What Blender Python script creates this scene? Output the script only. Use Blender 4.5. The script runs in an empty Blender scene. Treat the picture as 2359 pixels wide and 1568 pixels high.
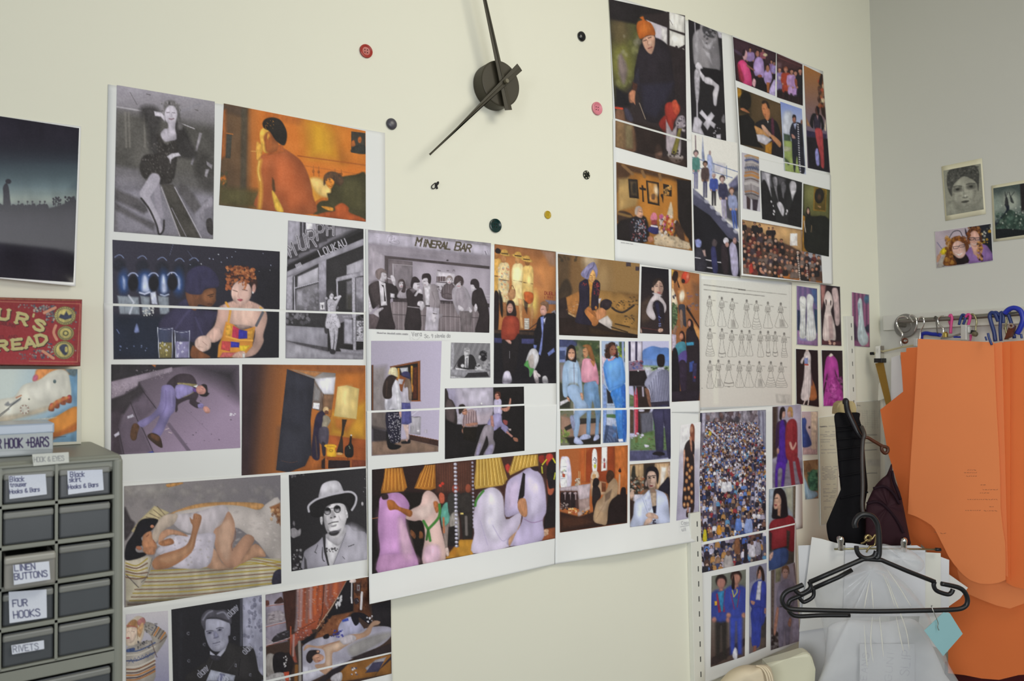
import bpy, bmesh, math, random
import numpy as np
from mathutils import Vector, Matrix

# ------------------------------------------------------------------ camera, world, lights
scn = bpy.context.scene
COL = scn.collection
W, H, F = 2359.0, 1568.0, 1807.0
YAW, PITCH, ROLL = math.radians(54.2), math.radians(2.0), math.radians(-0.97)
CAM = np.array([0.0, -1.24, 1.55])
XR = 2.235                                            # the right-hand wall
f0 = np.array([math.cos(YAW), math.sin(YAW), 0.0]); r0 = np.array([math.sin(YAW), -math.cos(YAW), 0.0]); z0 = np.array([0, 0, 1.0])
FWD = f0 * math.cos(PITCH) + z0 * math.sin(PITCH)
u0 = -f0 * math.sin(PITCH) + z0 * math.cos(PITCH)
RGT = r0 * math.cos(ROLL) + u0 * math.sin(ROLL)
UPV = u0 * math.cos(ROLL) - r0 * math.sin(ROLL)
cam_d = bpy.data.cameras.new('camera'); cam = bpy.data.objects.new('camera', cam_d); COL.objects.link(cam)
cam_d.sensor_width = 23.5; cam_d.lens = F * 23.5 / W; cam_d.clip_start = 0.02
M = Matrix.Identity(4)
for i in range(3):
    M[i][0], M[i][1], M[i][2], M[i][3] = RGT[i], UPV[i], -FWD[i], CAM[i]
cam.matrix_world = M
cam_d.dof.use_dof = True; cam_d.dof.focus_distance = 1.50; cam_d.dof.aperture_fstop = 5.0
scn.camera = cam
scn.view_settings.view_transform = 'Standard'; scn.view_settings.look = 'None'
scn.view_settings.gamma = 1.0; scn.view_settings.exposure = 0.0; scn.view_settings.use_curve_mapping = False

wd = bpy.data.worlds.new('room_light'); scn.world = wd; wd.use_nodes = True
bg = wd.node_tree.nodes['Background']; bg.inputs[0].default_value = (0.84, 0.94, 1.0, 1); bg.inputs[1].default_value = 0.30

def area(name, loc, target, sx, sy, power, color, spread=180):
    d = bpy.data.lights.new(name, 'AREA'); d.shape = 'RECTANGLE'; d.size = sx; d.size_y = sy
    d.energy = power; d.color = color; d.spread = math.radians(spread)
    o = bpy.data.objects.new(name, d); COL.objects.link(o); o.location = loc
    o.rotation_euler = (Vector(target) - Vector(loc)).to_track_quat('-Z', 'Y').to_euler()
    return o
area('ceiling_lamp_light', (1.25, -1.6, 2.6), (0.75, -0.1, 1.6), 0.8, 0.5, 9.0, (1.0, 0.95, 0.82), 150)
area('window_light', (0.30, -2.9, 1.8), (0.56, 0.0, 1.60), 1.5, 1.1, 9.4, (0.97, 0.98, 1.0), 100)
area('added_side_fill', (-1.5, -1.9, 1.8), (2.15, -0.45, 1.15), 0.9, 0.9, 4.0, (0.95, 0.98, 1.0), 50)  # added fill with no real source, brightens the right wall and hanging cards

# ------------------------------------------------------------------ placing by rays
def ray(px, py):
    px = np.asarray(px, float); py = np.asarray(py, float)
    return FWD + ((px - W / 2) / F)[..., None] * RGT - ((py - H / 2) / F)[..., None] * UPV
def aW(px, py, off=0.0):                             # on the main wall (array)
    r = ray(px, py); t = (-np.asarray(off, float) - CAM[1]) / r[..., 1]
    return CAM + t[..., None] * r
def aR(px, py, off=0.0):                             # on the right wall
    r = ray(px, py); t = (XR - np.asarray(off, float) - CAM[0]) / r[..., 0]
    return CAM + t[..., None] * r
def aD(px, py, z=2.0):                               # on an upright plane facing the room, z metres ahead
    r = ray(px, py); fl = FWD * np.array([1, 1, 0]); t = np.asarray(z, float) / (r @ fl)
    return CAM + t[..., None] * r
def PW(px, py, off=0.0): return Vector(aW(px, py, off))
def PR(px, py, off=0.0): return Vector(aR(px, py, off))
def PD(px, py, z=2.0): return Vector(aD(px, py, z))

# ------------------------------------------------------------------ materials
def lin(c):
    c = np.asarray(c, float); return np.where(c <= 0.04045, c / 12.92, ((c + 0.055) / 1.055) ** 2.4)
def hexc(h): return np.array([int(h[i:i + 2], 16) for i in (0, 2, 4)]) / 255.0
MATS = {}
def mat(name, col, rough=0.5, spec=0.4, metal=0.0, noise=0.0, nscale=40.0, bump=0.0, gain=1.0, **kw):
    if name in MATS: return MATS[name]
    m = bpy.data.materials.new(name); m.use_nodes = True; nt = m.node_tree; b = nt.nodes['Principled BSDF']
    c = lin(hexc(col)) * gain if isinstance(col, str) else np.array(col)
    b.inputs['Base Color'].default_value = (*c, 1); b.inputs['Roughness'].default_value = rough
    b.inputs['Specular IOR Level'].default_value = spec; b.inputs['Metallic'].default_value = metal
    for k, v in kw.items(): b.inputs[k.replace('_', ' ')].default_value = v
    tc = nt.nodes.new('ShaderNodeTexCoord'); nz = nt.nodes.new('ShaderNodeTexNoise'); nz.inputs['Scale'].default_value = nscale
    nz.inputs['Detail'].default_value = 4
    nt.links.new(tc.outputs['Object'], nz.inputs['Vector'])
    if noise:
        mx = nt.nodes.new('ShaderNodeMix'); mx.data_type = 'RGBA'
        nt.links.new(nz.outputs['Fac'], mx.inputs[0])
        mx.inputs[6].default_value = (*np.clip(c * (1 - noise), 0, 1), 1); mx.inputs[7].default_value = (*np.clip(c * (1 + noise), 0, 1), 1)
        nt.links.new(mx.outputs[2], b.inputs['Base Color'])
    if bump:
        bp = nt.nodes.new('ShaderNodeBump'); bp.inputs['Strength'].default_value = bump; bp.inputs['Distance'].default_value = 0.002
        nt.links.new(nz.outputs['Fac'], bp.inputs['Height']); nt.links.new(bp.outputs[0], b.inputs['Normal'])
    MATS[name] = m; return m
def print_mat(name, rough, spec, coat=0.0):
    m = bpy.data.materials.new(name); m.use_nodes = True; nt = m.node_tree; b = nt.nodes['Principled BSDF']
    a = nt.nodes.new('ShaderNodeAttribute'); a.attribute_name = 'Ink'
    nt.links.new(a.outputs['Color'], b.inputs['Base Color']); b.inputs['Roughness'].default_value = rough
    b.inputs['Specular IOR Level'].default_value = spec; b.inputs['Coat Weight'].default_value = coat; b.inputs['Coat Roughness'].default_value = 0.08
    return m
PRINT = print_mat('printed_ink', 0.6, 0.25); GLOSS = print_mat('glossy_photo_ink', 0.14, 0.22)
PAPER = mat('white_paper', (0.79, 0.80, 0.79), 0.7, 0.2, noise=0.02, nscale=12)
WALLM = mat('cream_wall_paint', (0.80, 0.79, 0.665), 0.6, 0.25, noise=0.025, nscale=3.5, bump=0.06)

# ------------------------------------------------------------------ object helpers
WL = {}
def tag(o, label=None, cat=None, group=None, kind=None):
    if label: o['label'] = label
    if cat: o['category'] = cat
    if group: o['group'] = group
    if kind: o['kind'] = kind
    return o
def place(o, wloc, parent):
    WL[o.name] = Vector(wloc)
    if parent: o.parent = parent; o.location = Vector(wloc) - WL[parent.name]
    else: o.location = wloc
    return o
def mk(name, verts, faces, m, parent=None, smooth=False, cols=None, origin=None):
    v = np.asarray(verts, float); c = v.mean(0) if origin is None else np.asarray(origin, float)
    me = bpy.data.meshes.new(name); v = v - c
    if isinstance(faces, np.ndarray):
        n = len(faces); me.vertices.add(len(v)); me.vertices.foreach_set('co', v.astype(np.float32).ravel())
        me.loops.add(n * 4); me.loops.foreach_set('vertex_index', faces.astype(np.int32).ravel())
        me.polygons.add(n); me.polygons.foreach_set('loop_start', np.arange(0, n * 4, 4, dtype=np.int32))
        me.polygons.foreach_set('loop_total', np.full(n, 4, dtype=np.int32)); me.update(calc_edges=True); me.validate()
    else:
        me.from_pydata(v.tolist(), [], faces); me.update()
    if smooth: me.shade_smooth()
    if cols is not None:
        at = me.color_attributes.new('Ink', 'FLOAT_COLOR', 'POINT')
        at.data.foreach_set('color', np.concatenate([cols, np.ones((len(cols), 1))], 1).astype(np.float32).ravel())
    me.materials.append(m)
    o = bpy.data.objects.new(name, me); COL.objects.link(o)
    return place(o, c, parent)
def empty(name, loc, label, cat, group=None):
    o = bpy.data.objects.new(name, None); o.empty_display_size = 0.05; COL.objects.link(o); place(o, Vector(loc), None)
    return tag(o, label, cat, group)
def bm_obj(name, bm, m, parent=None, smooth=False):
    bmesh.ops.recalc_face_normals(bm, faces=bm.faces[:])
    me = bpy.data.meshes.new(name); c = Vector((0, 0, 0))
    for v in bm.verts: c += v.co
    c /= max(1, len(bm.verts))
    for v in bm.verts: v.co -= c
    bm.to_mesh(me); bm.free()
    if smooth: me.shade_smooth()
    me.materials.append(m); o = bpy.data.objects.new(name, me); COL.objects.link(o)
    return place(o, c, parent)
def add_box(bm, x0, x1, y0, y1, z0, z1, bev=0.0, seg=2):
    g = bmesh.ops.create_cube(bm, size=1.0); vs = g['verts']
    for v in vs:
        v.co = Vector((x0 + (v.co.x + .5) * (x1 - x0), y0 + (v.co.y + .5) * (y1 - y0), z0 + (v.co.z + .5) * (z1 - z0)))
    if bev:
        es = list({e for v in vs for e in v.link_edges})
        bmesh.ops.bevel(bm, geom=es, offset=bev, segments=seg, profile=0.5, affect='EDGES')
def box(name, b, m, parent=None, bev=0.0, seg=2, smooth=False):
    bm = bmesh.new(); add_box(bm, *b, bev, seg); return bm_obj(name, bm, m, parent, smooth)
def catmull(pts, n=6, closed=False):
    P = np.asarray(pts, float); N = len(P); out = []
    rng = range(N) if closed else range(N - 1)
    for i in rng:
        if closed: a, b, c, d = P[i - 1], P[i], P[(i + 1) % N], P[(i + 2) % N]
        else: a, b, c, d = P[max(i - 1, 0)], P[i], P[i + 1], P[min(i + 2, N - 1)]
        for k in range(n):
            t = k / n
            out.append(.5 * (2 * b + (c - a) * t + (2 * a - 5 * b + 4 * c - d) * t * t + (3 * b - 3 * c + d - a) * t ** 3))
    if not closed: out.append(P[-1])
    return np.array(out)
def add_tube(bm, pts, r, seg=8, n=5, closed=False, curve=True):
    P = catmull([tuple(p) for p in pts], n, closed) if curve else np.array([tuple(p) for p in pts], float)
    rings = []; up = Vector((0.3, 0.2, 0.93)); N = len(P)
    for i in range(N):
        a = Vector(P[i - 1] if (i > 0 or closed) else P[i]); b = Vector(P[(i + 1) % N] if (i < N - 1 or closed) else P[i])
        t = (b - a)
        if t.length < 1e-9: t = Vector((0, 0, 1))
        t.normalize(); s = up - t * up.dot(t)
        if s.length < 1e-3: s = Vector((1, 0, 0)) - t * t.x
        s.normalize(); up = s; q = t.cross(s)
        rr = r(i / (N - 1)) if callable(r) else r
        rings.append([bm.verts.new(Vector(P[i]) + (s * math.cos(2 * math.pi * k / seg) + q * math.sin(2 * math.pi * k / seg)) * rr) for k in range(seg)])
    R = range(N) if closed else range(N - 1)
    for i in R:
        A, B = rings[i], rings[(i + 1) % N]
        for k in range(seg): bm.faces.new((A[k], A[(k + 1) % seg], B[(k + 1) % seg], B[k]))
    if not closed: bm.faces.new(rings[0][::-1]); bm.faces.new(rings[-1])
def tube(name, pts, r, m, parent=None, seg=8, n=5, closed=False, curve=True):
    bm = bmesh.new(); add_tube(bm, pts, r, seg, n, closed, curve); return bm_obj(name, bm, m, parent, True)
def add_lathe(bm, c, axis, prof, n=32):
    ax = Vector(axis).normalized(); s = ax.orthogonal().normalized(); q = ax.cross(s); rings = []
    for r, h in prof:
        if r < 1e-6: rings.append([bm.verts.new(Vector(c) + ax * h)])
        else: rings.append([bm.verts.new(Vector(c) + ax * h + (s * math.cos(2 * math.pi * k / n) + q * math.sin(2 * math.pi * k / n)) * r) for k in range(n)])
    for A, B in zip(rings, rings[1:]):
        for k in range(n):
            a, b, c2, d = A[k % len(A)], A[(k + 1) % len(A)], B[(k + 1) % len(B)], B[k % len(B)]
            f = []
            for v in (a, b, c2, d):
                if v not in f: f.append(v)
            if len(f) > 2: bm.faces.new(f)
def lathe(name, c, axis, prof, m, parent=None, n=32, smooth=False):
    bm = bmesh.new(); add_lathe(bm, c, axis, prof, n); o = bm_obj(name, bm, m, parent, False)
    if smooth: o.data.shade_smooth()
    return o
def slab(name, pts, thick, m, parent=None, bev=0.0, smooth=False):
    """a flat outline in 3-D given real thickness; thick is a vector from the front face to the back"""
    bm = bmesh.new(); th = Vector(thick)
    A = [bm.verts.new(p) for p in pts]; B = [bm.verts.new(Vector(p) + th) for p in pts]; n = len(A)
    ff = bm.faces.new(A); bm.faces.new(B[::-1])
    for i in range(n): bm.faces.new((A[i], B[i], B[(i + 1) % n], A[(i + 1) % n]))
    if bev: bmesh.ops.bevel(bm, geom=list(ff.edges), offset=bev, segments=2, profile=.5, affect='EDGES')
    return bm_obj(name, bm, m, parent, smooth)
def puff(name, px, fn, base, depth, m, parent=None, pleat=0.0, npl=9, back=0.0, rings=(1, .97, .88, .74, .55, .3, .1), ctr=None, dsign=1):
    """a stuffed shape: outline pixels px, fn(px,py,dist) gives the point, rings rise towards the middle; closed at the back"""
    P = catmull(np.array(px, float).reshape(-1, 2), 4, True); c = P.mean(0) if ctr is None else np.array(ctr, float); n = len(P); V = []; Fc = []
    for s in rings:
        Q = c + (P - c) * s; ang = np.arctan2(P[:, 1] - c[1], P[:, 0] - c[0])
        h = depth * math.sqrt(max(0, 1 - s * s)) + pleat * np.sin(ang * npl + 1.7 * np.sin(ang * 3)) * (0.25 + 0.75 * s) * (1 if s < 1 else 0.3)
        V.append(fn(Q[:, 0], Q[:, 1], base + dsign * h))
    k = len(rings); V.append(fn(c[:1], c[1:], np.array([base + dsign * depth])))
    V.append(fn(P[:, 0], P[:, 1], base - dsign * back)) ; V = np.concatenate(V)
    for j in range(k - 1):
        for i in range(n): Fc.append((j * n + i, j * n + (i + 1) % n, (j + 1) * n + (i + 1) % n, (j + 1) * n + i))
    for i in range(n): Fc.append(((k - 1) * n + i, (k - 1) * n + (i + 1) % n, k * n))
    o0 = k * n + 1
    for i in range(n): Fc.append((i, o0 + i, o0 + (i + 1) % n, (i + 1) % n))
    Fc.append(tuple(range(o0 + n - 1, o0 - 1, -1)))
    return mk(name, V, Fc, m, parent, True)

# ------------------------------------------------------------------ the ink: what is printed or written on paper
FONT = {k: v.replace(' ', '') for k, v in {
 'A': '00 26 40;12 32', 'B': '00 06 36 45 44 33 03;33 42 41 30 00', 'C': '45 36 16 05 01 10 30 41', 'D': '00 06 26 44 42 20 00',
 'E': '46 06 00 40;03 33', 'F': '46 06 00;03 33', 'G': '45 36 16 05 01 10 30 41 43 23', 'H': '00 06;40 46;03 43', 'I': '10 16',
 'K': '00 06;46 03 40', 'L': '06 00 40', 'M': '00 06 23 46 40', 'N': '00 06 40 46', 'O': '16 05 01 10 30 41 45 36 16',
 'P': '00 06 36 45 44 33 03', 'R': '00 06 36 45 44 33 03;23 40', 'S': '45 36 16 05 14 33 42 41 30 10 01', 'T': '06 46;26 20',
 'U': '06 01 10 30 41 46', 'V': '06 20 46', 'Y': '06 23 46;23 20', 'a': '34 14 03 01 10 30;34 30', 'b': '06 00 20 31 33 24 04',
 'c': '33 24 14 03 01 10 30', 'd': '36 30 10 01 03 14 34', 'e': '02 32 33 24 14 03 01 10 30', 'g': '34 14 03 12 32;34 30', 'h': '06 00;03 14 24 33 30',
 'i': '10 14;15 16', 'k': '06 00;34 02 30', 'l': '16 10', 'm': '00 04 14 23 20;23 34 44 40', 'n': '00 04;03 14 24 33 30',
 'o': '14 03 01 10 20 31 33 24 14', 'p': '00 04 24 33 32 01', 'r': '00 04;03 14 24', 's': '34 14 03 12 32 31 20 00', 't': '15 11 20 30;04 24',
 'u': '04 01 10 20 31;34 30', 'v': '04 20 34', 'w': '04 10 22 30 44', 'y': '04 12;34 00', 'x': '04 30;34 00', '&': '40 04 15 26 35 02 01 10 20 42',
 '+': '03 43;21 25', "'": '26 24', '.': '10 11', ':': '11 12;14 15', '1': '15 26 20', '9': '33 13 04 05 16 26 35 33 20', '8': '13 04 05 16 26 35 34 23 13 02 01 10 20 31 32 23',
 '0': '16 05 01 10 30 41 45 36 16', '4': '30 36 02 42', '7': '06 46 20', '3': '06 36 24 33 31 20 00'}.items()}
SERIF = {k: v.replace(' ', '') for k, v in {'U': '06 01 10 30 41 46;05 05;76 16', 'R': '00 06 36 45 44 33 03;23 40', 'S': FONT['S'], 'E': FONT['E'], 'A': FONT['A'], 'D': FONT['D']}.items()}
TBL = np.random.RandomState(7).rand(64, 64)
def vnoise(x, y, s, seed=0):
    u, v = x / s + seed * 7.31, y / s + seed * 3.77; i, j = np.floor(u).astype(int), np.floor(v).astype(int); a, b = u - i, v - j
    a = a * a * (3 - 2 * a); b = b * b * (3 - 2 * b)
    t = lambda p, q: TBL[p % 64, q % 64]
    return (t(i, j) * (1 - a) + t(i + 1, j) * a) * (1 - b) + (t(i, j + 1) * (1 - a) + t(i + 1, j + 1) * a) * b
class Ink:
    def __init__(s, X, Y): s.X, s.Y = X.ravel(), Y.ravel(); s.C = np.ones((s.X.size, 3)); s.T(0, 0, 1); s.rs = random.Random(5); s.sd = 0
    def T(s, ox, oy, k): s.o = np.array([ox, oy]); s.k = k; return s
    def q(s, pts): return np.array(pts, float).reshape(-1, 2) / s.k + s.o
    def put(s, idx, al, col, x, y, d=None):
        if '>' in col or '|' in col:
            ver = '>' in col; a, b = col.split('>' if ver else '|'); w = y if ver else x
            lo, hi = w.min(), w.max(); t = ((w - lo) / max(hi - lo, 1e-6))[:, None]; c = hexc(a) * (1 - t) + hexc(b) * t
        else: c = hexc(col)
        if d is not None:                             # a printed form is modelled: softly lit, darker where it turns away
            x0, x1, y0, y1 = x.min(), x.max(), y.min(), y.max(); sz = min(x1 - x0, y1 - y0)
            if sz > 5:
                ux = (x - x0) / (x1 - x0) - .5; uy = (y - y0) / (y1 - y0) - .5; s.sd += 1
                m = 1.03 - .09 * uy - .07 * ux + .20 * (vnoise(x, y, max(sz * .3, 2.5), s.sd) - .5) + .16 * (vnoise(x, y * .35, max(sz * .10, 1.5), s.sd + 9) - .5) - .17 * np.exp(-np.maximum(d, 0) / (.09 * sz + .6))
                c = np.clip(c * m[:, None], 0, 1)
        s.C[idx] = s.C[idx] * (1 - al[:, None]) + c * al[:, None]
    def sub(s, lo, hi, m):
        idx = np.nonzero((s.X > lo[0] - m) & (s.X < hi[0] + m) & (s.Y > lo[1] - m) & (s.Y < hi[1] + m))[0]
        return idx, s.X[idx], s.Y[idx]
    def f(s, col): s.put(slice(None), np.ones(s.X.size), col, s.X, s.Y); return s
    def g(s, c1, c2, x0, y0, x1, y1, a=1.0):
        A, B = s.q([x0, y0, x1, y1]); d = B - A; t = np.clip(((s.X - A[0]) * d[0] + (s.Y - A[1]) * d[1]) / (d @ d), 0, 1)[:, None]
        s.C = s.C * (1 - a) + (hexc(c1) * (1 - t) + hexc(c2) * t) * a; return s
    def P(s, col, Q, fe, a):
        fe = max(fe * 1.3 / s.k, 1.0); idx, x, y = s.sub(Q.min(0), Q.max(0), fe)
        if not len(idx): return s
        ins = np.zeros(len(idx), bool); d2 = np.full(len(idx), 1e9)
        for (ax, ay), (bx, by) in zip(Q, np.roll(Q, -1, 0)):
            ex, ey = bx - ax, by - ay
            if ey != 0:
                c = (ay > y) != (by > y); ins ^= c & (x < ex * (y - ay) / ey + ax)
            L = ex * ex + ey * ey
            if L < 1e-9: continue
            t = np.clip(((x - ax) * ex + (y - ay) * ey) / L, 0, 1); d2 = np.minimum(d2, (x - ax - t * ex) ** 2 + (y - ay - t * ey) ** 2)
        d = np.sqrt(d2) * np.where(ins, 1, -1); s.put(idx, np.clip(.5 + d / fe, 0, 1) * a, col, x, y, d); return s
    def p(s, col, pts, fe=4, a=1.0): return s.P(col, s.q(pts), fe, a)
    def b(s, col, pts, fe=5, a=1.0): return s.P(col, catmull(s.q(pts), 4, True), fe, a)
    def r(s, col, x0, y0, x1, y1, fe=4, a=1.0): return s.p(col, (x0, y0, x1, y0, x1, y1, x0, y1), fe, a)
    def e(s, col, cx, cy, rx, ry, ang=0, fe=5, a=1.0):
        c = s.q([cx, cy])[0]; rx, ry = rx / s.k, ry / s.k; fe = max(fe / s.k, .9); R = max(rx, ry)
        idx, x, y = s.sub(c - R, c + R, fe)
        if not len(idx): return s
        t = math.radians(ang); u = (x - c[0]) * math.cos(t) + (y - c[1]) * math.sin(t); v = -(x - c[0]) * math.sin(t) + (y - c[1]) * math.cos(t)
        rr = np.sqrt((u / rx) ** 2 + (v / ry) ** 2); d = (1 - rr) * min(rx, ry)
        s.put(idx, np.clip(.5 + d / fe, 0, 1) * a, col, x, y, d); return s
    def l(s, col, w, pts, fe=3, a=1.0, cv=False):
        Q = s.q(pts); Q = catmull(Q, 5) if cv and len(Q) > 2 else Q; w = w / s.k / 2; fe = max(fe / s.k, .9)
        idx, x, y = s.sub(Q.min(0), Q.max(0), w + fe)
        if not len(idx): return s
        d2 = np.full(len(idx), 1e9)
        for (ax, ay), (bx, by) in zip(Q, Q[1:]):
            ex, ey = bx - ax, by - ay; L = max(ex * ex + ey * ey, 1e-9)
            t = np.clip(((x - ax) * ex + (y - ay) * ey) / L, 0, 1); d2 = np.minimum(d2, (x - ax - t * ex) ** 2 + (y - ay - t * ey) ** 2)
        s.put(idx, np.clip(.5 + (w - np.sqrt(d2)) / fe, 0, 1) * a, col, x, y); return s
    def n(s, amp, sc, seed=0, tint=(1, 1, 1)):
        s.C = np.clip(s.C + (.6 * amp * (vnoise(s.X, s.Y, sc / s.k, seed) - .5))[:, None] * np.array(tint), 0, 1); return s
    def sc(s, cols, n, x0, y0, x1, y1, r0, r1, asp=1.0, a=1.0, fe=3):
        for _ in range(n):
            r = s.rs.uniform(r0, r1); s.e(s.rs.choice(cols), s.rs.uniform(x0, x1), s.rs.uniform(y0, y1), r, r * asp, s.rs.uniform(-25, 25), fe, a)
        return s
    def tx(s, t, x, y, h, col, w, ang=0, asp=.62, sp=1.35, a=1.0, sl=0.0):
        ca, sa = math.cos(math.radians(ang)), math.sin(math.radians(ang)); cx = 0.0
        for ch in t:
            if ch == ' ': cx += h * asp * .8; continue
            sm = ch.islower(); wd = 0
            for st in FONT.get(ch, '').split(';'):
                pts = []
                for i in range(0, len(st) - 1, 2):
                    gx, gy = int(st[i]) / 4, int(st[i + 1]) / 6; wd = max(wd, gx)
                    u, v = cx + gx * h * asp + sl * gy * h, -gy * h; pts += [x + u * ca - v * sa, y + u * sa + v * ca]
                if len(pts) >= 4: s.l(col, w, pts, 2, a)
            cx += h * asp * (wd * .95 + .38 * sp)
        return s
    def head(s, x, y, r, skin, hair, ang=0, feat=True, hy=0.0, beard=None):
        """a head seen from the front: hair cap, face, eyes at half height, nose, mouth"""
        t = math.radians(ang); R = lambda u, v: (x + r * (u * math.cos(t) - v * math.sin(t)), y + r * (u * math.sin(t) + v * math.cos(t)))
        if hair: s.e(hair, *R(0, -.18), r * 1.0, r * 1.12, ang, r * .25)
        s.e(skin, *R(0, .16), r * .74, r * 1.0, ang, r * .25)
        if hair: s.b(hair, [*R(-.85, -.1), *R(-.6, -.95), *R(0, -1.25), *R(.6, -.95), *R(.85, -.1), *R(.55, -.52 + hy), *R(0, -.62 + hy), *R(-.55, -.5 + hy)], r * .25)
        if feat:
            for sg in (-1, 1):
                s.l('3a2a28', r * .1, [*R(sg * .18, -.18), *R(sg * .48, -.2)], r * .15, .7); s.e('2c2224', *R(sg * .32, 0), r * .14, r * .08, ang, r * .12, .85)
            s.l('5a3a30', r * .1, [*R(.05, .05), *R(.1, .42), *R(-.08, .45)], r * .18, .45); s.l('8a3038', r * .14, [*R(-.25, .7), *R(0, .74), *R(.25, .69)], r * .18, .75)
        return s
    def fig(s, x, y0, y1, hair, skin, top, bot, w=1.0, skirt=False, feat=False, lean=0.0, legs=None):
        """a small standing person between y0 (crown) and y1 (soles)"""
        h = y1 - y0; u = h / 7.6; X = lambda a, b: x + a * u * w + lean * (b - y0)
        Y = lambda k: y0 + k * u
        P = lambda *ab: [c for a, b in zip(ab[::2], ab[1::2]) for c in (X(a, Y(b)), Y(b))]
        if skirt: s.b(bot, P(-.62, 3.3, .62, 3.3, .95, 5.6, -.95, 5.6), u * .2); s.p(legs or skin, P(-.45, 5.5, -.05, 5.5, -.12, 7.4, -.4, 7.4), u * .15); s.p(legs or skin, P(.05, 5.5, .45, 5.5, .42, 7.4, .12, 7.4), u * .15)
        else: s.p(bot, P(-.7, 3.5, .7, 3.5, .62, 7.3, .15, 7.3, 0, 4.4, -.15, 7.3, -.62, 7.3), u * .2)
        s.b(top, P(-.35, 1.2, .35, 1.2, 1.0, 1.6, .85, 3.8, -.85, 3.8, -1.0, 1.6), u * .2)
        for g in (-1, 1): s.l(top, u * .42, P(g * .9, 1.65, g * 1.1, 2.8, g * .85, 3.7), u * .2); s.e(skin, X(g * .82, Y(3.85)), Y(3.85), u * .2, u * .24, 0, u * .15)
        s.p(skin, P(-.2, .8, .2, .8, .25, 1.35, -.25, 1.35), u * .15)
        return s.head(X(0, Y(.5)), Y(.52), u * .5, skin, hair, 0, feat)

GAIN = 1.14                                           # what a paper-white patch in the room's light shows, undone
def grid(quad, step):
    q = np.array(quad, float).reshape(4, 2); wpx = max(np.hypot(*(q[1] - q[0])), np.hypot(*(q[2] - q[3]))); hpx = max(np.hypot(*(q[3] - q[0])), np.hypot(*(q[2] - q[1])))
    nu, nv = max(2, int(wpx / step) + 1), max(2, int(hpx / step) + 1)
    u, v = np.meshgrid(np.linspace(0, 1, nu), np.linspace(0, 1, nv))
    XY = (q[0] * ((1 - u) * (1 - v))[..., None] + q[1] * (u * (1 - v))[..., None] + q[2] * (u * v)[..., None] + q[3] * ((1 - u) * v)[..., None])
    i = np.arange(nu * nv).reshape(nv, nu)
    return XY[..., 0], XY[..., 1], np.stack([i[:-1, :-1], i[1:, :-1], i[1:, 1:], i[:-1, 1:]], -1).reshape(-1, 4)
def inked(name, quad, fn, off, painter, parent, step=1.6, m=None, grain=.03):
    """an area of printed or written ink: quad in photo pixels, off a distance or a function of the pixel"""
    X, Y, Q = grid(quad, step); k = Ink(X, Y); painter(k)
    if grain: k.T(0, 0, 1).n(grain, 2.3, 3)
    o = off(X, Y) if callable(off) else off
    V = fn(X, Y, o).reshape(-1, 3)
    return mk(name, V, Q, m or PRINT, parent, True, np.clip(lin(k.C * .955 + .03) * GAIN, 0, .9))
class Sheet:
    """a sheet of paper on the main wall; bottom curl given as [(px, metres), ...]"""
    def __init__(s, label, quad, off, curl=None, L=130, step=14, cat='collage sheet', group=None, name='collage_sheet', m=None, fn=aW, side=None):
        s.q = np.array(quad, float).reshape(4, 2); s.off0 = off; s.curl = curl; s.L = L; s.fn = fn; s.side = side; step = 5 if curl or side else step
        X, Y, Q = grid(quad, step); V = fn(X, Y, s.off(X, Y)).reshape(-1, 3)
        s.o = mk(name, V, Q, m or PAPER, None, True)
        md = s.o.modifiers.new('paper_thickness', 'SOLIDIFY'); md.thickness = 0.0004; md.offset = 1.0 if False else -1.0
        tag(s.o, label, cat, group)
    def off(s, X, Y):
        o = np.full(np.shape(X), s.off0, float)
        if s.curl:
            cx, ca = zip(*s.curl); a = np.interp(X, cx, ca); (bx, by), (ax, ay) = s.q[2], s.q[3]
            yb = ay + (by - ay) * (X - ax) / (bx - ax); t = np.clip((Y - (yb - s.L)) / s.L, 0, 1.2); o = o + a * t * t
        if s.side:                                    # a lifted left or right edge: (edge px, width px, metres)
            ex, wd, am = s.side; t = np.clip(1 - np.abs(X - ex) / wd, 0, 1); o = o + am * t * t
        return o
    def pic(s, quad, painter, T, label=None, step=1.6, name='photo_print', m=None, lift=0.0005):
        ox, oy, k = T; q = np.array(quad, float).reshape(4, 2) / k + np.array([ox, oy])
        o = inked(name, q, s.fn, lambda X, Y: s.off(X, Y) + lift, lambda c: painter(c.T(ox, oy, k)), s.o, step, m)
        if label: o['label'] = label
        return o
# ------------------------------------------------------------------ what the prints show (coordinates of each print's own frame)
A1,A2,A3,A4,A5,A6,A7,A8 = (0,160,3.136),(480,220,4.611),(230,490,4.355),(640,490,4.355),(0,640,3.733),(0,1000,2.76),(230,820,5.406),(540,820,5.406)
B1,B2,B3,B4,B5,B6,B7,B8 = (270,1080,4.9),(650,1060,5.6),(280,1340,6.876),(590,1320,6.322),(840,520,5.807),(1120,540,4.356),(840,770,5.227),(840,1030,4.238)
C1,C2,C3,C4,C5,C6,C7,C8 = (1275,575,6.74),(1275,770,5.226),(1275,1000,5.057),(1390,0,3.919),(1390,300,4.479),(1670,70,5.6),(1690,330,4.752),(1600,630,5.06)
D1,D2,D4,D6,E3 = (1800,640,4.9),(1590,920,3.826),(2000,340,4.9),(1830,880,3.92),(1560,1230,4.6375)

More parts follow.
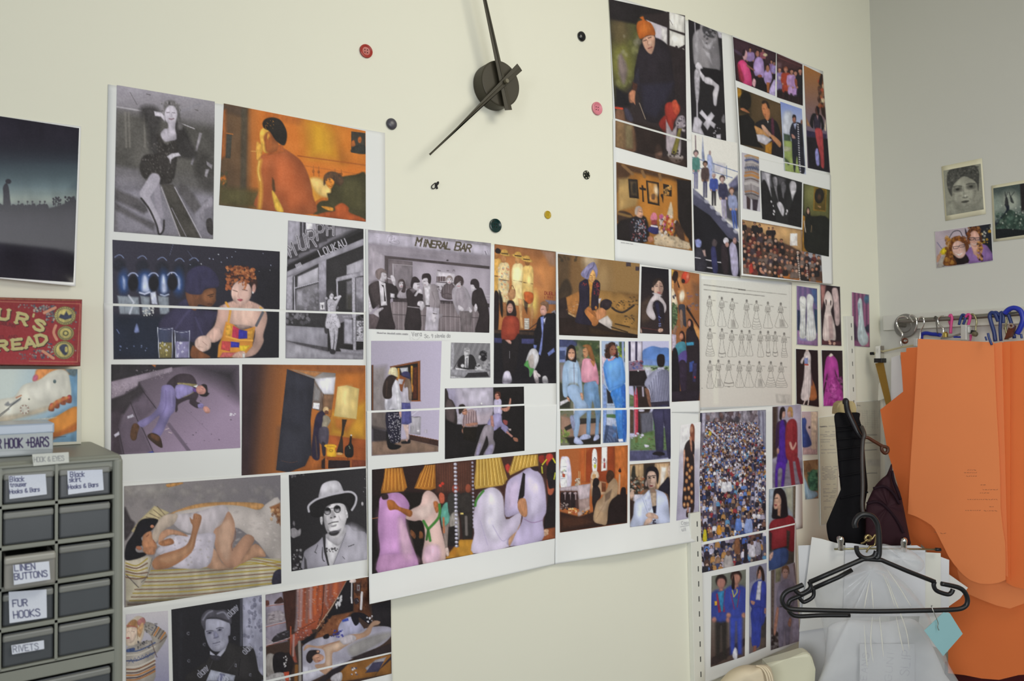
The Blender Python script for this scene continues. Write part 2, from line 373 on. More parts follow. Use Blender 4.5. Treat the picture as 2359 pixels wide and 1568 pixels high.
def p_lace(c):
    c.g('a29ca8','5b5858',1100,150,1100,560).g('5b5858','7c7886',1000,700,1000,1150,.0)
    c.p('565350',(830,290,1560,420,1560,760,825,740),60).p('827e8a',(820,780,1560,900,1560,1240,820,1190),60).p('77737c',(820,690,1000,720,1100,860,820,870),30,.7)
    c.l('b5b0b8',10,(840,268,1020,297)).l('6e6a70',5,(940,165,990,255)).l('8a8690',20,(1310,300,1440,250),15).l('a8a3aa',7,(1310,390,1405,428)).l('5a5658',6,(1060,178,1085,184)).l('5a5658',6,(1410,290,1430,296))
    for x in (905,930,1040): c.l('8a857f',12,(x,310,x + 8,560),12,.6)
    c.p('9a949c',(1440,455,1462,460,1425,590,1408,588),6).p('8f8a94',(1395,620,1412,630,1392,690,1376,684),6)
    c.p('4a4648',(830,860,1000,930,1090,1010,1040,1040,830,940),20,.8).p('4a4648',(830,960,1000,1060,1130,1110,1110,1160,830,1010),20,.7)
    c.p('46423e',(1165,830,1250,830,1450,1220,1300,1210),10).l('9a959c',9,(1165,850,1300,1205)).l('a6a1ab',7,(1262,850,1455,1215)).l('8b8690',5,(1240,1000,1345,1205))
    c.p('575355',(1300,800,1400,900,1455,990,1400,1040,1290,890),16,.8)
    c.b('2f2c2d',(1010,285,1110,265,1165,330,1150,440,1165,640,1085,590,1070,440),34,.85).b('2b2829',(1260,380,1330,420,1400,560,1420,640,1320,640,1250,590),24,.9)
    c.b('33302f',(1430,590,1500,620,1535,700,1525,860,1450,840,1410,720),44,.75).b('8d8894',(1530,920,1535,980,1480,1030,1475,1100,1440,1050,1470,960),8).b('332f30',(1490,1090,1530,1080,1540,1190,1500,1170),6)
    c.p('8f8a92',(1490,660,1535,690,1530,720,1495,690),6).p('8f8a92',(1485,720,1512,720,1495,780,1478,770),6)
    c.b('2f2b2a',(1130,460,1200,540,1270,500,1280,640,1250,800,1180,830,1060,800,1010,720,1040,620,1140,600),10)
    c.sc(['77716e','8f8a88','5a5552'],120,1030,520,1250,800,2,6,1.4,.35)
    c.b('c2bbc9',(1160,470,1185,430,1215,420,1210,350,1270,350,1265,420,1275,500,1230,515,1190,520),7)
    c.b('6e6a6c',(1180,300,1190,235,1245,222,1290,260,1300,330,1320,420,1285,430,1280,330,1230,270,1200,300,1195,370,1172,350),12)
    c.sc(['a39ea4','4b4748'],40,1165,235,1310,330,3,8,1.6,.6)
    c.e('cdc6d4',1234,325,46,66,4,8).l('6f6470',6,(1205,312,1222,310),4).l('6f6470',6,(1246,312,1264,314),4).l('7a5f6c',8,(1222,356,1240,360,1256,354),5).l('a298a8',5,(1238,318,1242,338,1234,340),5)
    c.p('d5cedc',(1112,300,1165,310,1195,340,1190,375,1160,340,1120,335),6).p('cbc5d1',(1205,628,1240,606,1290,600,1306,622,1262,632,1238,650,1232,680,1224,650),6)
    c.l('948e9c',44,(1130,810,1140,930,1160,1050),12,1,True).l('aaa4b2',84,(1115,790,1080,850,1050,895),12,1,True).l('aaa4b2',52,(1046,895,1085,990,1135,1090),10,1,True).l('aaa4b2',34,(1125,1070,1150,1130,1158,1165),10,1,True).l('c0bac8',16,(1085,830,1045,890,1080,985,1120,1070),22,.6,True).l('2b2829',13,(1020,930,1080,1010,1130,1120,1150,1190,1180,1160,1185,1090),7,1,True)
    c.n(.10,9,2).n(.08,60,4)

def p_amber(c):
    c.f('b96426').g('6a4a35','cf7226',160,600,620,560).p('56422f',(110,80,420,120,430,1260,100,1160),70,.85)
    c.p('4b3b30',(120,80,400,110,380,230,150,170),40,.8).p('a85a26',(130,140,190,150,190,640,130,680),30,.8).p('3f3c33',(350,130,420,130,400,1000,340,1000),20,.7)
    c.p('d08a20',(1000,250,1400,330,1420,700,1060,640),160,.95).p('cf9a22',(1080,262,1250,290,1330,640,1090,640),110,.8).p('c57122',(1350,300,1680,370,1680,740,1420,700),90,.7)
    c.p('b05d22',(620,160,1000,230,960,300,600,230),60,.8).p('3f3c35',(195,405,250,415,235,665,182,665),6).l('ba6b2c',8,(190,398,262,410)).b('c8702a',(125,860,175,850,190,920,130,950),16,.9).sc(['4a4a30','3b3d2c'],12,120,770,200,960,8,18,1.5,.6)
    c.p('4b4728',(110,960,540,1010,530,1200,110,1160),60,.85)
    c.l('a2561d',13,(950,640,1670,740),7).l('b96526',12,(1020,745,1560,830,1670,850),7)
    for x in (1115,1172,1345,1412): c.l('a05a22',9,(x,745 + (x - 1100) * .14,x + 4,850 + (x - 1100) * .14),5).e('9a5520',x,805 + (x - 1115) * .1,13,17,0,6)
    c.p('dd9a35',(1040,860,1240,890,1180,1190,1100,1180),40,.9)
    c.b('f0c878',(1080,890,1180,880,1300,980,1300,1060,1240,1085,1140,1020),26).b('b86222',(1110,1150,1200,1090,1260,1100,1180,1160,1115,1240),12)
    c.b('3f3a22',(1310,960,1360,880,1560,840,1680,850,1690,1350,1200,1270,1110,1250,1180,1130,1270,1110,1260,1040,1300,1030),14)
    c.b('4a4629',(1400,950,1600,900,1650,1200,1450,1180),60,.7).b('a84d22',(1345,1180,1420,1140,1490,1190,1500,1240,1640,1300,1660,1340,1180,1280,1230,1240,1340,1225),12).b('d08a30',(1200,1175,1320,1190,1320,1225,1260,1215),8)
    c.b('4c3626',(1225,950,1230,850,1300,805,1390,830,1440,900,1400,960,1330,920,1290,880,1250,930),12).b('d3812c',(1245,900,1290,875,1338,910,1320,970,1290,985,1255,950),8).l('5a3018',6,(1278,915,1312,920),5,.8).l('7a3a20',6,(1282,958,1304,965),5).l('5a3018',5,(1300,925,1298,945),4,.6)
    c.sc(['3a2a20','6a4020'],18,1230,820,1400,900,6,12,1.3,.6)
    c.l('d49a50',8,(458,590,512,594),5)
    # seated figure seen from behind,in a rust jumper
    c.b('a0522a',(540,660,620,610,700,590,790,560,880,610,980,690,1040,790,1080,900,1110,1060,1115,1260,520,1200,540,1000,520,800),12)
    c.b('b65a2e',(700,640,900,660,1010,860,1060,1180,780,1200,690,900),70,.7).p('3a2c18',(678,870,700,900,712,1010,690,1040,676,960),12,.8).b('e0b040',(676,1010,720,1060,800,1230,720,1220,690,1120),12)
    c.l('e8b840',34,(552,690,536,800,556,940,556,1060,544,1190),40,.75,True).l('f4d878',12,(540,700,528,800,548,900),14,.7,True)
    c.p('b05a28',(630,560,780,520,820,600,700,620,600,640),14).b('e3ae48',(545,400,580,345,640,350,660,500,640,600,590,600,560,520),9)
    c.b('9a5428',(590,430,660,380,740,500,720,590,620,600,600,520),16).b('dca040',(512,500,545,505,575,560,560,640,520,690,508,640),9).b('1f1a17',(575,290,610,245,690,232,770,265,825,360,835,450,805,530,730,490,690,440,650,380,590,345),9)
    c.sc(['c8822a','8a5a28'],16,585,260,700,360,2,6,1.2,.8).e('c47a32',640,430,17,40,8,6).l('e8b850',5,(630,400,634,460),4)
    c.p('35302a',(1518,380,1670,398,1668,622,1516,605),5).e('b5622a',1608,470,20,34,5,7).b('a55a28',(1520,490,1550,475,1560,530,1520,540),8).b('2a2a26',(1530,560,1600,520,1668,540,1668,620,1520,600),10)
    c.n(.05,12,1).n(.06,90,5)

def p_booth(c):
    c.f('2b2836').g('353342','1e1c26',130,270,1700,900).p('1b2233',(130,1020,700,1040,700,1470,130,1470),60,.9).p('1b1a20',(900,950,1180,950,1180,1460,900,1460),40)
    for x,y in ((195,435),(425,445),(625,460),(800,470),(945,465)): c.l('93a6d8',7,(x - 45,y + 10,x - 10,y - 12,x + 20,y - 8,x + 44,y + 18),8,.8,True).e('20222e',x,y + 90,60,60,0,40)
    for x,w in ((240,34),(455,60),(640,40),(790,34)): c.e('2b4a86',x,700,w * 1.6,120,0,50,.9).b('c3cdee',(x - w * .4,640,x + w * .3,640,x + w * .8,780,x - w * .5,790) if w > 36 else (x - 8,640,x + 14,680,x + 10,760,x - 4,740),26)
    for x,y in ((335,625),(540,625),(730,620)): c.e('15151d',x,y + 80,52,80,0,20).l('aeb9e0',12,(x - 50,y + 5,x - 20,y - 20,x + 20,y - 18,x + 45,y + 8),9,.9,True)
    c.l('c3c9e4',16,(400,800,450,815,500,795),10).l('a9b3cf',14,(610,820,650,832,690,818),10)
    for x0,x1 in ((175,390),(405,500),(580,690)): c.p('8e97a3',(x0,830,x1,845,x1 + 10,1020,x0 + 25,1015),12,.9)
    c.l('d8dcec',16,(290,830,340,900,300,1010),14,.8).p('cfd4ec',(505,800,560,790,580,920,520,915),12).sc(['c4c4c0','8a8a90','d8d8d8'],40,430,950,540,1030,4,10,1,.8)
    c.sc(['b8c0e0','dfe2f0'],16,700,380,1750,620,3,7,1,.8).l('7681a8',4,(737,310,700,430),4,.6).l('7681a8',4,(880,380,930,450),4,.5)
    c.b('8d9ad2',(370,1110,395,1180,385,1200,345,1195),10,.8).l('6f7fb4',7,(170,1170,195,1210),5).sc(['6c7aa8','93a0c8'],10,200,1330,500,1390,4,8,1,.7)
    # man in a dark knitted cap
    c.b('34304a',(620,1060,740,960,860,860,960,960,1130,980,1180,1010,1130,1140,1060,1240,930,1300,760,1200,600,1160),14).l('4a4668',20,(760,1160,860,1020,900,980),18,.7).l('454164',16,(960,1050,1030,1220),16,.7)
    c.b('6b4430',(860,800,930,780,1000,800,1060,770,1130,750,1168,770,1160,850,1165,880,1130,930,1080,940,990,920,960,980,900,940),9).b('8b5a3c',(1030,810,1120,770,1160,850,1110,900,1040,880),24,.8).l('2a1a16',9,(1085,830,1140,815),6).l('2a1a16',7,(1100,843,1135,835),6).l('3a2018',8,(1085,915,1125,915),7).e('7a4c34',965,825,34,42,-10,8)
    c.b('322f4c',(860,700,880,600,960,540,1060,535,1150,590,1195,680,1180,745,1060,760,1010,820,870,800),10).n(.0,5)
    # woman with auburn curls and a patchwork dress
    c.p('17161c',(1560,560,1810,560,1800,1450,1560,1450),50,.6).b('c6a094',(1200,940,1380,870,1500,880,1640,950,1680,1060,1640,1220,1640,1300,1560,1420,1420,1450,1440,1380,1530,1330,1540,1150,1300,1130,1230,1250,1130,1300,1060,1250,1150,1130,1180,1010),10)
    c.b('dcb9aa',(1330,960,1560,960,1560,1120,1420,1180,1330,1110),50,.7)
    c.p('d38a35',(1265,1090,1340,1120,1420,1180,1560,1140,1530,1340,1430,1450,1180,1450,1190,1330,1230,1230),8)
    c.p('b3314e',(1335,1130,1410,1170,1390,1270,1325,1250),5).p('33309a',(1395,1170,1480,1185,1480,1260,1390,1265),5).p('c9913a',(1480,1190,1550,1150,1530,1270,1480,1260),5).p('d8a03a',(1270,1120,1330,1130,1310,1240,1262,1220),5)
    c.p('c8494a',(1225,1285,1315,1290,1305,1390,1215,1370),5).p('33309a',(1315,1290,1400,1300,1400,1350,1312,1350),5).p('d6b32f',(1400,1330,1510,1330,1450,1390,1400,1380),5).p('b85a5a',(1230,1400,1400,1400,1300,1450,1200,1450),5).l('e3a648',16,(1270,1240,1400,1275,1530,1280),8).l('d69a40',22,(1265,900,1310,980,1290,1100),8).l('55555e',26,(1640,990,1570,1130),8).l('d0a038',16,(1610,950,1650,985),6)
    c.b('d2aca0',(1060,1250,1130,1160,1200,1150,1230,1230,1150,1300),9).b('e0beb2',(955,1290,1000,1240,1080,1235,1115,1290,1105,1360,1030,1395,965,1360),9).l('a07870',6,(1030,1290,1075,1330),6,.7).l('a07870',5,(985,1340,1030,1350),6,.6)
    c.b('7a4a2e',(930,1330,1000,1380,1110,1450,920,1455),10).b('c9a294',(1370,1400,1450,1390,1460,1450,1330,1450),8).r('c8c8c8',1430,1410,1455,1452)
    c.b('3a2320',(1300,700,1290,640,1340,560,1440,530,1540,590,1580,680,1570,760,1520,760,1500,700,1400,660),12).e('d8b3a8',1420,800,102,122,5,10).e('c99a90',1545,760,20,46,8,8)
    c.sc(['b0663c','8a4a2c','5a2e20','c07a4a'],110,1270,540,1560,700,10,20,.9,.8).sc(['a85c38','7a4028'],16,1270,690,1330,780,8,14,1.4,.9).sc(['b0663c'],8,1390,670,1480,760,6,11,1.8,.8)
    c.l('4a2c28',7,(1335,775,1380,790),6,.8).l('4a2c28',7,(1430,770,1480,780),6,.8).l('b5837a',9,(1390,800,1385,840,1400,850),9,.6).b('a8505a',(1378,870,1410,862,1436,872,1410,888),6).e('e8e8f0',1535,800,6,10,0,4)
    # tumblers
    for x,w,y0,lq,lc in ((655,150,1150,1300,'8a7a3a'),(825,150,1180,1290,'9a93c0')):
        c.p('5a5f80',(x - w / 2,y0,x + w / 2,y0,x + w / 2 - 6,1450,x - w / 2 + 14,1450),6,.45).p(lc,(x - w / 2 + 10,lq,x + w / 2 - 4,lq,x + w / 2 - 8,1455,x - w / 2 + 14,1455),8,.75)
        c.l('c8cce0',6,(x - w / 2,y0,x - w / 2 + 14,1450),4).l('b0b4cc',6,(x + w / 2,y0,x + w / 2 - 6,1450),4).l('c8cce0',4,(x - w / 2,y0 + 8,x,y0 + 20,x + w / 2,y0 + 8),4,.9,True).sc(['e0dff0','c6b870' if lq > 1295 else 'd6d4ee'],14,x - 50,lq,x + 50,1440,4,10,1.6,.7)
    c.n(.05,7,1)

def p_shop(c):
    c.f('8a8793').g('a9a5b2','76727c',300,80,300,500).p('9b97a5',(100,70,230,90,220,260,100,320),8).p('dcd9e2',(280,95,350,105,345,190,290,230),6).p('37343a',(222,90,280,96,278,220,222,250),6).l('8b8793',10,(250,92,250,240))
    c.p('2c2a2e',(400,110,860,160,860,260,100,540,90,440,300,330),8).p('8f8b97',(560,130,780,160,640,230,540,260),40,.9).p('77737e',(100,470,500,260,620,230,400,370,95,520),14,.9)
    for ch,x,y,h,a in (('M',130,440,130,-22),('U',228,375,150,-14),('R',310,345,170,-8),('P',398,275,160,-5),('H',495,225,140,-2)):
        c.p('3c393f',(x - 6,y - h * .9,x + h * .55,y - h,x + h * .6,y + 10,x + 10,y + 26),10,.8).tx(ch,x,y,h,'b3afbb',22,a,.45).tx(ch,x,y,h,'4a474d',8,a,.45)
    c.p('211f22',(90,540,400,395,860,175,860,262,400,460,90,600),6).p('a9a5b3',(90,590,400,450,860,258,860,318,490,470,90,640),6)
    c.tx('IIIIIII',190,560,40,'b5b1be',7,-25,.3).tx('LOUKAU',430,440,70,'bdb9c6',9,-24,.5)
    c.p('2a282b',(485,470,860,325,860,1010,485,990),6).p('9c98a6',(408,500,485,470,485,990,410,990),8).p('5c5961',(410,800,485,800,485,990,410,990),40,.7)
    c.p('9f9ba8',(90,650,150,625,145,980,85,975),8).p('39373b',(150,640,408,510,408,985,150,975),6).p('bdb9c6',(200,640,405,545,405,690,195,745),8).p('77747c',(185,770,405,705,408,985,180,975),10).p('a5a1ae',(190,790,255,770,250,930,190,930),20,.8).sc(['5e5b62','908c98'],40,260,740,400,970,8,22,1.3,.5)
    c.l('b0acba',10,(165,640,170,975)).l('b0acba',10,(170,755,405,690)).p('aca8b5',(690,530,860,460,860,600,690,620),8).p('a5a1ae',(590,650,860,580,860,630,590,690),6).p('6d6a72',(690,690,745,670,745,970,690,960),16,.9).p('35332f',(690,820,745,820,745,970,690,970),30,.9).p('aaa6b3',(742,640,775,640,785,1380,750,1380),5).p('928e9a',(780,650,860,640,860,1000,785,990),8).p('55525a',(785,850,860,900,860,1000,785,1000),30,.8).l('b0acba',14,(592,670,600,860))
    c.p('2f2d30',(85,1000,500,1010,500,1160,85,1130),8).sc(['7d7a83','504d54'],30,90,1010,320,1110,10,20,1.2,.7).p('8d8a96',(80,1130,495,1155,500,1350,80,1285),6).l('a29eab',5,(300,1145,300,1320),4,.6).p('47444a',(80,1280,500,1350,500,1390,200,1320),8).p('97949f',(80,1295,500,1400,860,1430,860,1470,80,1460),14)
    c.p('232123',(500,1160,860,1010,860,1370,620,1390,500,1390),8).p('9c99a6',(665,1060,750,1070,755,1320,665,1310),12).p('a29fab',(755,1010,785,1010,785,1380,755,1380),5).p('adaab5',(790,1080,860,1080,860,1280,790,1280),5).sc(['3b393d','6a676f'],60,795,1030,858,1270,4,12,.8,.8).l('aaa7b3',8,(790,1285,860,1285)).p('8f8b97',(640,1030,740,1030,740,1055,650,1055),4).p('8a8792',(620,1360,860,1390,860,1420,640,1400),8)
    c.p('d9d6de',(422,900,468,896,470,970,424,972),4).p('55525a',(438,925,458,922,452,960,442,958),4).b('3a373b',(470,1060,500,1050,500,1200,468,1190),8)
    c.b('c3bfcc',(498,880,540,860,580,880,615,830,632,840,600,910,585,960,585,1010,610,1060,622,1150,485,1155,490,1040,500,980),6).sc(['7b7884','95929d'],70,495,900,615,1150,3,7,1,.7).l('c9c5d1',22,(575,855,625,838),6)
    c.b('aeaab6',(515,1155,560,1155,565,1260,550,1370,535,1370,525,1260),6).b('aaa6b2',(565,1155,605,1155,595,1280,575,1390,558,1380,570,1270),6).b('2a282c',(520,1370,560,1370,580,1390,570,1415,530,1412),6).e('cac6d1',537,835,24,34,5,6).b('39363a',(505,830,510,790,545,778,565,800,560,820,540,805,520,830,515,850),6).l('55505a',4,(528,832,550,832),3,.7).e('aaa6b2',488,858,14,14)
    c.n(.07,6,1)

def p_pavement(c):
    c.f('84758c').g('4a424a','9a86a0',300,120,1100,1100).p('1f1c20',(1100,100,1740,110,1740,520,1500,330),200,.9).p('2b272c',(140,100,1200,100,700,180,140,310),16)
    c.p('9a8c9c',(140,320,900,135,905,190,740,240,480,320,470,370,320,440,310,480,140,530),8).sc(['7a6d7c','b5a7b4'],90,150,330,460,500,4,9,1,.5).sc(['b5a7b4','857888'],60,450,170,900,300,3,8,1,.5)
    c.p('2f2a2e',(140,540,300,480,470,380,490,330,560,440,480,560,380,600,300,720,140,700),24,.9).p('3a3038',(140,680,300,640,240,900,290,1230,140,1230),40,.9).p('5b4f5e',(390,560,560,430,700,640,500,830),40,.7).p('5a4e5c',(240,900,400,640,520,880,660,1200,290,1220),50,.6)
    for a in ((380,570,470,800,540,920,670,1205),(540,440,700,650),(230,900,300,1220)): c.l('2d272e',9,a,8)
    c.l('6b5d70',44,(860,850,1110,1180),14).l('6d6072',5,(1000,620,1150,740,1350,930),6,.5).sc(['4a404c','5a4e5c'],26,900,300,1720,1100,4,12,.8,.6)
    for q in ((340,750,410,720,428,755,345,780),(175,980,238,935,248,975,190,1012)): c.p('c6c0d2',q,6)
    c.sc(['d8d2de'],9,1625,700,1690,745,5,14,.5).l('c9b8bc',8,(815,915,860,898)).l('c9b8bc',8,(855,945,895,958)).p('3f4aa0',(595,1200,660,1180,675,1210),8).p('b06a3a',(640,105,700,105,690,140),8)
    # reclining man,dark jacket,lilac trousers
    c.b('3a3038',(830,350,960,230,1120,225,1190,290,1210,370,1230,480,1200,560,1250,590,1220,650,1120,590,1110,540,980,600,970,670,940,690,940,500,930,400),9).b('8d8158',(980,330,1200,350,1180,375,1000,370),8).b('8d8158',(1030,510,1140,440,1170,450,1080,500),8)
    c.b('8c82b6',(935,400,990,350,1150,380,1170,440,1060,500,960,530),9).p('e4e4e6',(1160,375,1220,355,1210,395),6).p('6a4a92',(1155,400,1205,400,1205,450,1160,440),5)
    c.b('8379ab',(780,370,880,360,930,420,945,560,930,680,880,740,830,850,750,995,650,950,700,860,740,740,600,850,520,885,475,820,640,730,740,600,760,450),8).l('6a6092',10,(820,430,820,620,760,740),12,.7,True).l('9a90c0',16,(890,420,900,620),20,.6)
    c.b('5a3e2c',(400,870,440,835,490,870,470,960,450,1040,400,1045,378,980),7).b('3a2a22',(590,1000,650,955,745,1000,780,1110,765,1142,680,1090),7).b('6a4630',(640,965,740,1000,730,1060,650,1020),12,.8)
    c.b('8379ab',(1220,600,1280,590,1295,640,1230,645),6).b('c08a80',(1285,640,1330,625,1372,670,1360,710,1310,700),7).b('231e22',(1260,360,1330,360,1345,450,1365,465,1320,505,1240,480),9).b('c28a80',(1210,380,1270,365,1320,420,1300,470,1230,470,1200,430),8).l('7a4a48',6,(1265,400,1290,412),5,.8).l('8a4a50',6,(1240,460,1265,455),5,.8)
    c.n(.05,5,1)

def p_lamp(c):
    c.f('a8602a').g('33252a','b0662c',100,700,700,760).p('2c2026',(95,100,330,100,250,800,200,1480,90,1480),160,.95).p('7a4526',(500,100,1640,110,1640,240,640,160),60,.7).l('7a4a2a',4,(585,200,560,700),4,.6).p('b86a2a',(1260,200,1640,200,1640,700,1260,500),50,.7)
    c.p('c8912e',(1200,700,1640,560,1640,1040,1190,980),70,.95).p('a8602a',(1230,760,1510,780,1400,960,1260,900),50,.8).p('8a8484',(700,165,1262,212,1200,740,960,640,1000,290),6)
    c.p('b8743c',(720,170,1100,200,1000,260),14,.8).p('dcdae6',(1000,280,1260,260,1240,470,1110,470,1060,400),16).p('6e5a50',(1000,310,1100,460,1110,700,960,650),10).p('8d8d92',(985,330,1080,430,1060,560,980,560),30,.8).p('7a5a44',(1110,475,1240,480,1200,740,1090,700),8).l('4a3428',7,(1108,470,1095,680)).p('e2e0ea',(985,580,1062,585,1055,665,975,650),6)
    c.p('2c2c36',(655,160,1000,285,950,800,960,1240,880,1370,680,1450,518,1420),6).p('35353f',(560,900,940,900,940,1240,860,1360,540,1400),90,.6).l('6a4438',5,(580,1300,700,1325,780,1310),5,.7,True).p('9a5628',(940,1240,1140,1250,1100,1400,700,1440,880,1370),12)
    # two dressed figures reflected in the glass
    c.b('2a2438',(1010,760,1060,690,1120,690,1130,780,1100,880,1060,1000,1060,1280,960,1240,980,950),12).e('d0b084',1140,668,36,40,20,8).e('6a4434',1145,700,26,24).b('a0622e',(1180,660,1215,690,1200,760,1170,740),8).b('8f8574',(1110,740,1160,740,1200,800,1160,880,1150,920,1090,900,1100,800),9).b('4a4452',(1060,900,1170,900,1160,1100,1060,1080),10).b('2c2630',(1085,1080,1130,1090,1135,1230,1100,1230),8).l('4a3a34',14,(1010,1000,1030,1260),12)
    c.p('9a4e26',(1180,985,1640,1040,1640,1380,1450,1390,1440,1230,1170,1180),10).l('7a3a1e',4,(1190,1090,1640,1160),5,.7).l('7a3a1e',4,(1480,1250,1640,1260),5,.7)
    c.p('dcc07a',(1285,380,1400,362,1555,405,1520,785,1240,745),7).p('e6cf90',(1330,385,1450,375,1420,760,1300,745),60,.7).p('2e241e',(1340,785,1402,790,1370,900,1358,980,1345,1000,1352,1060,1355,1210,1270,1195,1310,1060,1330,980,1340,900),6).e('c89a60',1310,1215,40,16)
    c.b('1b191a',(1440,1000,1462,1000,1460,1080,1480,1130,1475,1250,1385,1250,1375,1140,1425,1090),6).e('d0d0cc',1455,985,10,10).l('8a9a80',7,(1428,1120,1440,1150),5)
    c.b('dca52c',(1118,1120,1150,1098,1250,1100,1275,1130,1255,1150,1268,1245,1160,1250,1150,1150),6).l('a87a20',8,(1150,1125,1250,1130),5).e('b88a26',1205,1175,26,20).e('dca52c',1205,1175,16,12)
    c.p('8f4820',(1150,1250,1440,1265,1450,1300,1140,1290),6).p('241a1c',(1170,1295,1440,1300,1440,1395,1165,1400),6).p('a0562a',(1130,1285,1160,1280,1158,1402,1128,1402),5).p('a0562a',(1445,1290,1462,1290,1462,1390,1440,1392),5).p('281c1c',(1085,1300,1130,1260,1128,1405,1085,1400),8).p('6a3424',(1460,1290,1640,1300,1640,1380,1460,1390),14,.8)
    c.n(.04,6,1)

def p_sleep(c):
    c.f('8c8482').g('8d8688','6f6a70',400,150,1700,450).p('95908c',(80,200,700,150,600,300,90,330),100,.7).sc(['9a9490','7f7a7e'],60,100,180,1800,420,20,60,.8,.35,40).b('b8864e',(560,170,720,150,740,165,640,195,570,205),6)
    c.b('3a3438',(80,430,150,560,200,620,130,760,80,780),20).p('c8b890',(160,700,250,580,420,415,590,490,480,580,280,620,190,720),8)
    for i in range(7): c.l('6a5848',9,(200 + i * 42,660 - i * 40,330 + i * 36,560 - i * 12 + 40),7,.8)
    c.b('b98a58',(600,500,880,400,1200,372,1640,390,1560,470,1200,440,700,500),9).b('c9bfbc',(640,500,900,440,1200,405,1420,420,1600,460,1700,380,1840,360,1850,1000,1720,1000,1600,840,1460,730,1330,660,1100,700,900,560),9)
    c.p('8a5a3a',(1720,430,1840,380,1845,640,1790,540),14).sc(['c8a078','6a4028'],14,1740,440,1840,600,8,18,1.2,.7).sc(['b4a9a8','d6cdcb'],50,1330,460,1820,940,12,34,.5,.4,14)
    # bed cover: striped ticking
    c.p('b4ac98',(90,1020,400,1150,700,1130,1300,1120,1500,1000,1850,1010,1860,1290,1200,1420,100,1560),6)
    for i in range(11):
        y = 1120 + i * 42; c.l(['a89038','7a5c48'][i % 2],14,(300 + i * -20,y + 30,700,y + 14,1200,y - 26 if i < 6 else y - 30,1860,y - 70 + i * -4),7,.9,True)
    for i in range(3): c.l(['a89038','8a6a48'][i % 2],13,(1320 + i * 20,1120 - i * 34,1500,1050 - i * 26,1850,1060 - i * 36 + 60),7,.8,True)
    c.p('332c2e',(100,1490,1000,1440,110,1560),30,.6).b('2d2a38',(1760,1190,1800,1140,1855,1140,1855,1290,1750,1300),8).b('c2b8a8',(90,1030,350,980,400,1060,330,1240,240,1330,100,1190),9)
    for i in range(6): c.l(['a89038','6a4a3a'][i % 2],15,(100,1060 + i * 32,220,1090 + i * 30,340,1010 + i * 52 if i < 4 else 1220),7,.9,True)
    c.l('3a3238',7,(105,1195,240,1335),5).l('4a4248',6,(395,1010,340,1200,270,1280),6,.8,True)
    # two sleepers in white cotton nightshirts under a sheet
    c.b('c9c0c8',(600,520,860,490,1190,405,1260,490,1180,620,1090,760,880,740,720,690,620,600),9).b('c6b4a6',(400,720,450,600,540,520,680,510,640,620,540,680,480,780,430,830,390,780),9)
    c.b('b88c74',(1090,700,1180,620,1250,480,1310,560,1330,680,1300,900,1450,740,1550,800,1430,990,1380,1080,1260,1120,1180,1040,1110,900),9).b('c8a590',(1130,700,1240,560,1300,640,1290,900,1240,1040,1160,940),50,.8).l('7a5448',9,(1335,680,1330,780,1290,850,1300,920),9,.8,True)
    c.b('b89078',(1030,900,1100,900,1180,1050,1250,1120,1010,1110),9).b('b48a70',(1420,1000,1560,840,1680,980,1540,1000,1400,1070),9).b('c6bfce',(440,930,640,760,880,740,1090,720,1095,850,1010,1105,640,1110,600,1010),10).sc(['b5aebd','d6d0dc','a89f96'],90,620,780,1060,1090,6,16,.8,.4,8).b('d0cad6',(430,990,460,910,640,780,620,740,440,850,560,900),8,.7)
    c.b('b88260',(400,1040,480,970,700,900,800,830,850,660,830,600,820,545,850,570,862,510,885,500,905,505,950,530,945,600,900,740,840,940,620,1100,450,1135,400,1100),8).b('c89a78',(470,1010,700,930,820,850,860,740,830,920,600,1060),26,.7)
    for x in (872,898,922): c.l('6a4438',4,(x,512,x - 4,560),4,.6)
    c.b('c29276',(480,740,560,680,700,700,800,760,640,740,560,760,470,850),8)
    c.b('16141a',(100,860,180,730,240,600,330,555,460,570,430,640,390,690,330,730,270,780,300,850,210,890,230,940,330,940,310,980,200,1020,90,1020),9).b('b8805e',(300,740,380,700,400,790,440,840,440,900,330,920,280,860,285,800),9).b('b07a5a',(290,900,420,880,420,960,330,960),12).e('a86a50',245,890,34,22,20,7).e('b57a60',395,648,22,18).l('5a2a26',7,(330,762,356,740),5,.8).l('8a4438',8,(410,800,420,830),6,.7).b('a87250',(470,830,600,780,640,840,520,870),9)
    c.n(.05,6,1)

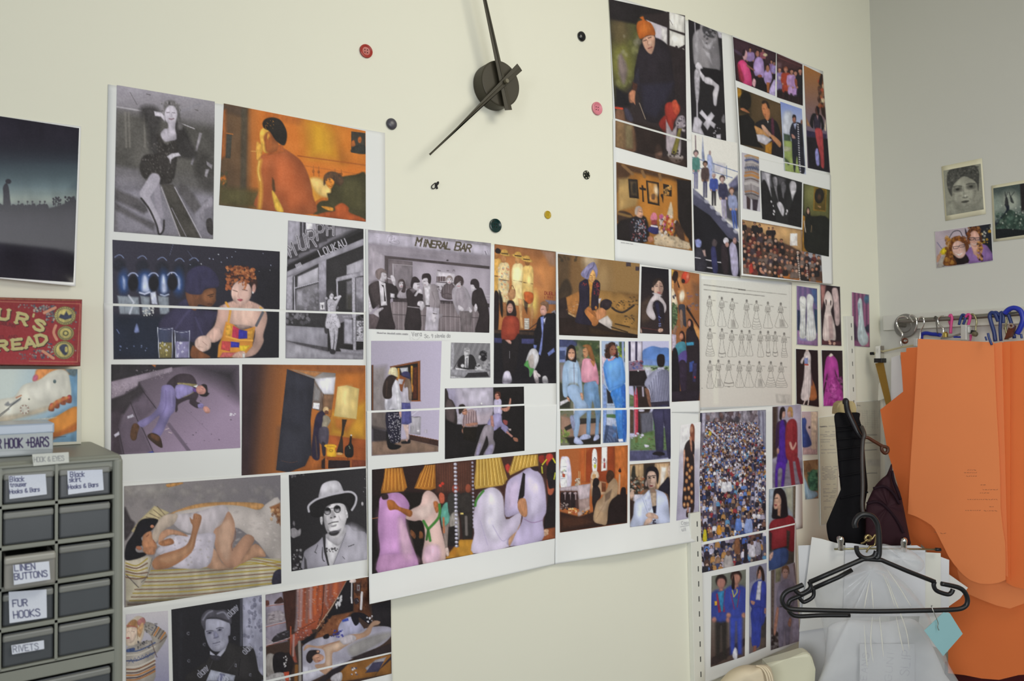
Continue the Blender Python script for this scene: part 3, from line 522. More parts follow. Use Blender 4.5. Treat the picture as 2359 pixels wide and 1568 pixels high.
def p_hatman(c):
    c.f('1d1b1e').g('1f1d20','2b292c',100,200,1080,200).sc(['6a676c','8b888e','55525a'],12,100,170,300,220,6,16,.8,.7)
    c.b('8b878d',(110,890,160,870,200,900,240,880,235,960,190,985,140,1000,105,960),8).e('6b676d',152,815,14,34,-5,8).sc(['66636a','3a373c','aaa7ac'],30,110,1150,250,1400,5,18,1,.7).e('aaa6ac',1035,560,14,26,0,6).sc(['8a868c'],6,1040,150,1085,520,4,9)
    c.b('a29eac',(270,1410,275,1240,300,1160,440,1070,530,980,560,960,820,830,900,890,940,915,1090,950,1100,1290,660,1360),8).b('b3afbc',(840,840,1090,960,1090,1280,760,1320),60,.8).p('2a282b',(285,1240,310,1280,325,1400,285,1405),12,.8)
    c.p('d5d2d9',(570,960,820,880,740,1130,650,1360,590,1360,560,1150),7).b('b5b1b9',(570,950,820,860,790,1010,720,1100,640,1060,580,1010),12)
    c.p('2c2a2d',(520,960,560,930,560,1130,610,1360,590,1360,540,1180),7).l('2c2a2d',11,(520,1120,520,1260,545,1305),5,1,True).sc(['3a373b'],16,570,1130,720,1180,8,16,.8,.8).l('2c2a2d',9,(855,1112,925,1085)).l('4a474c',9,(425,1180,460,1090),7).l('2c2a2d',8,(420,1180,445,1198)).l('55525a',8,(780,1240,810,1275)).l('55525a',7,(660,1350,760,1100,820,940),6,.7)
    # face
    c.b('d4d0d6',(540,700,560,600,620,560,760,550,820,600,840,700,820,800,790,900,730,1000,640,1000,570,900,545,800),8).b('8d8a90',(545,720,580,800,600,920,570,900,548,820),14,.8).b('2d2b2e',(600,930,690,905,740,920,700,965,630,970),12).b('b5b1b7',(540,730,620,720,640,840,580,860),30,.6)
    for x,y in ((583,655),(710,628)): c.e('2a282b',x,y,47,50,-10,6).e('77747a',x,y + 14,34,30,-10,10).e('c5c1c8',x + 6,y + 26,22,12,-10,8,.8).e('141315',x + 2,y - 18,28,16,-10,10)
    c.l('2a282b',7,(622,620,662,615),4).l('4a474c',15,(560,610,620,580),10,.6).b('8d898f',(630,650,655,650,690,730,640,750,620,730),16,.7).e('3a373b',680,728,14,9,-8,6).e('4a474b',632,742,14,9,-8,6).l('3b383c',11,(598,822,650,800,722,790),7,1,True).b('77747a',(630,848,700,825,690,850,650,860),10,.8).b('55525a',(590,890,640,920,740,890,760,875,740,920,640,940),10,.7).l('8d8a90',8,(730,720,750,770),10,.6)
    c.b('c5c2c8',(488,740,510,710,525,760,515,830,495,810),7).b('d8d5db',(815,640,840,660,850,730,825,740),7)
    # pale hat with its dark underside
    c.b('1b191b',(340,640,360,560,480,490,700,440,860,420,960,480,950,560,880,660,830,580,720,550,600,580,540,640,520,720,400,730),9).b('c6c2cd',(480,490,485,400,520,310,600,270,700,262,750,300,785,380,795,420,640,450),8).b('d6d3db',(520,400,600,300,700,290,740,380,640,420),60,.7)
    c.l('b8b5bf',26,(345,660,340,590,400,530,480,488,640,440,800,408,900,412,955,470,945,560,900,640),12,1,True)
    c.n(.05,6,1)

def p_jumper(c):
    c.f('b3adbb').g('c9c4cc','8f8da8',600,500,650,1568)
    c.b('c8b9a8',(75,700,140,620,240,540,340,560,390,640,370,740,330,900,260,1000,70,1000),12).b('a87c54',(80,720,150,610,240,610,260,760,250,900,230,720),10).b('dcc4b4',(75,740,230,720,240,820,190,940,120,970,70,930),9).l('a85a5a',14,(85,690,230,712),7).b('b57a78',(250,620,340,560,380,620,350,680,270,690),9).b('c9a078',(250,760,330,640,350,700,290,880),10).l('6a5048',6,(90,790,120,785),5).l('6a5048',6,(160,780,200,785),5).b('b0505a',(80,880,120,872,125,895,80,897),5)
    c.b('a9a29c',(70,1080,200,1000,380,930,480,920,450,840,360,760,380,640,480,650,600,720,720,830,690,940,590,1090,520,1200,510,1568,70,1568),8)
    for a in ((480,840,560,700),(540,870,620,740),(580,900,670,770),(600,960,710,860)): c.l('5b4a44',16,a,6)
    for a in ((515,850,590,720),(620,900,690,800)): c.l('b8773a',22,a,6)
    c.sc(['3a4264','55504e'],40,370,640,560,800,5,14,.7,.7)
    for y,col in ((1090,'3f4f7c'),(1150,'c9c2b8'),(1240,'35406a'),(1340,'d0c8be'),(1375,'7a4a2c'),(1400,'c9bfb2'),(1430,'5a4440'),(1470,'b8702e'),(1510,'4a3c44'),(1540,'a86a34')): c.l(col,22,(80,y + 10,250,y,400,y - 60,530,y - 130),7,.9,True)
    for i in range(6): c.l('3f4f7c',7,(110 + i * 60,1290 - i * 18,150 + i * 60,1220 - i * 20,190 + i * 60,1280 - i * 24),5,.9)
    c.b('3f4f7c',(80,1070,200,1040,200,1090,90,1110),8).sc(['3a3a44','55504c'],24,260,930,450,1060,6,16,1,.7).l('5b4a48',12,(470,930,520,1090,560,1190),7).l('8b7f7a',20,(500,1000,600,960),10,.7)
    c.n(.05,9,1)

def p_poet(c):
    c.f('232227').p('9a9ab0',(1915,250,2230,200,2250,1568,2180,1568,2080,1050,1925,1020),6).sc(['6a6a80','7d7d92','55556a'],60,1930,240,2225,1540,8,30,1.4,.55).l('4a4a58',24,(1890,270,1890,1010),12,.8).l('6c6c7c',8,(1902,270,1905,1010),6,.6).p('2d2c33',(900,500,1000,480,960,1568,880,1568),60,.5)
    c.b('2c2a2c',(1050,1568,1200,1350,1340,1280,1400,1180,1560,1150,1690,970,1900,1020,2040,1020,2110,1100,2170,1400,2200,1568),10).l('464349',9,(1440,1250,1380,1400),8).l('18171a',9,(1880,1220,1850,1480),8).l('3d3a3f',12,(1690,1400,1800,1260),9)
    c.p('b4b4c8',(1400,1090,1500,1170,1600,1060,1690,950,1640,1090,1560,1190,1400,1150),7).b('34323a',(1400,1170,1500,1160,1580,1190,1540,1250,1440,1230),8)
    c.b('9d9db2',(1320,640,1360,590,1660,590,1720,680,1720,830,1690,860,1690,960,1600,1080,1480,1100,1400,1040,1350,930,1320,800),9).b('b3b3c8',(1400,600,1640,600,1660,740,1500,800,1380,740),60,.8).b('aeaec2',(1500,960,1620,900,1640,1020,1500,1080),40,.7)
    c.b('4f4d58',(1260,640,1280,520,1380,440,1520,450,1640,440,1730,540,1740,660,1700,650,1600,610,1440,560,1340,600,1330,760,1290,720),10).l('8f8ea0',22,(1290,600,1360,500,1440,460),18,.8,True).l('9392a4',24,(1520,500,1620,480,1700,580),20,.8,True).l('33313a',26,(1430,570,1560,580,1690,620),18,.8,True)
    for x,y in ((1395,805),(1555,758)): c.l('3c3b48',14,(x - 50,y - 20,x,y - 34,x + 56,y - 30),10,.9,True).e('55546a',x,y,36,17,-12,12).e('2b2a36',x,y,15,13,0,6).l('77768c',8,(x - 40,y + 24,x + 40,y + 18),10,.7)
    c.b('8383a0',(1450,800,1490,780,1540,860,1480,890),20,.8).l('4a4960',9,(1460,890,1500,880,1535,870),8).l('4d4b60',12,(1450,975,1500,965,1560,945),8,1,True).l('77768c',10,(1480,1002,1550,990),12,.7)
    c.p('a5a8bb',(1415,1390,1800,1480,1780,1568,1340,1568),7).p('77799a',(1560,1440,1640,1470,1600,1568,1510,1568),8).tx('UD',1540,1568,90,'c0c2d4',12,12)
    for x,y,t,s in ((1720,560,'alamy',74),(1960,1150,'alam',70),(1245,1520,'alamy',74)): c.tx(t,x,y,s * 1.5,'a9a9ba',13,-43,.42,.7,.85)
    for x,y in ((1040,835),(1295,1008),(1775,910),(1050,1270),(1790,1340),(2025,1490)): c.tx('a',x,y,60,'8d8d9e',8,0,.6,1,.7)
    c.n(.04,8,1)

def p_bedsit(c):
    c.f('3a2a24').p('8c8494',(135,310,390,270,440,780,460,990,135,1060),8)
    for a in ((140,470,400,435),(140,770,430,700),(140,1055,500,935)): c.l('b5a9b0',9,a,6); c.l('9a4a34',10,(a[0],a[1] + 12,a[2],a[3] + 12),6,.7)
    c.b('9a9098',(150,740,180,620,230,560,340,540,400,580,410,680,250,730),12).sc(['b4abb2','6a6068'],20,180,560,400,700,12,28,.5,.6,10).b('3a2420',(260,440,350,345,390,380,390,430),8).b('5a342c',(140,400,185,400,190,460,140,470),8).b('2c282c',(230,970,290,900,440,830,490,850,480,930,240,1010),8).sc(['8a8288','55505a'],14,300,840,460,930,4,22,.3)
    for i in range(4): c.l('b0a6ac',9,(145,950 + i * 28,240,1000 + i * 5),5,.8)
    c.p('3b211c',(385,270,590,235,590,800,470,830,420,640),10).p('9a4a30',(595,230,1330,95,1250,260,1100,470,880,810,640,850,590,860,500,1000,600,800),8)
    for i,(x,cc) in enumerate(((600,'8b7c84'),(650,'a08a90'),(740,'7a5a54'),(790,'a89094'),(850,'c06034'),(930,'b55a34'),(1010,'8b6a66'),(1080,'7a4a44'),(1150,'b8603c'),(1220,'844a40'))): c.l(cc,44,(x + 10,240 - i * 12,x,640 - i * 40,x - 20 + i * 8,830 - i * 60),30,.8)
    c.sc(['c8a8a0','6a3a34','b06a50','8a8088'],170,600,180,1200,800,5,16,.8,.45).l('241818',10,(990,170,960,600,900,740),8).l('b89a84',12,(1325,100,1200,330,1080,520,880,810),7)
    c.p('8f4a3c',(570,870,800,790,820,870,640,980,560,1080,600,1300,540,1300,500,900),8).sc(['b8a0a0','6a3430','c05a3a'],60,560,810,800,1000,5,14,.8,.6).l('a89a9c',26,(550,900,540,1200),12,.7).l('b85030',22,(505,780,500,1300),10,.7).l('3a2a2a',7,(580,850,860,700),6)
    c.p('18151a',(1330,90,1450,80,1410,550,1110,620,980,840,900,850,1100,520),9).p('18151a',(640,1000,880,850,840,960,700,1040),8).p('5a3422',(1420,90,1620,45,1640,450,1680,640,1600,640,1420,560),10).sc(['7a4a2c','3a2018'],60,1430,80,1620,560,6,20,1.6,.5)
    c.b('d8c8c4',(1360,130,1380,80,1440,80,1455,120,1420,140),8).l('d0ccd0',13,(1392,140,1390,430),6).l('c8c4c8',22,(1385,350,1395,430),9).r('d8d4d6',1468,165,1512,255).r('8a4a44',1480,185,1500,235).l('d4d0d4',32,(1540,280,1528,520),9).sc(['d4d2d8'],10,1150,340,1240,500,8,20,2.2,.9).p('221a1e',(1440,140,1530,130,1530,290,1440,290),8,.5).b('2a2228',(1425,380,1480,360,1500,420,1450,450),10).l('8a8088',6,(1470,380,1490,410),4)
    c.p('7a4a30',(1110,620,1410,560,1320,640,1180,880,860,950,900,870),16).sc(['a06a48','5a3020'],40,900,640,1280,900,8,24,1,.5).p('201c20',(1680,460,1960,390,1965,800,1800,760,1700,660),10)
    c.b('aaa6b8',(680,1060,900,940,1200,900,1700,780,1960,790,1960,920,1800,1060,1500,1190,1130,1400,800,1568,660,1568,660,1200),9).b('8e8a86',(1350,1060,1700,900,1960,860,1900,960,1500,1190,1380,1200),40,.8).b('c4c2d2',(680,1350,900,1380,1110,1300,1300,1280,950,1480,690,1568),40,.8)
    c.b('a9a8c4',(1200,780,1260,680,1380,630,1470,680,1540,760,1560,820,1440,870,1240,920,1200,860),9).p('3a4ca8',(1250,680,1340,650,1350,690,1260,710),7).sc(['3a3c90','33307a'],22,1060,820,1300,930,8,20,.7,.9).b('16131a',(1380,620,1450,570,1580,590,1680,690,1640,740,1500,640,1500,720,1440,760),8).b('16131a',(980,910,1050,880,1060,940,990,955),8).sc(['c8c6d0'],10,1580,600,1690,720,6,14)
    # sleeper in pale pyjamas
    c.b('b8927a',(690,1130,740,1040,900,1060,1100,1010,1250,960,1300,920,1380,890,1560,860,1700,700,1800,700,1790,740,1700,780,1640,900,1420,990,1200,1130,1110,1170,1110,1380,1080,1510,900,1400,860,1330,1000,1300,990,1130,900,1090,770,1080),9)
    c.b('c8ac98',(1000,1080,1240,990,1340,940,1440,930,1400,1000,1180,1110,1090,1140,1090,1330,1020,1340,1010,1150),30,.9).b('bcb4bc',(1220,960,1320,905,1420,900,1460,950,1400,1005,1290,1040,1240,1010),10).l('8a5c48',7,(960,1090,1060,1030,1200,1000),8,.7,True)
    c.b('231c20',(730,1200,770,1130,860,1115,930,1130,900,1190,850,1200,820,1280,780,1310,735,1270),8).b('b88a74',(820,1220,900,1170,980,1200,980,1250,900,1300,850,1290),9).l('5a3430',6,(870,1230,910,1225),5).l('8a4448',7,(900,1275,935,1270),6).e('b58a76',900,1140,22,18)
    c.p('211a1c',(150,1200,480,1150,560,1300,500,1500,150,1568),14).b('8a8482',(150,1200,260,1180,280,1300,310,1420,160,1500),12).b('191519',(250,1200,400,1150,450,1300,430,1440,270,1460),8).sc(['c8c4c8'],12,400,1210,450,1370,4,12,1.4).b('9a9698',(160,1500,350,1440,480,1500,480,1568,160,1568),9).p('b04a34',(400,1440,480,1430,480,1568,430,1568),8).l('8a8480',40,(630,1000,640,1300,640,1568),12).l('2a2224',18,(665,1060,670,1568),8).l('7a5028',50,(590,1350,580,1568),14)
    c.p('8a5a2a',(1240,1360,1640,1230,1960,1180,1970,1460,1300,1568,1100,1568),12).p('241f24',(1100,1400,1360,1300,1220,1440,1000,1568,900,1568),16).p('98949c',(1590,1380,1740,1260,1900,1215,1800,1380,1620,1420),8).p('3a3850',(1700,1300,1860,1280,1780,1430,1590,1450),8).p('2b2430',(1780,1420,1970,1250,1970,1200,1850,1330,1730,1490),10).b('b4b0b8',(1100,1500,1240,1440,1240,1568,1100,1568),9).sc(['c0bcc0','55505a'],12,1380,1350,1480,1480,6,16).p('2a2226',(1380,1230,1960,1020,1970,1150,1500,1270),14,.85)
    c.n(.05,6,1)

def p_bar(c):
    c.f('9a91a0').p('9b95a0',(45,45,1690,230,1690,280,45,90),6).p('b8b1c2',(45,82,1690,270,1690,410,45,240),5)
    x = 680
    for ch,h in zip('MINERAL BAR',(105,92,92,88,88,88,88,0,108,92,92)):
        if ch == ' ': x += 52; continue
        y = 262 + (x - 680) * .115; w = h * .80
        if ch == 'I': w = h * .34
        c.tx(ch,x,y,h,'4a4233',20,6.5,.62 if ch != 'I' else .3,sl=.12); x += (w + 22 if ch == 'M' else w if ch == 'I' else w * .94)
    c.l('7a7482',6,(300,220,325,140,370,140,350,190,400,160,390,210,440,190,465,235,400,240,330,215,440,215),4,.7,True).l('8a8492',5,(130,145,180,160),5,.5).l('5a5460',9,(1612,340,1628,385),5).l('7a7482',5,(1640,330,1660,380),5,.7)
    c.p('8c848f',(45,240,1680,410,1680,560,1300,520,900,440,45,400),50,.8).p('a39aa6',(45,260,270,400,270,760,45,760),30,.9).p('a89fac',(640,470,1670,580,1670,1020,640,1020),60,.7)
    c.p('4b4246',(268,398,1670,540,1670,578,640,470,320,440,320,960,270,900),6).p('6a6066',(320,440,640,478,640,830,330,960),8).p('7f767e',(385,515,635,540,635,800,395,800),8).l('aea6b0',14,(378,510,385,800),8).l('989098',10,(380,512,640,535),6).e('3a3438',1108,462,16,10)
    c.p('c4bdc8',(960,610,1210,640,1210,820,1030,930,960,800),8)
    for i in range(12): c.l(['3c3236','6a5a5e','5a4a4e'][i % 3],9,(968 + i * 10,680,968 + i * 10,738),3)
    c.l('4a4046',12,(960,752,1200,765),5).l('4a4046',8,(975,595,1015,600),5).l('5a5056',10,(1100,600,1125,600),6).l('5a5056',7,(1180,610,1185,590,1200,590,1205,612),4).sc(['8a828c','5a5056'],16,965,770,1040,900,6,12)
    # counter with its striped front
    c.p('3a3236',(380,950,1670,1040,1670,1090,380,1020),8).p('7a6f74',(360,1015,1650,1060,1670,1430,60,1385),6)
    for i in range(60): c.l(['5a5054','968c92','6a6066'][i % 3],8,(370 + i * 21,1020,372 + i * 21,1425),5,.7)
    c.l('3c3438',8,(380,1185,1530,1230),5).l('a9a2ac',16,(1600,930,1670,935),5).l('a9a2ac',14,(1610,970,1670,975),5)
    D,K = '2b2427','c9c2cc'
    # left: fair man in a dark suit
    c.b(D,(50,810,130,750,200,740,290,760,400,790,450,870,440,980,345,980,370,1200,400,1390,150,1385,200,1060,110,1110,60,940),7).b('4a4043',(80,780,190,745,220,1060,150,1080,80,900),30,.7).p('cfc9d2',(190,730,280,770,300,1060,220,1070),6).p(D,(220,785,255,795,285,1010,262,1010,255,830),5).head(245,670,70,K,None,0,False).b('77696a',(150,680,150,600,220,565,285,600,290,630,230,625,215,690,190,720),7).l('4a3c3e',6,(262,668,292,668),4).l('6a5056',7,(265,722,290,722),4).b(K,(345,680,370,660,405,700,415,790,385,790),6).l(K,10,(310,700,350,712)).b('bcb4be',(120,1160,180,1110,240,1090,250,1110,190,1160,190,1230,110,1250),7).p('c4bdc8',(45,880,110,1140,55,1180),7).p('5a4e52',(60,1180,120,1180,200,1230,150,1370,60,1375),9).p('c8c2cc',(345,900,400,910,400,960,345,960),5)
    # behind the bar
    c.b('9a929c',(460,880,530,830,590,870,590,960,440,960),7).head(492,775,48,K,'4a3e40',0).b('3c3134',(520,740,550,800,540,890,490,880,510,830),7)
    c.b('54494e',(1030,850,1090,770,1170,770,1210,840,1180,980,1040,960),7)
    for i in range(7): c.l('8b8288',6,(1060 + i * 20,790,1055 + i * 22,960),4,.6)
    c.head(1132,725,46,K,'8a7c7c',0).l('4a4044',12,(1040,920,1100,900,1190,930),6)
    # woman in a black dress
    c.b(D,(560,860,640,830,700,870,780,920,770,1000,740,1070,750,1390,540,1390,570,1070,560,960),7).l('8d858c',12,(580,1080,740,1098),5).head(685,780,70,K,None,0,False).b('2a2225',(618,760,640,690,690,682,740,740,720,760,660,765,640,830,618,810),7).l('3a2c30',6,(700,785,730,780),4).l('7a5a62',7,(712,825,732,822),4).b(K,(665,930,720,850,760,850,770,910,720,900,690,940),6).b(K,(705,1060,720,1010,780,1010,805,1060,770,1130,740,1120,740,1080),6).p('8a8088',(600,850,640,835,690,870,650,900),12,.7)
    # man in a pale jacket
    c.b('8d848b',(790,800,900,780,960,800,1000,960,1010,1040,960,1160,1050,1180,1000,1240,880,1200,800,1070,780,940),7).p('d2ccd6',(795,810,880,790,860,1060,820,1060),6).p('b5aebb',(830,1080,1000,1100,985,1405,805,1400),6).l('6d646a',8,(900,880,940,1000,920,1140),7,.8).l(D,12,(820,1070,870,1072),5).head(815,745,68,K,None,-5,False).b('2a2225',(765,700,780,645,860,638,890,690,880,770,850,760,840,700,790,705,775,720),7).l('3a2c30',6,(785,745,810,740),4).l('3a2c30',6,(830,740,845,740),4).l('7a5a62',7,(795,790,820,790),4).b(K,(900,1180,950,1160,960,1200,945,1280,905,1280),6).l('2a2225',9,(915,1170,965,1178),5)
    # long-haired man with a shirt
    c.b('a69ea9',(1170,860,1240,800,1300,800,1370,850,1430,1000,1440,1140,1400,1160,1280,1140,1250,1190,1180,1010),7).b('8f8690',(1230,850,1330,840,1380,1080,1290,1130,1220,1040),16,.8).p('6d6468',(1270,1140,1440,1140,1420,1425,1290,1420),7).l('55494d',8,(1350,1200,1370,1420),7,.7).head(1260,760,66,K,'3f3436',0).b('3f3436',(1200,770,1205,690,1260,662,1315,700,1310,790,1285,790,1285,740,1240,770,1215,790),7).b(K,(1260,1060,1330,1110,1300,1140,1250,1110),7).b(K,(1400,1080,1440,1140,1410,1160,1395,1130),7)
    # right: man turned away in black
    c.b(D,(1440,900,1490,850,1560,830,1610,940,1660,1120,1665,1430,1480,1425,1530,1180,1440,1050),7).b(D,(1415,780,1430,720,1490,710,1530,760,1530,840,1470,830,1460,790),7).b(K,(1420,800,1450,790,1480,840,1440,880,1425,850),6).b(K,(1465,1080,1490,1040,1510,1100,1490,1150,1470,1140),6)
    c.n(.05,8,1)

def p_dublin(c):
    c.f('17151a').p('a5683a',(80,95,700,175,700,760,480,960,80,960),8).p('b87a48',(300,250,700,300,690,600,480,760,300,700),120,.8).p('8a5a3a',(80,95,560,150,560,220,80,200),60,.6).p('8a7c80',(550,155,700,175,700,320,640,310),30,.5).e('f2d070',480,690,36,110,0,50).p('95613f',(440,350,540,420,560,520,460,480),50,.5)
    # shop dummies in summer dresses and hats
    for x,y0,col,sk in ((100,200,'c89a50','a06a3a'),(175,240,'d6bf90','b07a4c'),(315,250,'e8cf94','b88450'),(415,270,'d8b46c','8a5a34')):
        c.b(col,(x - 45,y0 + 60,x + 30,y0 + 40,x + 60,y0 + 100,x + 55,y0 + 300,x + 50,y0 + 440,x - 45,y0 + 440,x - 55,y0 + 200),9).e(sk,x,y0 + 5,26,38,0,8)
        c.l('5a3c26',8,(x - 40,y0 + 210,x + 50,y0 + 225),5)
    c.e('fff0b8',310,400,50,90,0,40).e('f0d488',430,460,30,60,0,30).sc(['d8c8b0','a8a8a0','c87a58','8a9088'],60,125,290,225,660,5,12,1,.6)
    for x,y in ((185,195),(320,218),(405,255)): c.e('caa050',x,y,62,18,14,7).e('c2964a',x,y - 22,34,24,10,6).l('2c1e18',9,(x - 30,y - 8,x + 32,y),5)
    c.b('1f1718',(90,160,110,135,145,155,140,190,100,185),6).b('1f1718',(80,590,125,590,130,700,120,950,80,950),8).b('1c1615',(130,560,170,680,165,830,140,760),10).b('b85a2c',(380,580,470,590,465,680,400,690),8).b('a87a54',(225,560,290,555,285,640,225,640),8).l('6a4028',6,(228,575,260,510,288,565),5,1,True).p('c89a68',(320,640,370,650,360,800,375,940,345,940),10).p('8a5a38',(165,680,200,680,205,820,175,820),10).p('2a2020',(375,650,420,690,410,800,385,740),10,.8).p('a87a54',(455,680,480,760,460,920,440,920),14,.7)
    c.tx('DUBLIN',585,603,32,'7a3028',6,4,.55).tx(': 1991',582,645,28,'7a3028',5,4,.55)
    c.p('b8b4ae',(382,840,432,840,432,950,382,950),4)
    for i in range(4): c.l('8a7c74',5,(384,862 + i * 22,432,862 + i * 22),3)
    c.p('6a6476',(590,655,700,665,700,700,620,700),8).p('8b8592',(650,780,690,755,700,800),6).p('3a2c26',(80,955,480,975,480,1010,80,990),8).p('33345a',(80,1035,160,1040,160,1090,80,1085),6).p('3a3b66',(355,1045,480,1045,480,1098,355,1095),6).l('2a2024',8,(430,950,520,880),6).l('2a2024',7,(440,965,520,930),6)
    # girl in a rust jumper
    c.b('241a1a',(205,800,210,680,250,660,285,690,305,800,280,830,225,820),8).e('bd8f80',240,740,30,50,4,7).l('3a2420',5,(222,735,236,735),4).l('3a2420',5,(246,735,258,737),4).l('8a4044',6,(230,772,248,773),4).b('8a3426',(150,1000,170,850,225,815,300,825,332,880,325,1010,260,1060,170,1060),8).b('a04430',(200,850,290,850,280,1000,200,1000),40,.6).b('c09084',(178,1070,215,1055,250,1070,248,1100,185,1105),6).b('1d191c',(160,1060,250,1100,330,1000,290,1380,180,1390),10).l('6a666c',5,(235,1170,235,1240),5).b('c6c0d4',(180,1385,235,1375,255,1480,165,1495),7)
    # young man in a dark coat with a carrier bag
    c.b('17151b',(490,1100,510,880,560,810,650,790,700,850,700,1490,520,1490,520,1240),8).p('7a86c8',(545,830,580,820,570,1010,560,1150,545,1215,525,1200,560,1000),7).p('b8b8d4',(572,850,600,830,585,900),6).e('c49488',575,760,34,54,0,7).b('7a5a44',(545,700,570,670,620,680,628,740,610,770,595,720),7).l('4a302c',5,(556,752,574,750),4).p('6a78b8',(615,1190,680,1135,688,1175,628,1220),6).p('6a78b8',(475,1105,510,1110,500,1150,478,1140),5)
    c.b('c4c2c8',(395,1290,440,1160,500,1150,530,1230,500,1330,440,1430,430,1350),7).b('4a8a48',(380,1310,420,1260,440,1330,480,1350,440,1430,430,1350),7).b('a89a92',(420,1250,470,1200,480,1320,440,1340),12,.7).b('c8bcc0',(475,1370,510,1370,530,1480,500,1490,480,1440),7).b('c6c4ca',(565,1430,605,1420,622,1490,570,1492),6).b('bfb4b8',(500,1380,545,1410,540,1430,510,1420),6)
    c.p('211d24',(75,1450,700,1450,700,1495,75,1495),30,.5).n(.05,7,1)

def p_hats(c):
    c.f('a49cae').g('a69eb2','b8afc8',100,300,900,300).p('7c7472',(80,400,260,380,265,1150,80,1120),60,.8).p('1d1612',(80,365,104,368,104,912,80,912),4).l('8a4a24',8,(98,370,98,912),4).r('8b8480',138,632,175,665,4,.6)
    c.p('5e534e',(85,930,265,940,265,1150,85,1130),20,.8).p('1f1a1c',(85,1110,300,1160,300,1380,85,1290),40,.9).p('7a6254',(85,1290,540,1260,890,1340,890,1412,85,1460),20).p('3a2620',(535,1205,890,1275,890,1345,535,1265),6).l('7a4a2c',6,(535,1205,890,1275),4)
    c.p('7a4426',(305,385,670,315,672,800,545,805,540,760,330,600),6).p('1c1716',(330,400,640,345,640,790,560,795,540,500,340,480),6).l('8a4e2a',12,(650,330,655,800),5).p('4a2418',(585,400,632,392,632,780,580,780),6).p('c08a38',(555,375,580,380,575,600,560,590),5).p('c08a38',(395,405,420,405,420,560,395,560),5).p('b8bac4',(425,405,520,395,525,460,450,480),8).b('c07a30',(560,590,585,620,580,690,560,690),6).l('8a4e2a',12,(545,800,672,800),5)
    c.p('b5b0bc',(405,535,470,540,450,600,405,595),5).p('aba6b0',(565,990,675,995,670,1210,540,1195),5).l('3a3438',5,(565,990,677,995),4).l('8b8690',5,(677,995,672,1210),4).e('dcd8e0',645,1160,12,12).r('bab4c2',715,1145,755,1185,4,.7).l('dcdce8',6,(505,1020,660,905),4,.8)
    # woman in cream hat,white jacket,dark flowered skirt
    c.b('c9c6d2',(245,780,300,560,380,545,420,620,440,920,270,925),7).b('dcdae4',(360,580,400,600,430,900,400,880),14,.8).b('8d8a98',(300,700,330,800,290,910,270,900),16,.6).b('2a201e',(215,680,240,560,300,490,385,500,370,545,330,640,325,760,240,770),8).l('5a4238',8,(270,560,260,740),7,.6).b('d6cba6',(280,480,305,410,350,395,390,415,400,510,340,490,290,480),7).l('c0b48c',5,(300,450,395,465),4,.8)
    c.b('1e1c2c',(262,930,430,930,435,1200,430,1290,390,1300,320,1320,270,1180),7).sc(['c8c4cc','b0acb8'],110,290,940,430,1310,3,7,1,.85).b('131114',(260,1150,320,1300,440,1340,380,1385,280,1360),9).b('c09a90',(415,930,440,925,445,990,425,990),6)
    # woman in blue hat and blue skirt
    c.b('b0aab8',(440,800,470,600,520,570,560,700,550,825,440,825),7).b('6a5448',(480,640,490,540,545,540,570,700,560,790,530,780,520,640),9).b('8a7460',(530,560,560,600,565,760,540,770),14,.8).b('35345a',(440,480,480,445,540,460,550,530,500,520),7).b('2a2a4a',(440,495,550,515,545,535,470,510),6)
    c.p('4a4a82',(445,820,550,825,568,1060,520,1085,445,1080),6).l('62629c',14,(480,840,470,1060),12,.6).p('c6aca8',(460,1085,530,1085,530,1270,510,1270,490,1180),7).b('17151a',(445,1290,500,1280,545,1260,545,1310,450,1315),7).b('b89088',(490,1265,520,1262,510,1290),5)
    c.n(.05,6,1)

def p_interview(c):
    c.f('77757a').p('9a98a0',(1040,100,1080,100,1075,420,1035,420),6)
    for i in range(14): c.l(['8f8d94','626068'][i % 2],9,(1080 + i * 34,250 - i * 2,1130 + i * 34,105),8,.7)
    c.b('252326',(1130,400,1140,290,1200,245,1300,250,1345,350,1330,430),7).p('d4d2d8',(1205,255,1255,255,1245,400,1205,400),5).p('77757c',(1222,280,1240,280,1240,400,1215,400),5).e('bdbbc0',1232,215,36,56,10,7).b('97959a',(1190,210,1200,165,1240,160,1255,185,1210,200),6).l('3c3a3e',6,(1220,208,1258,214),4).l('4a484c',6,(1232,250,1255,250),4)
    c.b('8a888e',(1420,400,1440,320,1480,300,1510,340,1510,490,1440,450),9).sc(['5a585e','a5a3a8'],30,1425,320,1510,460,6,14,1,.6).b('232124',(1380,280,1390,210,1440,195,1470,240,1460,310,1420,320),7).sc(['4a484c','17151a'],22,1385,205,1465,310,7,14).e('b0aeb4',1385,275,14,26,10,6)
    c.b('b5b3b9',(1330,400,1360,350,1400,370,1410,420,1340,430),7).sc(['4a484c'],10,1340,370,1400,410,5,10).p('c9c7ce',(1090,400,1160,410,1240,425,1420,420,1460,435,1100,430),6).e('c2c0c6',1180,378,22,22).l('2a282b',8,(1075,410,1140,290),4)
    c.p('8c8a92',(1035,420,1520,445,1470,450,1250,460,1200,515,1035,490),6).p('2a282c',(1250,460,1470,450,1500,510,1200,518),6).p('8c8a92',(1240,450,1460,440,1460,452,1250,462),5).p('cac8ce',(1035,385,1055,390,1050,420,1035,420),5).p('b5b3ba',(1035,500,1200,522,1035,528),5)
    c.n(.06,5,1)

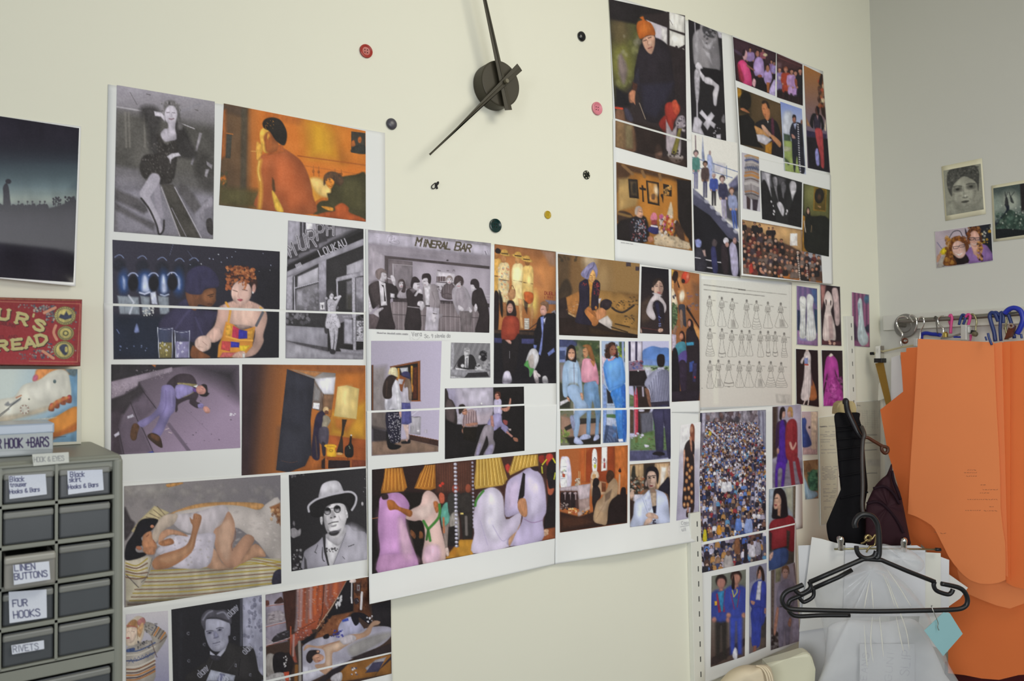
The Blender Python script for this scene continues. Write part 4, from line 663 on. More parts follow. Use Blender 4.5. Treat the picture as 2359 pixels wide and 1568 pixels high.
def p_party(c):
    c.f('1d1819').p('a69eb0',(965,645,1550,635,1550,900,1520,1080,1100,1090,965,900),8).p('c4bdcf',(1150,640,1540,640,1540,840,1300,860),90,.8).p('8d86a2',(980,650,1100,650,1120,900,1000,880),50,.7).e('f6f2f6',1408,832,9,12,0,8).p('c8b4c0',(1300,960,1530,930,1510,1080,1330,1090),60,.6)
    c.p('171415',(1550,630,1930,625,1930,1400,1500,1450,1560,1080),8).b('2a2322',(965,670,1000,690,1015,770,1060,800,1100,900,1110,1080,965,1050),9).b('55484a',(985,800,1050,800,1090,930,1070,1060,980,1000),16,.8).p('171415',(965,1020,1100,1080,1350,1100,1480,1080,1350,1440,965,1500),14)
    # man asleep on a chair in a striped shirt
    c.b('a38c90',(1170,1080,1200,960,1260,905,1330,920,1360,1060,1340,1120,1200,1110),7)
    for i in range(6): c.l('55404a',9,(1200 + i * 28,950 - i * 6,1190 + i * 30,1100),5,.8)
    c.b('2a211f',(1130,900,1140,850,1190,840,1220,880,1200,900,1170,940,1140,960),8).b('b07c68',(1175,930,1215,890,1235,920,1225,965,1185,965),7).l('2c2020',7,(1185,925,1225,915),4).b('a87664',(1210,1085,1260,1070,1350,1060,1355,1085,1260,1105),7).b('b07c68',(1170,1160,1190,1100,1200,1110,1185,1190),6).p('b4aebc',(1115,960,1170,960,1180,1080,1115,1075),8).p('17130f',(1180,1120,1350,1110,1340,1300,1190,1260),12)
    # woman laughing,arm raised
    c.b('b8b0ce',(1555,830,1570,780,1640,780,1650,870,1650,960,1560,960),7).e('b87c6c',1600,740,32,48,5,7).b('4a2a22',(1575,720,1585,690,1630,695,1640,740,1635,780,1620,740,1600,710),7).l('2c1e20',6,(1588,735,1620,738),4).l('8a3a40',7,(1590,768,1612,766),4).b('b07a6a',(1640,890,1720,870,1750,770,1765,790,1745,900,1690,930),7)
    # man dancing,bent back,in pale trousers
    c.b('8d86b4',(1480,1060,1560,960,1640,960,1660,1060,1730,1120,1700,1170,1640,1110,1560,1160,1500,1120),7).b('a8a0c8',(1555,960,1640,970,1620,1090,1560,1100),30,.7).p('a87870',(1515,980,1545,975,1560,1100,1545,1150,1520,1130),7).p('8d86b4',(1650,1090,1720,1150,1740,1170,1700,1190,1640,1130),6).p('a87870',(1715,1160,1790,1225,1770,1240,1700,1180),6).b('9a6450',(1790,1240,1840,1250,1845,1290,1800,1280),6).b('8a4444',(1665,1030,1720,1040,1715,1090,1680,1080),7)
    c.b('8f8590',(1460,1090,1550,1120,1550,1250,1570,1320,1530,1450,1430,1452,1490,1330,1470,1220,1440,1300,1370,1460,1320,1460,1370,1290,1410,1170),7).b('9a92ba',(1340,1440,1370,1330,1400,1310,1375,1455),12,.7).b('9a92ba',(1450,1440,1500,1340,1550,1330,1525,1445),14,.7).p('a89a9c',(1730,1130,1765,1135,1765,1160,1735,1155),5)
    c.n(.05,6,1)

def p_straw(c):
    c.f('2a1a1a').g('1c1214','4a2a22',80,600,1860,400).p('5a3428',(690,150,1060,130,1060,440,700,440),30,.8)
    for i in range(16): c.l('3a2420',6,(700 + i * 23,150,705 + i * 23,440),5,.7)
    c.p('15100f',(75,480,140,470,150,1200,75,1235),20,.9).l('8a5430',8,(75,695,130,685)).p('16110f',(400,440,580,440,580,1100,500,1050,400,720),20).sc(['7a4a2c'],5,460,830,570,860,12,20,2,.8).p('b8822c',(780,1090,930,900,1060,900,1060,1050),10).p('a86a20',(790,1060,900,960,900,1060),30,.7)
    # onlookers
    c.b('b0543c',(725,470,745,440,780,470,775,540,735,540),8).b('5a9a8c',(745,620,790,540,825,560,830,720,760,780),8).p('8a7a74',(760,790,830,730,810,980,780,980),10).l('b06a48',20,(770,690,775,830),10).b('c8b0a8',(785,990,815,980,825,1050,800,1060),7)
    c.b('33302e',(810,480,860,440,940,460,930,620,830,660),9).e('8a3a2c',885,405,32,44).b('8d8680',(830,680,910,640,925,900,850,870),10).b('2d2826',(920,480,1000,440,1060,500,1060,620,940,640),9).e('8a4430',1010,400,28,42).p('1e1a1a',(820,780,900,760,920,970,810,960),10).p('26211f',(930,640,1060,640,1050,880,960,900),10).l('6a6260',26,(990,680,995,850),12).r('2a2420',935,640,965,700).r('d8c070',935,638,965,655).sc(['c03a2c'],2,735,345,765,375,14,16)
    # beaded lamp strings
    for i in range(22): c.e('a8a4b8',885 + i * .6,165 + i * 38,17,15,0,6); c.e('e6e4f0',882 + i * .6,161 + i * 38,7,6,0,5)
    for i in range(18): c.e('9a94a8',1052 + i * .8,150 + i * 37,11,12,0,6)
    # right-hand background
    c.p('3a2420',(1680,80,1865,50,1865,880,1720,910),14).b('b03a30',(1770,90,1800,60,1840,80,1830,170,1780,180),8).b('8a2a24',(1700,90,1750,80,1755,150,1710,150),10).b('1c1618',(1780,190,1865,160,1865,780,1750,790,1790,480),10).l('c8c030',14,(1840,110,1862,150),6).l('c8c030',12,(1735,170,1775,120),6).l('b8b83a',12,(1730,190,1735,250),6).l('b8b83a',12,(1862,250,1850,310),6).b('b05a40',(1780,310,1800,400,1850,400,1830,460,1790,450),8).p('8a4a2c',(1720,800,1862,780,1862,890,1720,910),12).sc(['c09a80'],3,1740,800,1850,850,18,26,.8).b('b03830',(1370,190,1400,160,1425,200,1400,250),10)
    # straw-hatted dancers in pale robes
    c.b('b584b8',(140,600,160,480,300,440,380,470,440,570,400,700,430,860,520,1110,480,1160,130,1225,150,1000,130,800),8).b('cf9ad0',(160,620,300,520,380,640,350,1000,200,1050,160,800),90,.8).b('d8b4c4',(330,700,400,740,480,1060,400,1100,350,1000),40,.7).l('a878b0',8,(150,1050,330,1030),8,.6).b('c090b8',(150,1060,330,1040,490,1040,515,1140,140,1215),30,.6)
    c.b('d6b4ae',(450,610,540,560,570,460,620,420,690,460,740,560,730,680,740,760,790,1090,570,1135,590,860,560,720,480,720,400,690),8).b('dcb6d0',(590,970,720,960,730,1100,580,1130),30,.8).b('e6cfc8',(470,620,600,560,680,480,680,620,560,700),40,.7).b('a5602e',(220,520,280,520,340,580,460,620,440,680,320,610,240,610),8).b('a86238',(670,540,710,530,730,600,700,640),9)
    c.l('3f7a34',26,(730,560,725,680,620,800),9,1,True).l('3f7a34',26,(575,720,620,800,640,910),9).l('2f5a28',22,(620,800,605,900),9)
    c.b('cfc3dc',(1060,700,1100,480,1180,410,1270,395,1350,480,1380,700,1520,620,1530,680,1500,800,1400,900,1410,970,1060,1035,1070,840),8).b('e2dcec',(1180,460,1290,430,1340,600,1300,900,1180,800),70,.8).l('a79ac0',7,(1130,720,1200,950),8,.6).l('a79ac0',7,(1250,760,1340,910,1400,880),8,.7,True).l('3f7a34',22,(1160,425,1095,510,1080,570),9,1,True)
    c.b('bfb2d6',(1370,500,1400,330,1520,250,1620,200,1740,300,1775,600,1740,710,1730,910,1430,965,1400,900,1520,760,1530,640,1380,680),8).b('d4cae4',(1570,280,1700,300,1740,560,1620,680,1570,500),70,.8).b('cdb8d4',(1400,400,1500,320,1500,520,1400,600),40,.6).p('1d1719',(1545,245,1568,260,1560,470,1515,550,1492,545,1510,440),6).l('8a6a94',7,(1560,700,1640,735,1740,710),7,.8,True)
    c.b('b8805c',(1505,510,1570,505,1590,640,1570,680,1530,660,1495,590),8).b('c89a78',(1410,890,1500,800,1510,760,1420,960),9)
    for hat in ((200,205,370,200,415,390,380,430,160,450,160,420,190,300),(590,180,690,168,695,400,640,420,485,400,540,260),(1090,120,1330,95,1395,310,1350,370,1080,410,1070,360),(1460,85,1690,70,1695,180,1560,205,1420,275,1405,240)):
        q = np.array(hat).reshape(-1,2); big = hat[0] > 1000; c.p('b8742a' if not big else 'c9a04a',hat,8); x0,x1 = q[:,0].min(),q[:,0].max(); y0,y1 = q[:,1].min(),q[:,1].max(); xm = (q[0,0] + q[1,0]) / 2
        n = int((x1 - x0) / 13)
        for i in range(n):
            t = i / (n - 1); xb = x0 + 14 + (x1 - x0 - 28) * t; xt = q[0,0] + (q[1,0] - q[0,0]) * t
            ye = y1 - 34 - (0 if not big else 20 * t)
            if hat[0] == 1460: ye = 235 - 70 * t
            c.l(['7a4418','d89a44','8a5420'][i % 3] if not big else ['7a5a20','e0c070','9a7428'][i % 3],6,(xt,y0 + 6,xb,ye),4,.8)
    c.b('2a1c1e',(165,470,220,455,230,500,180,510),8).b('2c1e20',(1620,195,1690,190,1690,230,1650,225),8)
    c.n(.05,6,1)
def p_turban(c):
    c.f('7a5a38').g('6a4c30','8a6a40',100,600,1000,500).e('c8b498',570,180,110,130,0,130,.9).e('a8895e',760,460,130,260,0,160,.8).p('4a3a2a',(65,60,260,90,240,600,75,700),60,.8).sc(['3a3026'],12,80,80,400,170,10,22,1.4,.6)
    c.r('3a3038',1128,195,1190,258).l('3a3038',9,(1200,210,1200,260)).r('3a3038',1275,262,1335,325).b('2e2620',(80,640,160,480,230,470,290,620,240,760,90,800),30,.8).p('2a2020',(60,780,240,720,340,1080,400,1330,90,1330),20)
    c.p('a8703c',(195,740,400,640,410,860,350,1040,230,970),12).sc(['c8a080','8a5a3a'],20,210,780,380,980,6,22,.4,.7).p('b89468',(235,970,350,1030,330,1050,225,995),8).p('8f6a3a',(640,620,1330,700,1310,1250,760,1140,640,900),20).p('6a4c2c',(1000,640,1330,690,1320,800,1150,760),40,.5)
    c.p('c2b8b4',(680,1100,840,1020,920,1120,900,1240,670,1180),16).p('a0763c',(860,990,1310,1080,1300,1230,930,1180),40,.7).p('241a18',(90,1060,600,1060,900,1240,1310,1320,1305,1372,90,1325),12).p('3a2818',(560,1200,1100,1320,700,1330,560,1300),30,.7)
    for a in ((960,1150,1180,1200),(900,1200,1150,1280),(680,1180,900,1245)): c.l('2a2018',18,a,10)
    c.b('2b2228',(720,880,740,800,820,765,900,800,905,870,830,935,750,920),9).b('9a703a',(900,860,960,800,1100,790,1190,830,1190,900,1080,950,960,930),9).l('2c2422',30,(910,900,980,950,1080,970,1200,900,1250,860),10,1,True).sc(['2f2620'],26,930,780,1190,920,6,14,.6,.9).sc(['2f2824'],30,1110,1010,1260,1150,6,14,.5,.8).sc(['2c2622'],14,1190,730,1320,900,8,18,.5,.7).p('c8bcc0',(690,760,745,750,720,830,690,840),8)
    c.b('b87440',(480,960,560,900,660,960,700,1060,690,1150,620,1185,540,1080),9).b('b87c54',(660,960,740,900,810,940,820,1000,760,1060,680,1090),9).b('a8683a',(510,870,560,900,640,970,660,1040,600,1000,510,910),9)
    c.b('252030',(350,1040,400,800,395,560,430,490,530,455,560,600,570,760,560,860,480,960,590,1130,560,1170,350,1130),8).b('231c28',(590,600,610,480,680,470,725,530,720,640,700,780,700,900,640,940,590,920,575,760),8).p('b8803c',(540,470,612,500,590,700,580,880,560,860,560,600),10).sc(['8a2a34','a03a3a'],30,630,500,715,720,6,12,.8,.8).sc(['7a2a2a'],8,440,520,520,560,5,10).e('b07038',660,900,20,26)
    c.b('d2a060',(545,440,560,360,620,300,655,380,650,450,610,510,580,500),9).b('8d88b2',(425,375,520,250,590,198,640,200,680,290,685,380,660,440,650,370,615,310,570,370,545,450,500,450),8).b('7a769e',(430,380,520,330,600,280,560,380,540,450,490,440),20,.8).l('3c3a54',9,(630,200,620,260,560,320,520,420),8,1,True).l('a8a4c8',12,(510,270,480,360),12,.8).l('6a4424',8,(570,400,590,398),5,.9).l('6a4424',8,(622,396,645,400),5,.9).l('a06a48',7,(606,400,600,450),7,.8).l('a05a48',8,(590,470,620,470),5,.9)
    c.n(.06,8,1)
def p_smoke(c):
    c.f('211c20').g('2a2022','15131a',1400,900,1600,300).p('4a3a30',(1350,820,1500,720,1560,1060,1400,1160,1350,1100),50,.7)
    c.e('c0a090',1630,600,76,122,4,9).p('8a6a60',(1640,500,1700,520,1690,690,1640,700),24,.7).b('2c2220',(1540,560,1550,480,1640,440,1710,500,1710,600,1690,520,1640,470,1600,520,1560,560),12).e('b89484',1540,610,16,30,0,6)
    c.l('2c2022',11,(1585,566,1618,566),6).l('2c2022',9,(1655,566,1688,570),6).l('4a3430',9,(1578,545,1620,540),6,.8).l('7a5a50',8,(1640,580,1648,625),7,.7).b('a05458',(1608,660,1650,655,1670,665,1640,682),6)
    c.b('bdb4ba',(1440,960,1490,800,1560,700,1530,680,1570,668,1690,710,1660,730,1740,830,1750,930,1720,980,1710,880,1640,790,1560,800,1540,900,1590,1040,1560,1090,1500,1060),8).b('cfc4c8',(1500,790,1570,710,1680,740,1730,830,1700,840,1620,770,1530,830),14,.8).l('8a7f88',6,(1540,800,1560,890),6,.7)
    c.p('2c2c5a',(1590,800,1640,830,1660,1120,1640,1130,1580,860),10,.9).sc(['8a9ae0'],8,1640,1000,1668,1190,4,8).b('191620',(1560,820,1700,850,1720,1150,1640,1000,1600,1080),14,.6).b('b89484',(1620,1250,1650,1220,1700,1230,1690,1270,1640,1280),7).l('4a2a2a',14,(1370,1210,1620,1250),8).b('a88a80',(1350,1210,1375,1260,1370,1290,1350,1280),7).n(.06,8,1)
def p_dancers(c):
    c.f('8a5634').p('9a6238',(1830,300,2280,375,2270,1060,2050,1000),60,.7).p('5a4438',(2150,500,2280,560,2270,900,2180,860),60,.5).sc(['5a5a72','7a5a68'],12,2080,600,2250,940,14,34,.6,.6).p('2a1c18',(2070,860,2270,1200,2270,1230,2060,920),8).p('c08850',(2180,1140,2280,1260,2270,1460,2180,1300),14)
    c.e('b8402c',2050,430,66,96,6,10).e('d88a70',2085,420,20,60,10,20,.8).b('2a1a18',(1840,420,1880,330,1930,350,1930,440,1880,520),10).b('2e1e1a',(1980,480,2010,450,2045,480,2030,520,1990,510),9).p('c8a04a',(1830,300,1870,320,1840,420),8).p('c89058',(1835,470,1870,480,1870,620,1840,640),10)
    c.b('b87a48',(1935,440,1975,430,2000,540,2050,600,2070,720,2080,840,2050,820,2030,760,2020,850,1970,860,1940,700,1930,640,1970,600,1940,520),8).b('2a1816',(1920,460,1935,500,1960,580,1945,590,1925,520),7).e('e8dcc8',1995,720,40,88,6,24).b('d8c8b0',(1840,600,1890,680,1930,860,1890,900,1840,840),12).sc(['2c2a40'],6,1840,690,1890,760,8,14)
    c.b('34343e',(1945,860,2040,860,2050,1000,2065,1190,2010,1150,2000,960,1960,1010),8).b('8a6a58',(1960,960,2000,950,2010,1180,1975,1200),10).b('3f4f38',(1840,840,1900,860,1930,950,1900,1200,1840,1230),9).sc(['5a7a50','2a3428','7a8a60'],50,1840,850,1925,1200,6,14,1,.7).b('8a6a5c',(1880,1180,1920,1200,1890,1310,1850,1300),10)
    c.p('b4a8bc',(1840,1310,1905,1320,1905,1568,1840,1568),8).b('231c22',(2060,1280,2110,1200,2170,1200,2220,1320,2270,1500,2260,2300,2040,2300,2060,1600),9).b('1c1418',(2080,1120,2110,1070,2160,1110,2175,1220,2140,1260,2100,1200),9).e('b07a68',2110,1145,24,50,0,8).p('3a8ab0',(2060,1440,2180,1430,2180,1480,2070,1490),8)
    c.b('2c1a18',(1955,1320,1985,1260,2030,1290,2050,1420,2000,1440),9).e('b87a60',1985,1345,32,52,0,8).b('3f7a8c',(1890,1500,1960,1430,2050,1450,2060,1640,2060,1760,1930,1760,1920,1640),9).b('5a3a8a',(1940,1640,2060,1560,2060,1760,1940,1770),14,.8).b('2a2030',(1940,1770,2060,1760,2060,2240,1990,2240),10).b('17141a',(1840,1600,1930,1600,1960,2300,1840,2300),12).p('35488a',(2110,1750,2180,1720,2190,1880,2110,1900),8).p('2f2a4a',(2160,1760,2230,1760,2210,2050,2160,2050),9).e('b02a2a',2195,1980,12,18).sc(['c8c0d0'],4,1990,2210,2060,2240,8,14).p('231c26',(1830,2200,2270,2180,2260,2340,1830,2360),12).n(.05,8,1)
def p_jeans(c):
    c.f('6a6a58').p('3a4064',(70,60,290,70,280,160,70,150),12).p('7a86b4',(70,150,160,150,150,340,70,340),12).p('3a4468',(75,195,140,195,140,300,75,300),8).p('3a4a30',(260,70,556,80,556,560,480,300),40).sc(['566a3a','7a7a4a','2c3828','8a8070'],60,270,90,556,700,12,34,1,.5,12).p('8a7a86',(75,360,330,350,330,560,75,560),40,.8).p('2a2a26',(75,580,220,620,200,890,75,890),20,.9).sc(['4a5a34','8a6a50'],30,75,880,570,1060,12,26,.6,.5).p('a07868',(85,980,570,1060,570,1240,85,1260),24,.8).sc(['8a9a50','5a7038'],30,90,1150,190,1320,10,22,1,.7).p('1a1616',(140,1240,570,1200,570,1320,200,1330),20,.9).p('2c2824',(130,1120,330,1010,560,1010,560,1060,330,1080,150,1160),9).p('c8c4cc',(80,810,180,770,190,800,80,860),6).p('a8a8b0',(240,820,310,820,310,960,240,960),7)
    c.b('6f90b8',(375,590,520,570,545,720,570,900,550,1080,540,1220,500,1220,510,1000,470,800,450,1000,440,1210,395,1210,400,960,370,760),8).b('56789e',(480,600,540,700,560,900,520,950),20,.7).b('d890a8',(330,520,340,380,360,300,420,290,500,330,540,480,545,600,520,590,500,560,380,580,340,560),8).b('e0a4b8',(370,340,440,320,480,480,420,560,360,500),40,.7).p('b87a50',(440,310,505,320,490,390,470,370),7).b('8a5a34',(350,140,400,120,450,140,480,230,500,320,460,310,420,240,400,170),9).b('c08a64',(355,180,400,165,420,240,380,290,360,240),8).l('8a4a40',7,(362,258,385,262),5).l('4a3020',5,(362,210,385,208),4)
    c.b('9ab4d4',(105,560,120,380,180,300,280,310,320,420,340,560,350,710,320,710,290,590,180,600,175,740,120,740),8).b('b0c6e0',(190,340,290,340,290,600,190,600),30,.7).l('6a86ac',6,(165,420,180,600),6,.7).l('6a86ac',6,(295,400,300,600),6,.7).l('6a86ac',5,(190,400,300,410),5,.6).l('5a3a4a',6,(245,350,250,600),5,.5).b('1c1518',(145,310,170,160,220,125,265,170,275,320,240,330,180,310),9).e('c8967c',217,240,42,70,3,8).l('3a2420',6,(185,222,208,222),4).l('3a2420',6,(228,222,250,224),4).b('e8e0e4',(195,274,216,282,240,274,218,290),5).l('a06a54',5,(216,235,214,258),6,.6)
    c.b('8fa8cc',(175,620,300,620,350,760,420,860,400,930,320,1000,320,1060,290,1230,245,1220,240,1080,200,1000,250,960,250,840,180,740),8).b('a4bcdc',(190,640,280,640,380,830,330,880,230,780),30,.6).l('6a86ac',7,(300,680,410,850),8,.6).b('8a8fb0',(200,990,240,980,260,1090,240,1160,215,1100),8).b('c8967c',(320,710,350,710,360,790,340,780),6).b('c8967c',(155,750,190,770,195,810,180,800),6)
    for q in ((245,1300,260,1235,300,1240,360,1310,300,1325),(310,1250,370,1200,440,1215,440,1250,350,1268),(480,1270,500,1215,545,1210,550,1250,500,1280)): c.b('a8b0d4',q,7)
    c.n(.04,7,1)
def p_bluetop(c):
    c.f('a4b4d0').p('3a4a34',(790,90,860,90,860,330,790,300),14).sc(['a8b030','5a7a30'],20,780,110,850,320,10,24,1,.7).l('8a98c0',26,(835,100,840,340),8).p('c8b4c4',(580,250,640,290,600,600,590,600),10).p('7a94cc',(600,590,640,640,640,1270,598,1270),8).p('1e1e24',(640,650,700,720,720,830,650,830),9).p('a0aec8',(640,830,740,830,740,860,640,860),5).p('4a6a44',(640,960,760,960,760,1010,640,1000),10).p('c0c8e0',(640,1000,760,1010,745,1110,640,1090),8).p('3a4868',(630,1090,760,1110,800,1300,600,1305),12)
    for i in range(6): c.l('8a9ac8',6,(640 + i * 22,1290,700 + i * 14,1020),5,.6)
    c.b('3a78c8',(690,690,860,600,870,880,885,1100,860,1290,790,1270,750,1000,740,860),8).b('2a58b0',(820,640,868,650,880,1200,840,1280,830,900),20,.8).sc(['6a9ad8','4a84d0'],40,720,700,850,1250,5,16,2,.4).b('5a94dc',(600,400,640,300,740,280,820,280,860,440,865,580,690,680,650,620),8).b('74aae8',(650,340,780,320,800,480,720,560,660,500),60,.7).b('3f78cc',(600,400,630,450,660,620,640,610),14,.8).l('3a70c4',7,(650,660,860,585),6,.7).l('3a70c4',8,(830,330,850,560),10,.6)
    c.b('33201c',(620,270,640,140,690,92,740,110,770,220,780,280,740,270,700,240,680,290),9).sc(['4a2e26','20130f'],40,625,110,775,280,8,16,1.4,.6).e('8a5a48',715,195,40,66,8,8).l('2a1814',6,(700,180,722,178),4).l('2a1814',6,(738,180,752,182),4).l('8a2a34',9,(722,232,748,230),5).p('d898a4',(650,290,690,300,740,260,748,270,715,310,660,322),6).p('e0dcec',(775,1260,835,1255,840,1290,790,1295),6).n(.04,7,1)
def p_bluetop2(c): p_bluetop(c)
def p_field(c):
    c.f('b8b8d8').b('5a80c4',(1070,210,1130,160,1200,140,1290,160,1400,180,1400,400,1070,380),10).p('7a94cc',(1070,300,1400,320,1400,400,1070,390),30,.8).p('8aa06a',(1070,370,1400,380,1400,450,1100,440),14,.8).p('c8c8d8',(1090,390,1180,390,1180,460,1110,460),14,.8).sc(['3a4a34'],10,1180,395,1390,415,10,20,.5)
    c.p('c4bed0',(905,85,1065,85,1070,400,905,400),6).p('2a2440',(905,85,930,85,930,320,905,320),6).p('2a2440',(985,85,1010,85,1010,315,985,315),6).l('3a2c34',7,(1065,85,1068,340)).p('7a6a86',(905,330,1070,320,1075,420,905,430),10).sc(['4a5a9a','3a3448','8a4a5a'],24,910,320,1070,410,8,20,.6,.8).p('1f1a1e',(910,430,1100,430,1130,520,1100,620,910,620),8).l('8a6a74',10,(915,432,1095,428)).p('b8b8cc',(1100,420,1180,440,1130,520),8).e('c8c8d0',1020,440,9,9)
    c.p('5a6a4a',(915,720,970,740,970,870,915,870),10).p('2a201e',(960,620,1120,620,1180,870,1060,1200,1000,1210,980,800),14).l('a8a0b4',20,(1075,640,1080,740),8).p('5a5a68',(1045,950,1200,930,1200,1210,1060,1220),20).p('4a3a30',(920,900,970,910,970,1190,920,1190),10).b('b03448',(970,720,1000,640,1015,740,1020,900,1015,1290,985,1310,975,1000),8).l('c8788a',10,(985,740,990,1280),8,.7).l('7a86a8',12,(990,630,990,720),7).b('6a78b0',(985,1310,1020,1300,1030,1330,990,1335),6).e('c0bcd0',1060,915,36,16)
    c.p('4a6a30',(1050,1200,1400,1100,1400,1400,920,1400,920,1250),20,.8).sc(['5a7a3a','3a4a2c','7a6a50'],60,925,1220,1400,1400,8,24,.5,.5).p('4a7838',(1200,940,1230,940,1230,1130,1205,1160),10).p('4a4a6a',(915,1400,1410,1390,1410,1480,1100,1520,915,1520),16).sc(['c8c4d8','b0acc4'],8,925,1190,1110,1260,10,22,.7).b('cbc8d8',(1095,1325,1150,1335,1140,1355,1105,1358),6)
    c.b('8d8ea8',(1095,600,1160,480,1250,420,1340,420,1395,480,1400,800,1180,820,1170,680),8)
    for i in range(17): c.l('3a3a52',7,(1185 + i * 15 - max(0,5 - i) * 12,500 - min(i,8) * 9 + max(0,5 - i) * 30,1180 + i * 14,800),5,.75)
    c.p('b0b0c8',(1250,400,1335,390,1335,425,1250,425),7).b('1c1618',(1245,330,1250,260,1290,235,1335,255,1340,340,1320,390,1265,385),8).b('7a5444',(1100,650,1150,670,1170,800,1180,870,1150,860,1120,740),8).p('2c2838',(1170,815,1395,800,1400,880,1185,890),8).b('34324e',(1200,900,1410,890,1415,1460,1370,1440,1330,1060,1320,1430,1240,1430,1215,1100),8).l('232238',14,(1325,920,1335,1100),12,.7).b('1a161c',(1195,1430,1240,1410,1330,1425,1330,1455,1210,1450),7).n(.05,7,1)
def p_church(c):
    c.f('a85228').g('a05a30','b85c28',80,300,860,200).p('8a3a1c',(360,150,720,140,720,560,380,560),16).p('b85a2a',(360,150,440,150,380,220,370,560,300,560,300,180),20,.7).l('c07838',8,(375,170,368,540),8,.7).p('b0602c',(715,135,865,128,862,700,720,700),10)
    c.b('d4cce0',(80,600,82,300,130,258,190,300,205,600),8).b('f0eef2',(85,620,85,320,115,292,150,330,155,620),7).sc(['8a9ab0','b07a8a','98a870'],14,95,400,145,490,6,14,1,.6).p('a84a30',(105,460,135,460,135,500,105,500),6).l('8a90a0',4,(85,375,152,375),3).l('8a90a0',4,(85,515,152,515),3).l('8a90a0',4,(85,430,152,430),3)
    c.b('f0eef0',(455,430,452,220,480,165,508,220,505,430),7).l('3a3a5a',7,(470,300,480,270,495,300,490,340,475,330),5,1,True).e('c8c838',484,370,14,24,0,8).l('8a8088',4,(455,300,505,300),3).p('f4f2f2',(562,150,626,145,624,420,556,430),6).p('a03a34',(585,330,605,330,605,395,582,395),7).e('8a5a6a',592,300,10,24).l('b0a0a8',4,(560,330,622,325),3)
    c.b('d8c4b0',(445,450,480,425,520,440,525,510,440,520),8).b('c89a68',(455,470,490,465,495,520,455,520),8).p('c09a7a',(430,520,610,560,610,700,440,720),16).p('6a3820',(560,560,610,570,610,670,560,670),10).l('c8b080',5,(292,430,292,590),3).l('c8b080',5,(312,435,312,590),3).sc(['a89a88','7a5a4a','c0b0a0'],18,240,520,300,590,7,14).b('2a1a18',(755,430,775,390,790,430,780,445),6).l('b89a80',16,(770,470,765,700),7).sc(['a03a30'],2,765,385,780,400,5,7)
    c.p('b0a0a8',(75,620,280,595,430,575,430,640,280,660,75,660),6).p('4a3230',(75,660,290,660,300,870,80,860),10)
    for x in (105,165,225): c.b('211618',(x - 24,860,x - 22,700,x,680,x + 24,700,x + 26,860),8).l('a8949a',10,(x + 33,690,x + 34,760),6).b('a8949a',(x + 8,690,x + 33,670,x + 50,690,x + 33,700),6)
    c.p('b8a8b0',(275,600,430,575,420,740,300,810),7).p('a08884',(290,760,420,740,420,860,300,900),10).p('b09890',(280,910,420,835,425,870,285,970),8).sc(['c87a30','d8b880','9a4a2c','e0a890'],40,180,860,270,920,6,12,1,.9).sc(['c87a30','5a3a24'],14,340,890,420,960,8,16).sc(['8a7a78','6a4a40'],20,85,800,170,880,6,12)
    c.p('2a1814',(75,900,300,960,470,900,480,1000,860,1030,75,1145),16).p('4a2a1c',(80,960,400,960,480,1040,100,1100),40,.7).p('1c1212',(640,700,860,700,860,1035,620,1040),14).b('1c1214',(780,720,790,630,820,615,845,640,840,730),8)
    c.b('221a1c',(450,780,460,600,500,590,540,640,550,730,500,800,470,950,460,850),8).b('1a1416',(455,590,470,520,510,510,535,550,520,600,480,620),8).b('a88a6c',(465,1000,500,800,560,740,620,640,650,540,700,505,750,570,745,700,680,760,640,850,620,1040,560,1048),8).b('c0a48a',(520,860,580,790,660,640,690,600,640,760,600,900),26,.6).b('3a2418',(615,480,640,420,690,430,710,480,690,520,640,570,620,540),8).l('8a6a54',6,(500,980,600,800),7,.7).p('2c1c18',(600,700,680,640,660,740,600,790),14,.5).n(.05,7,1)
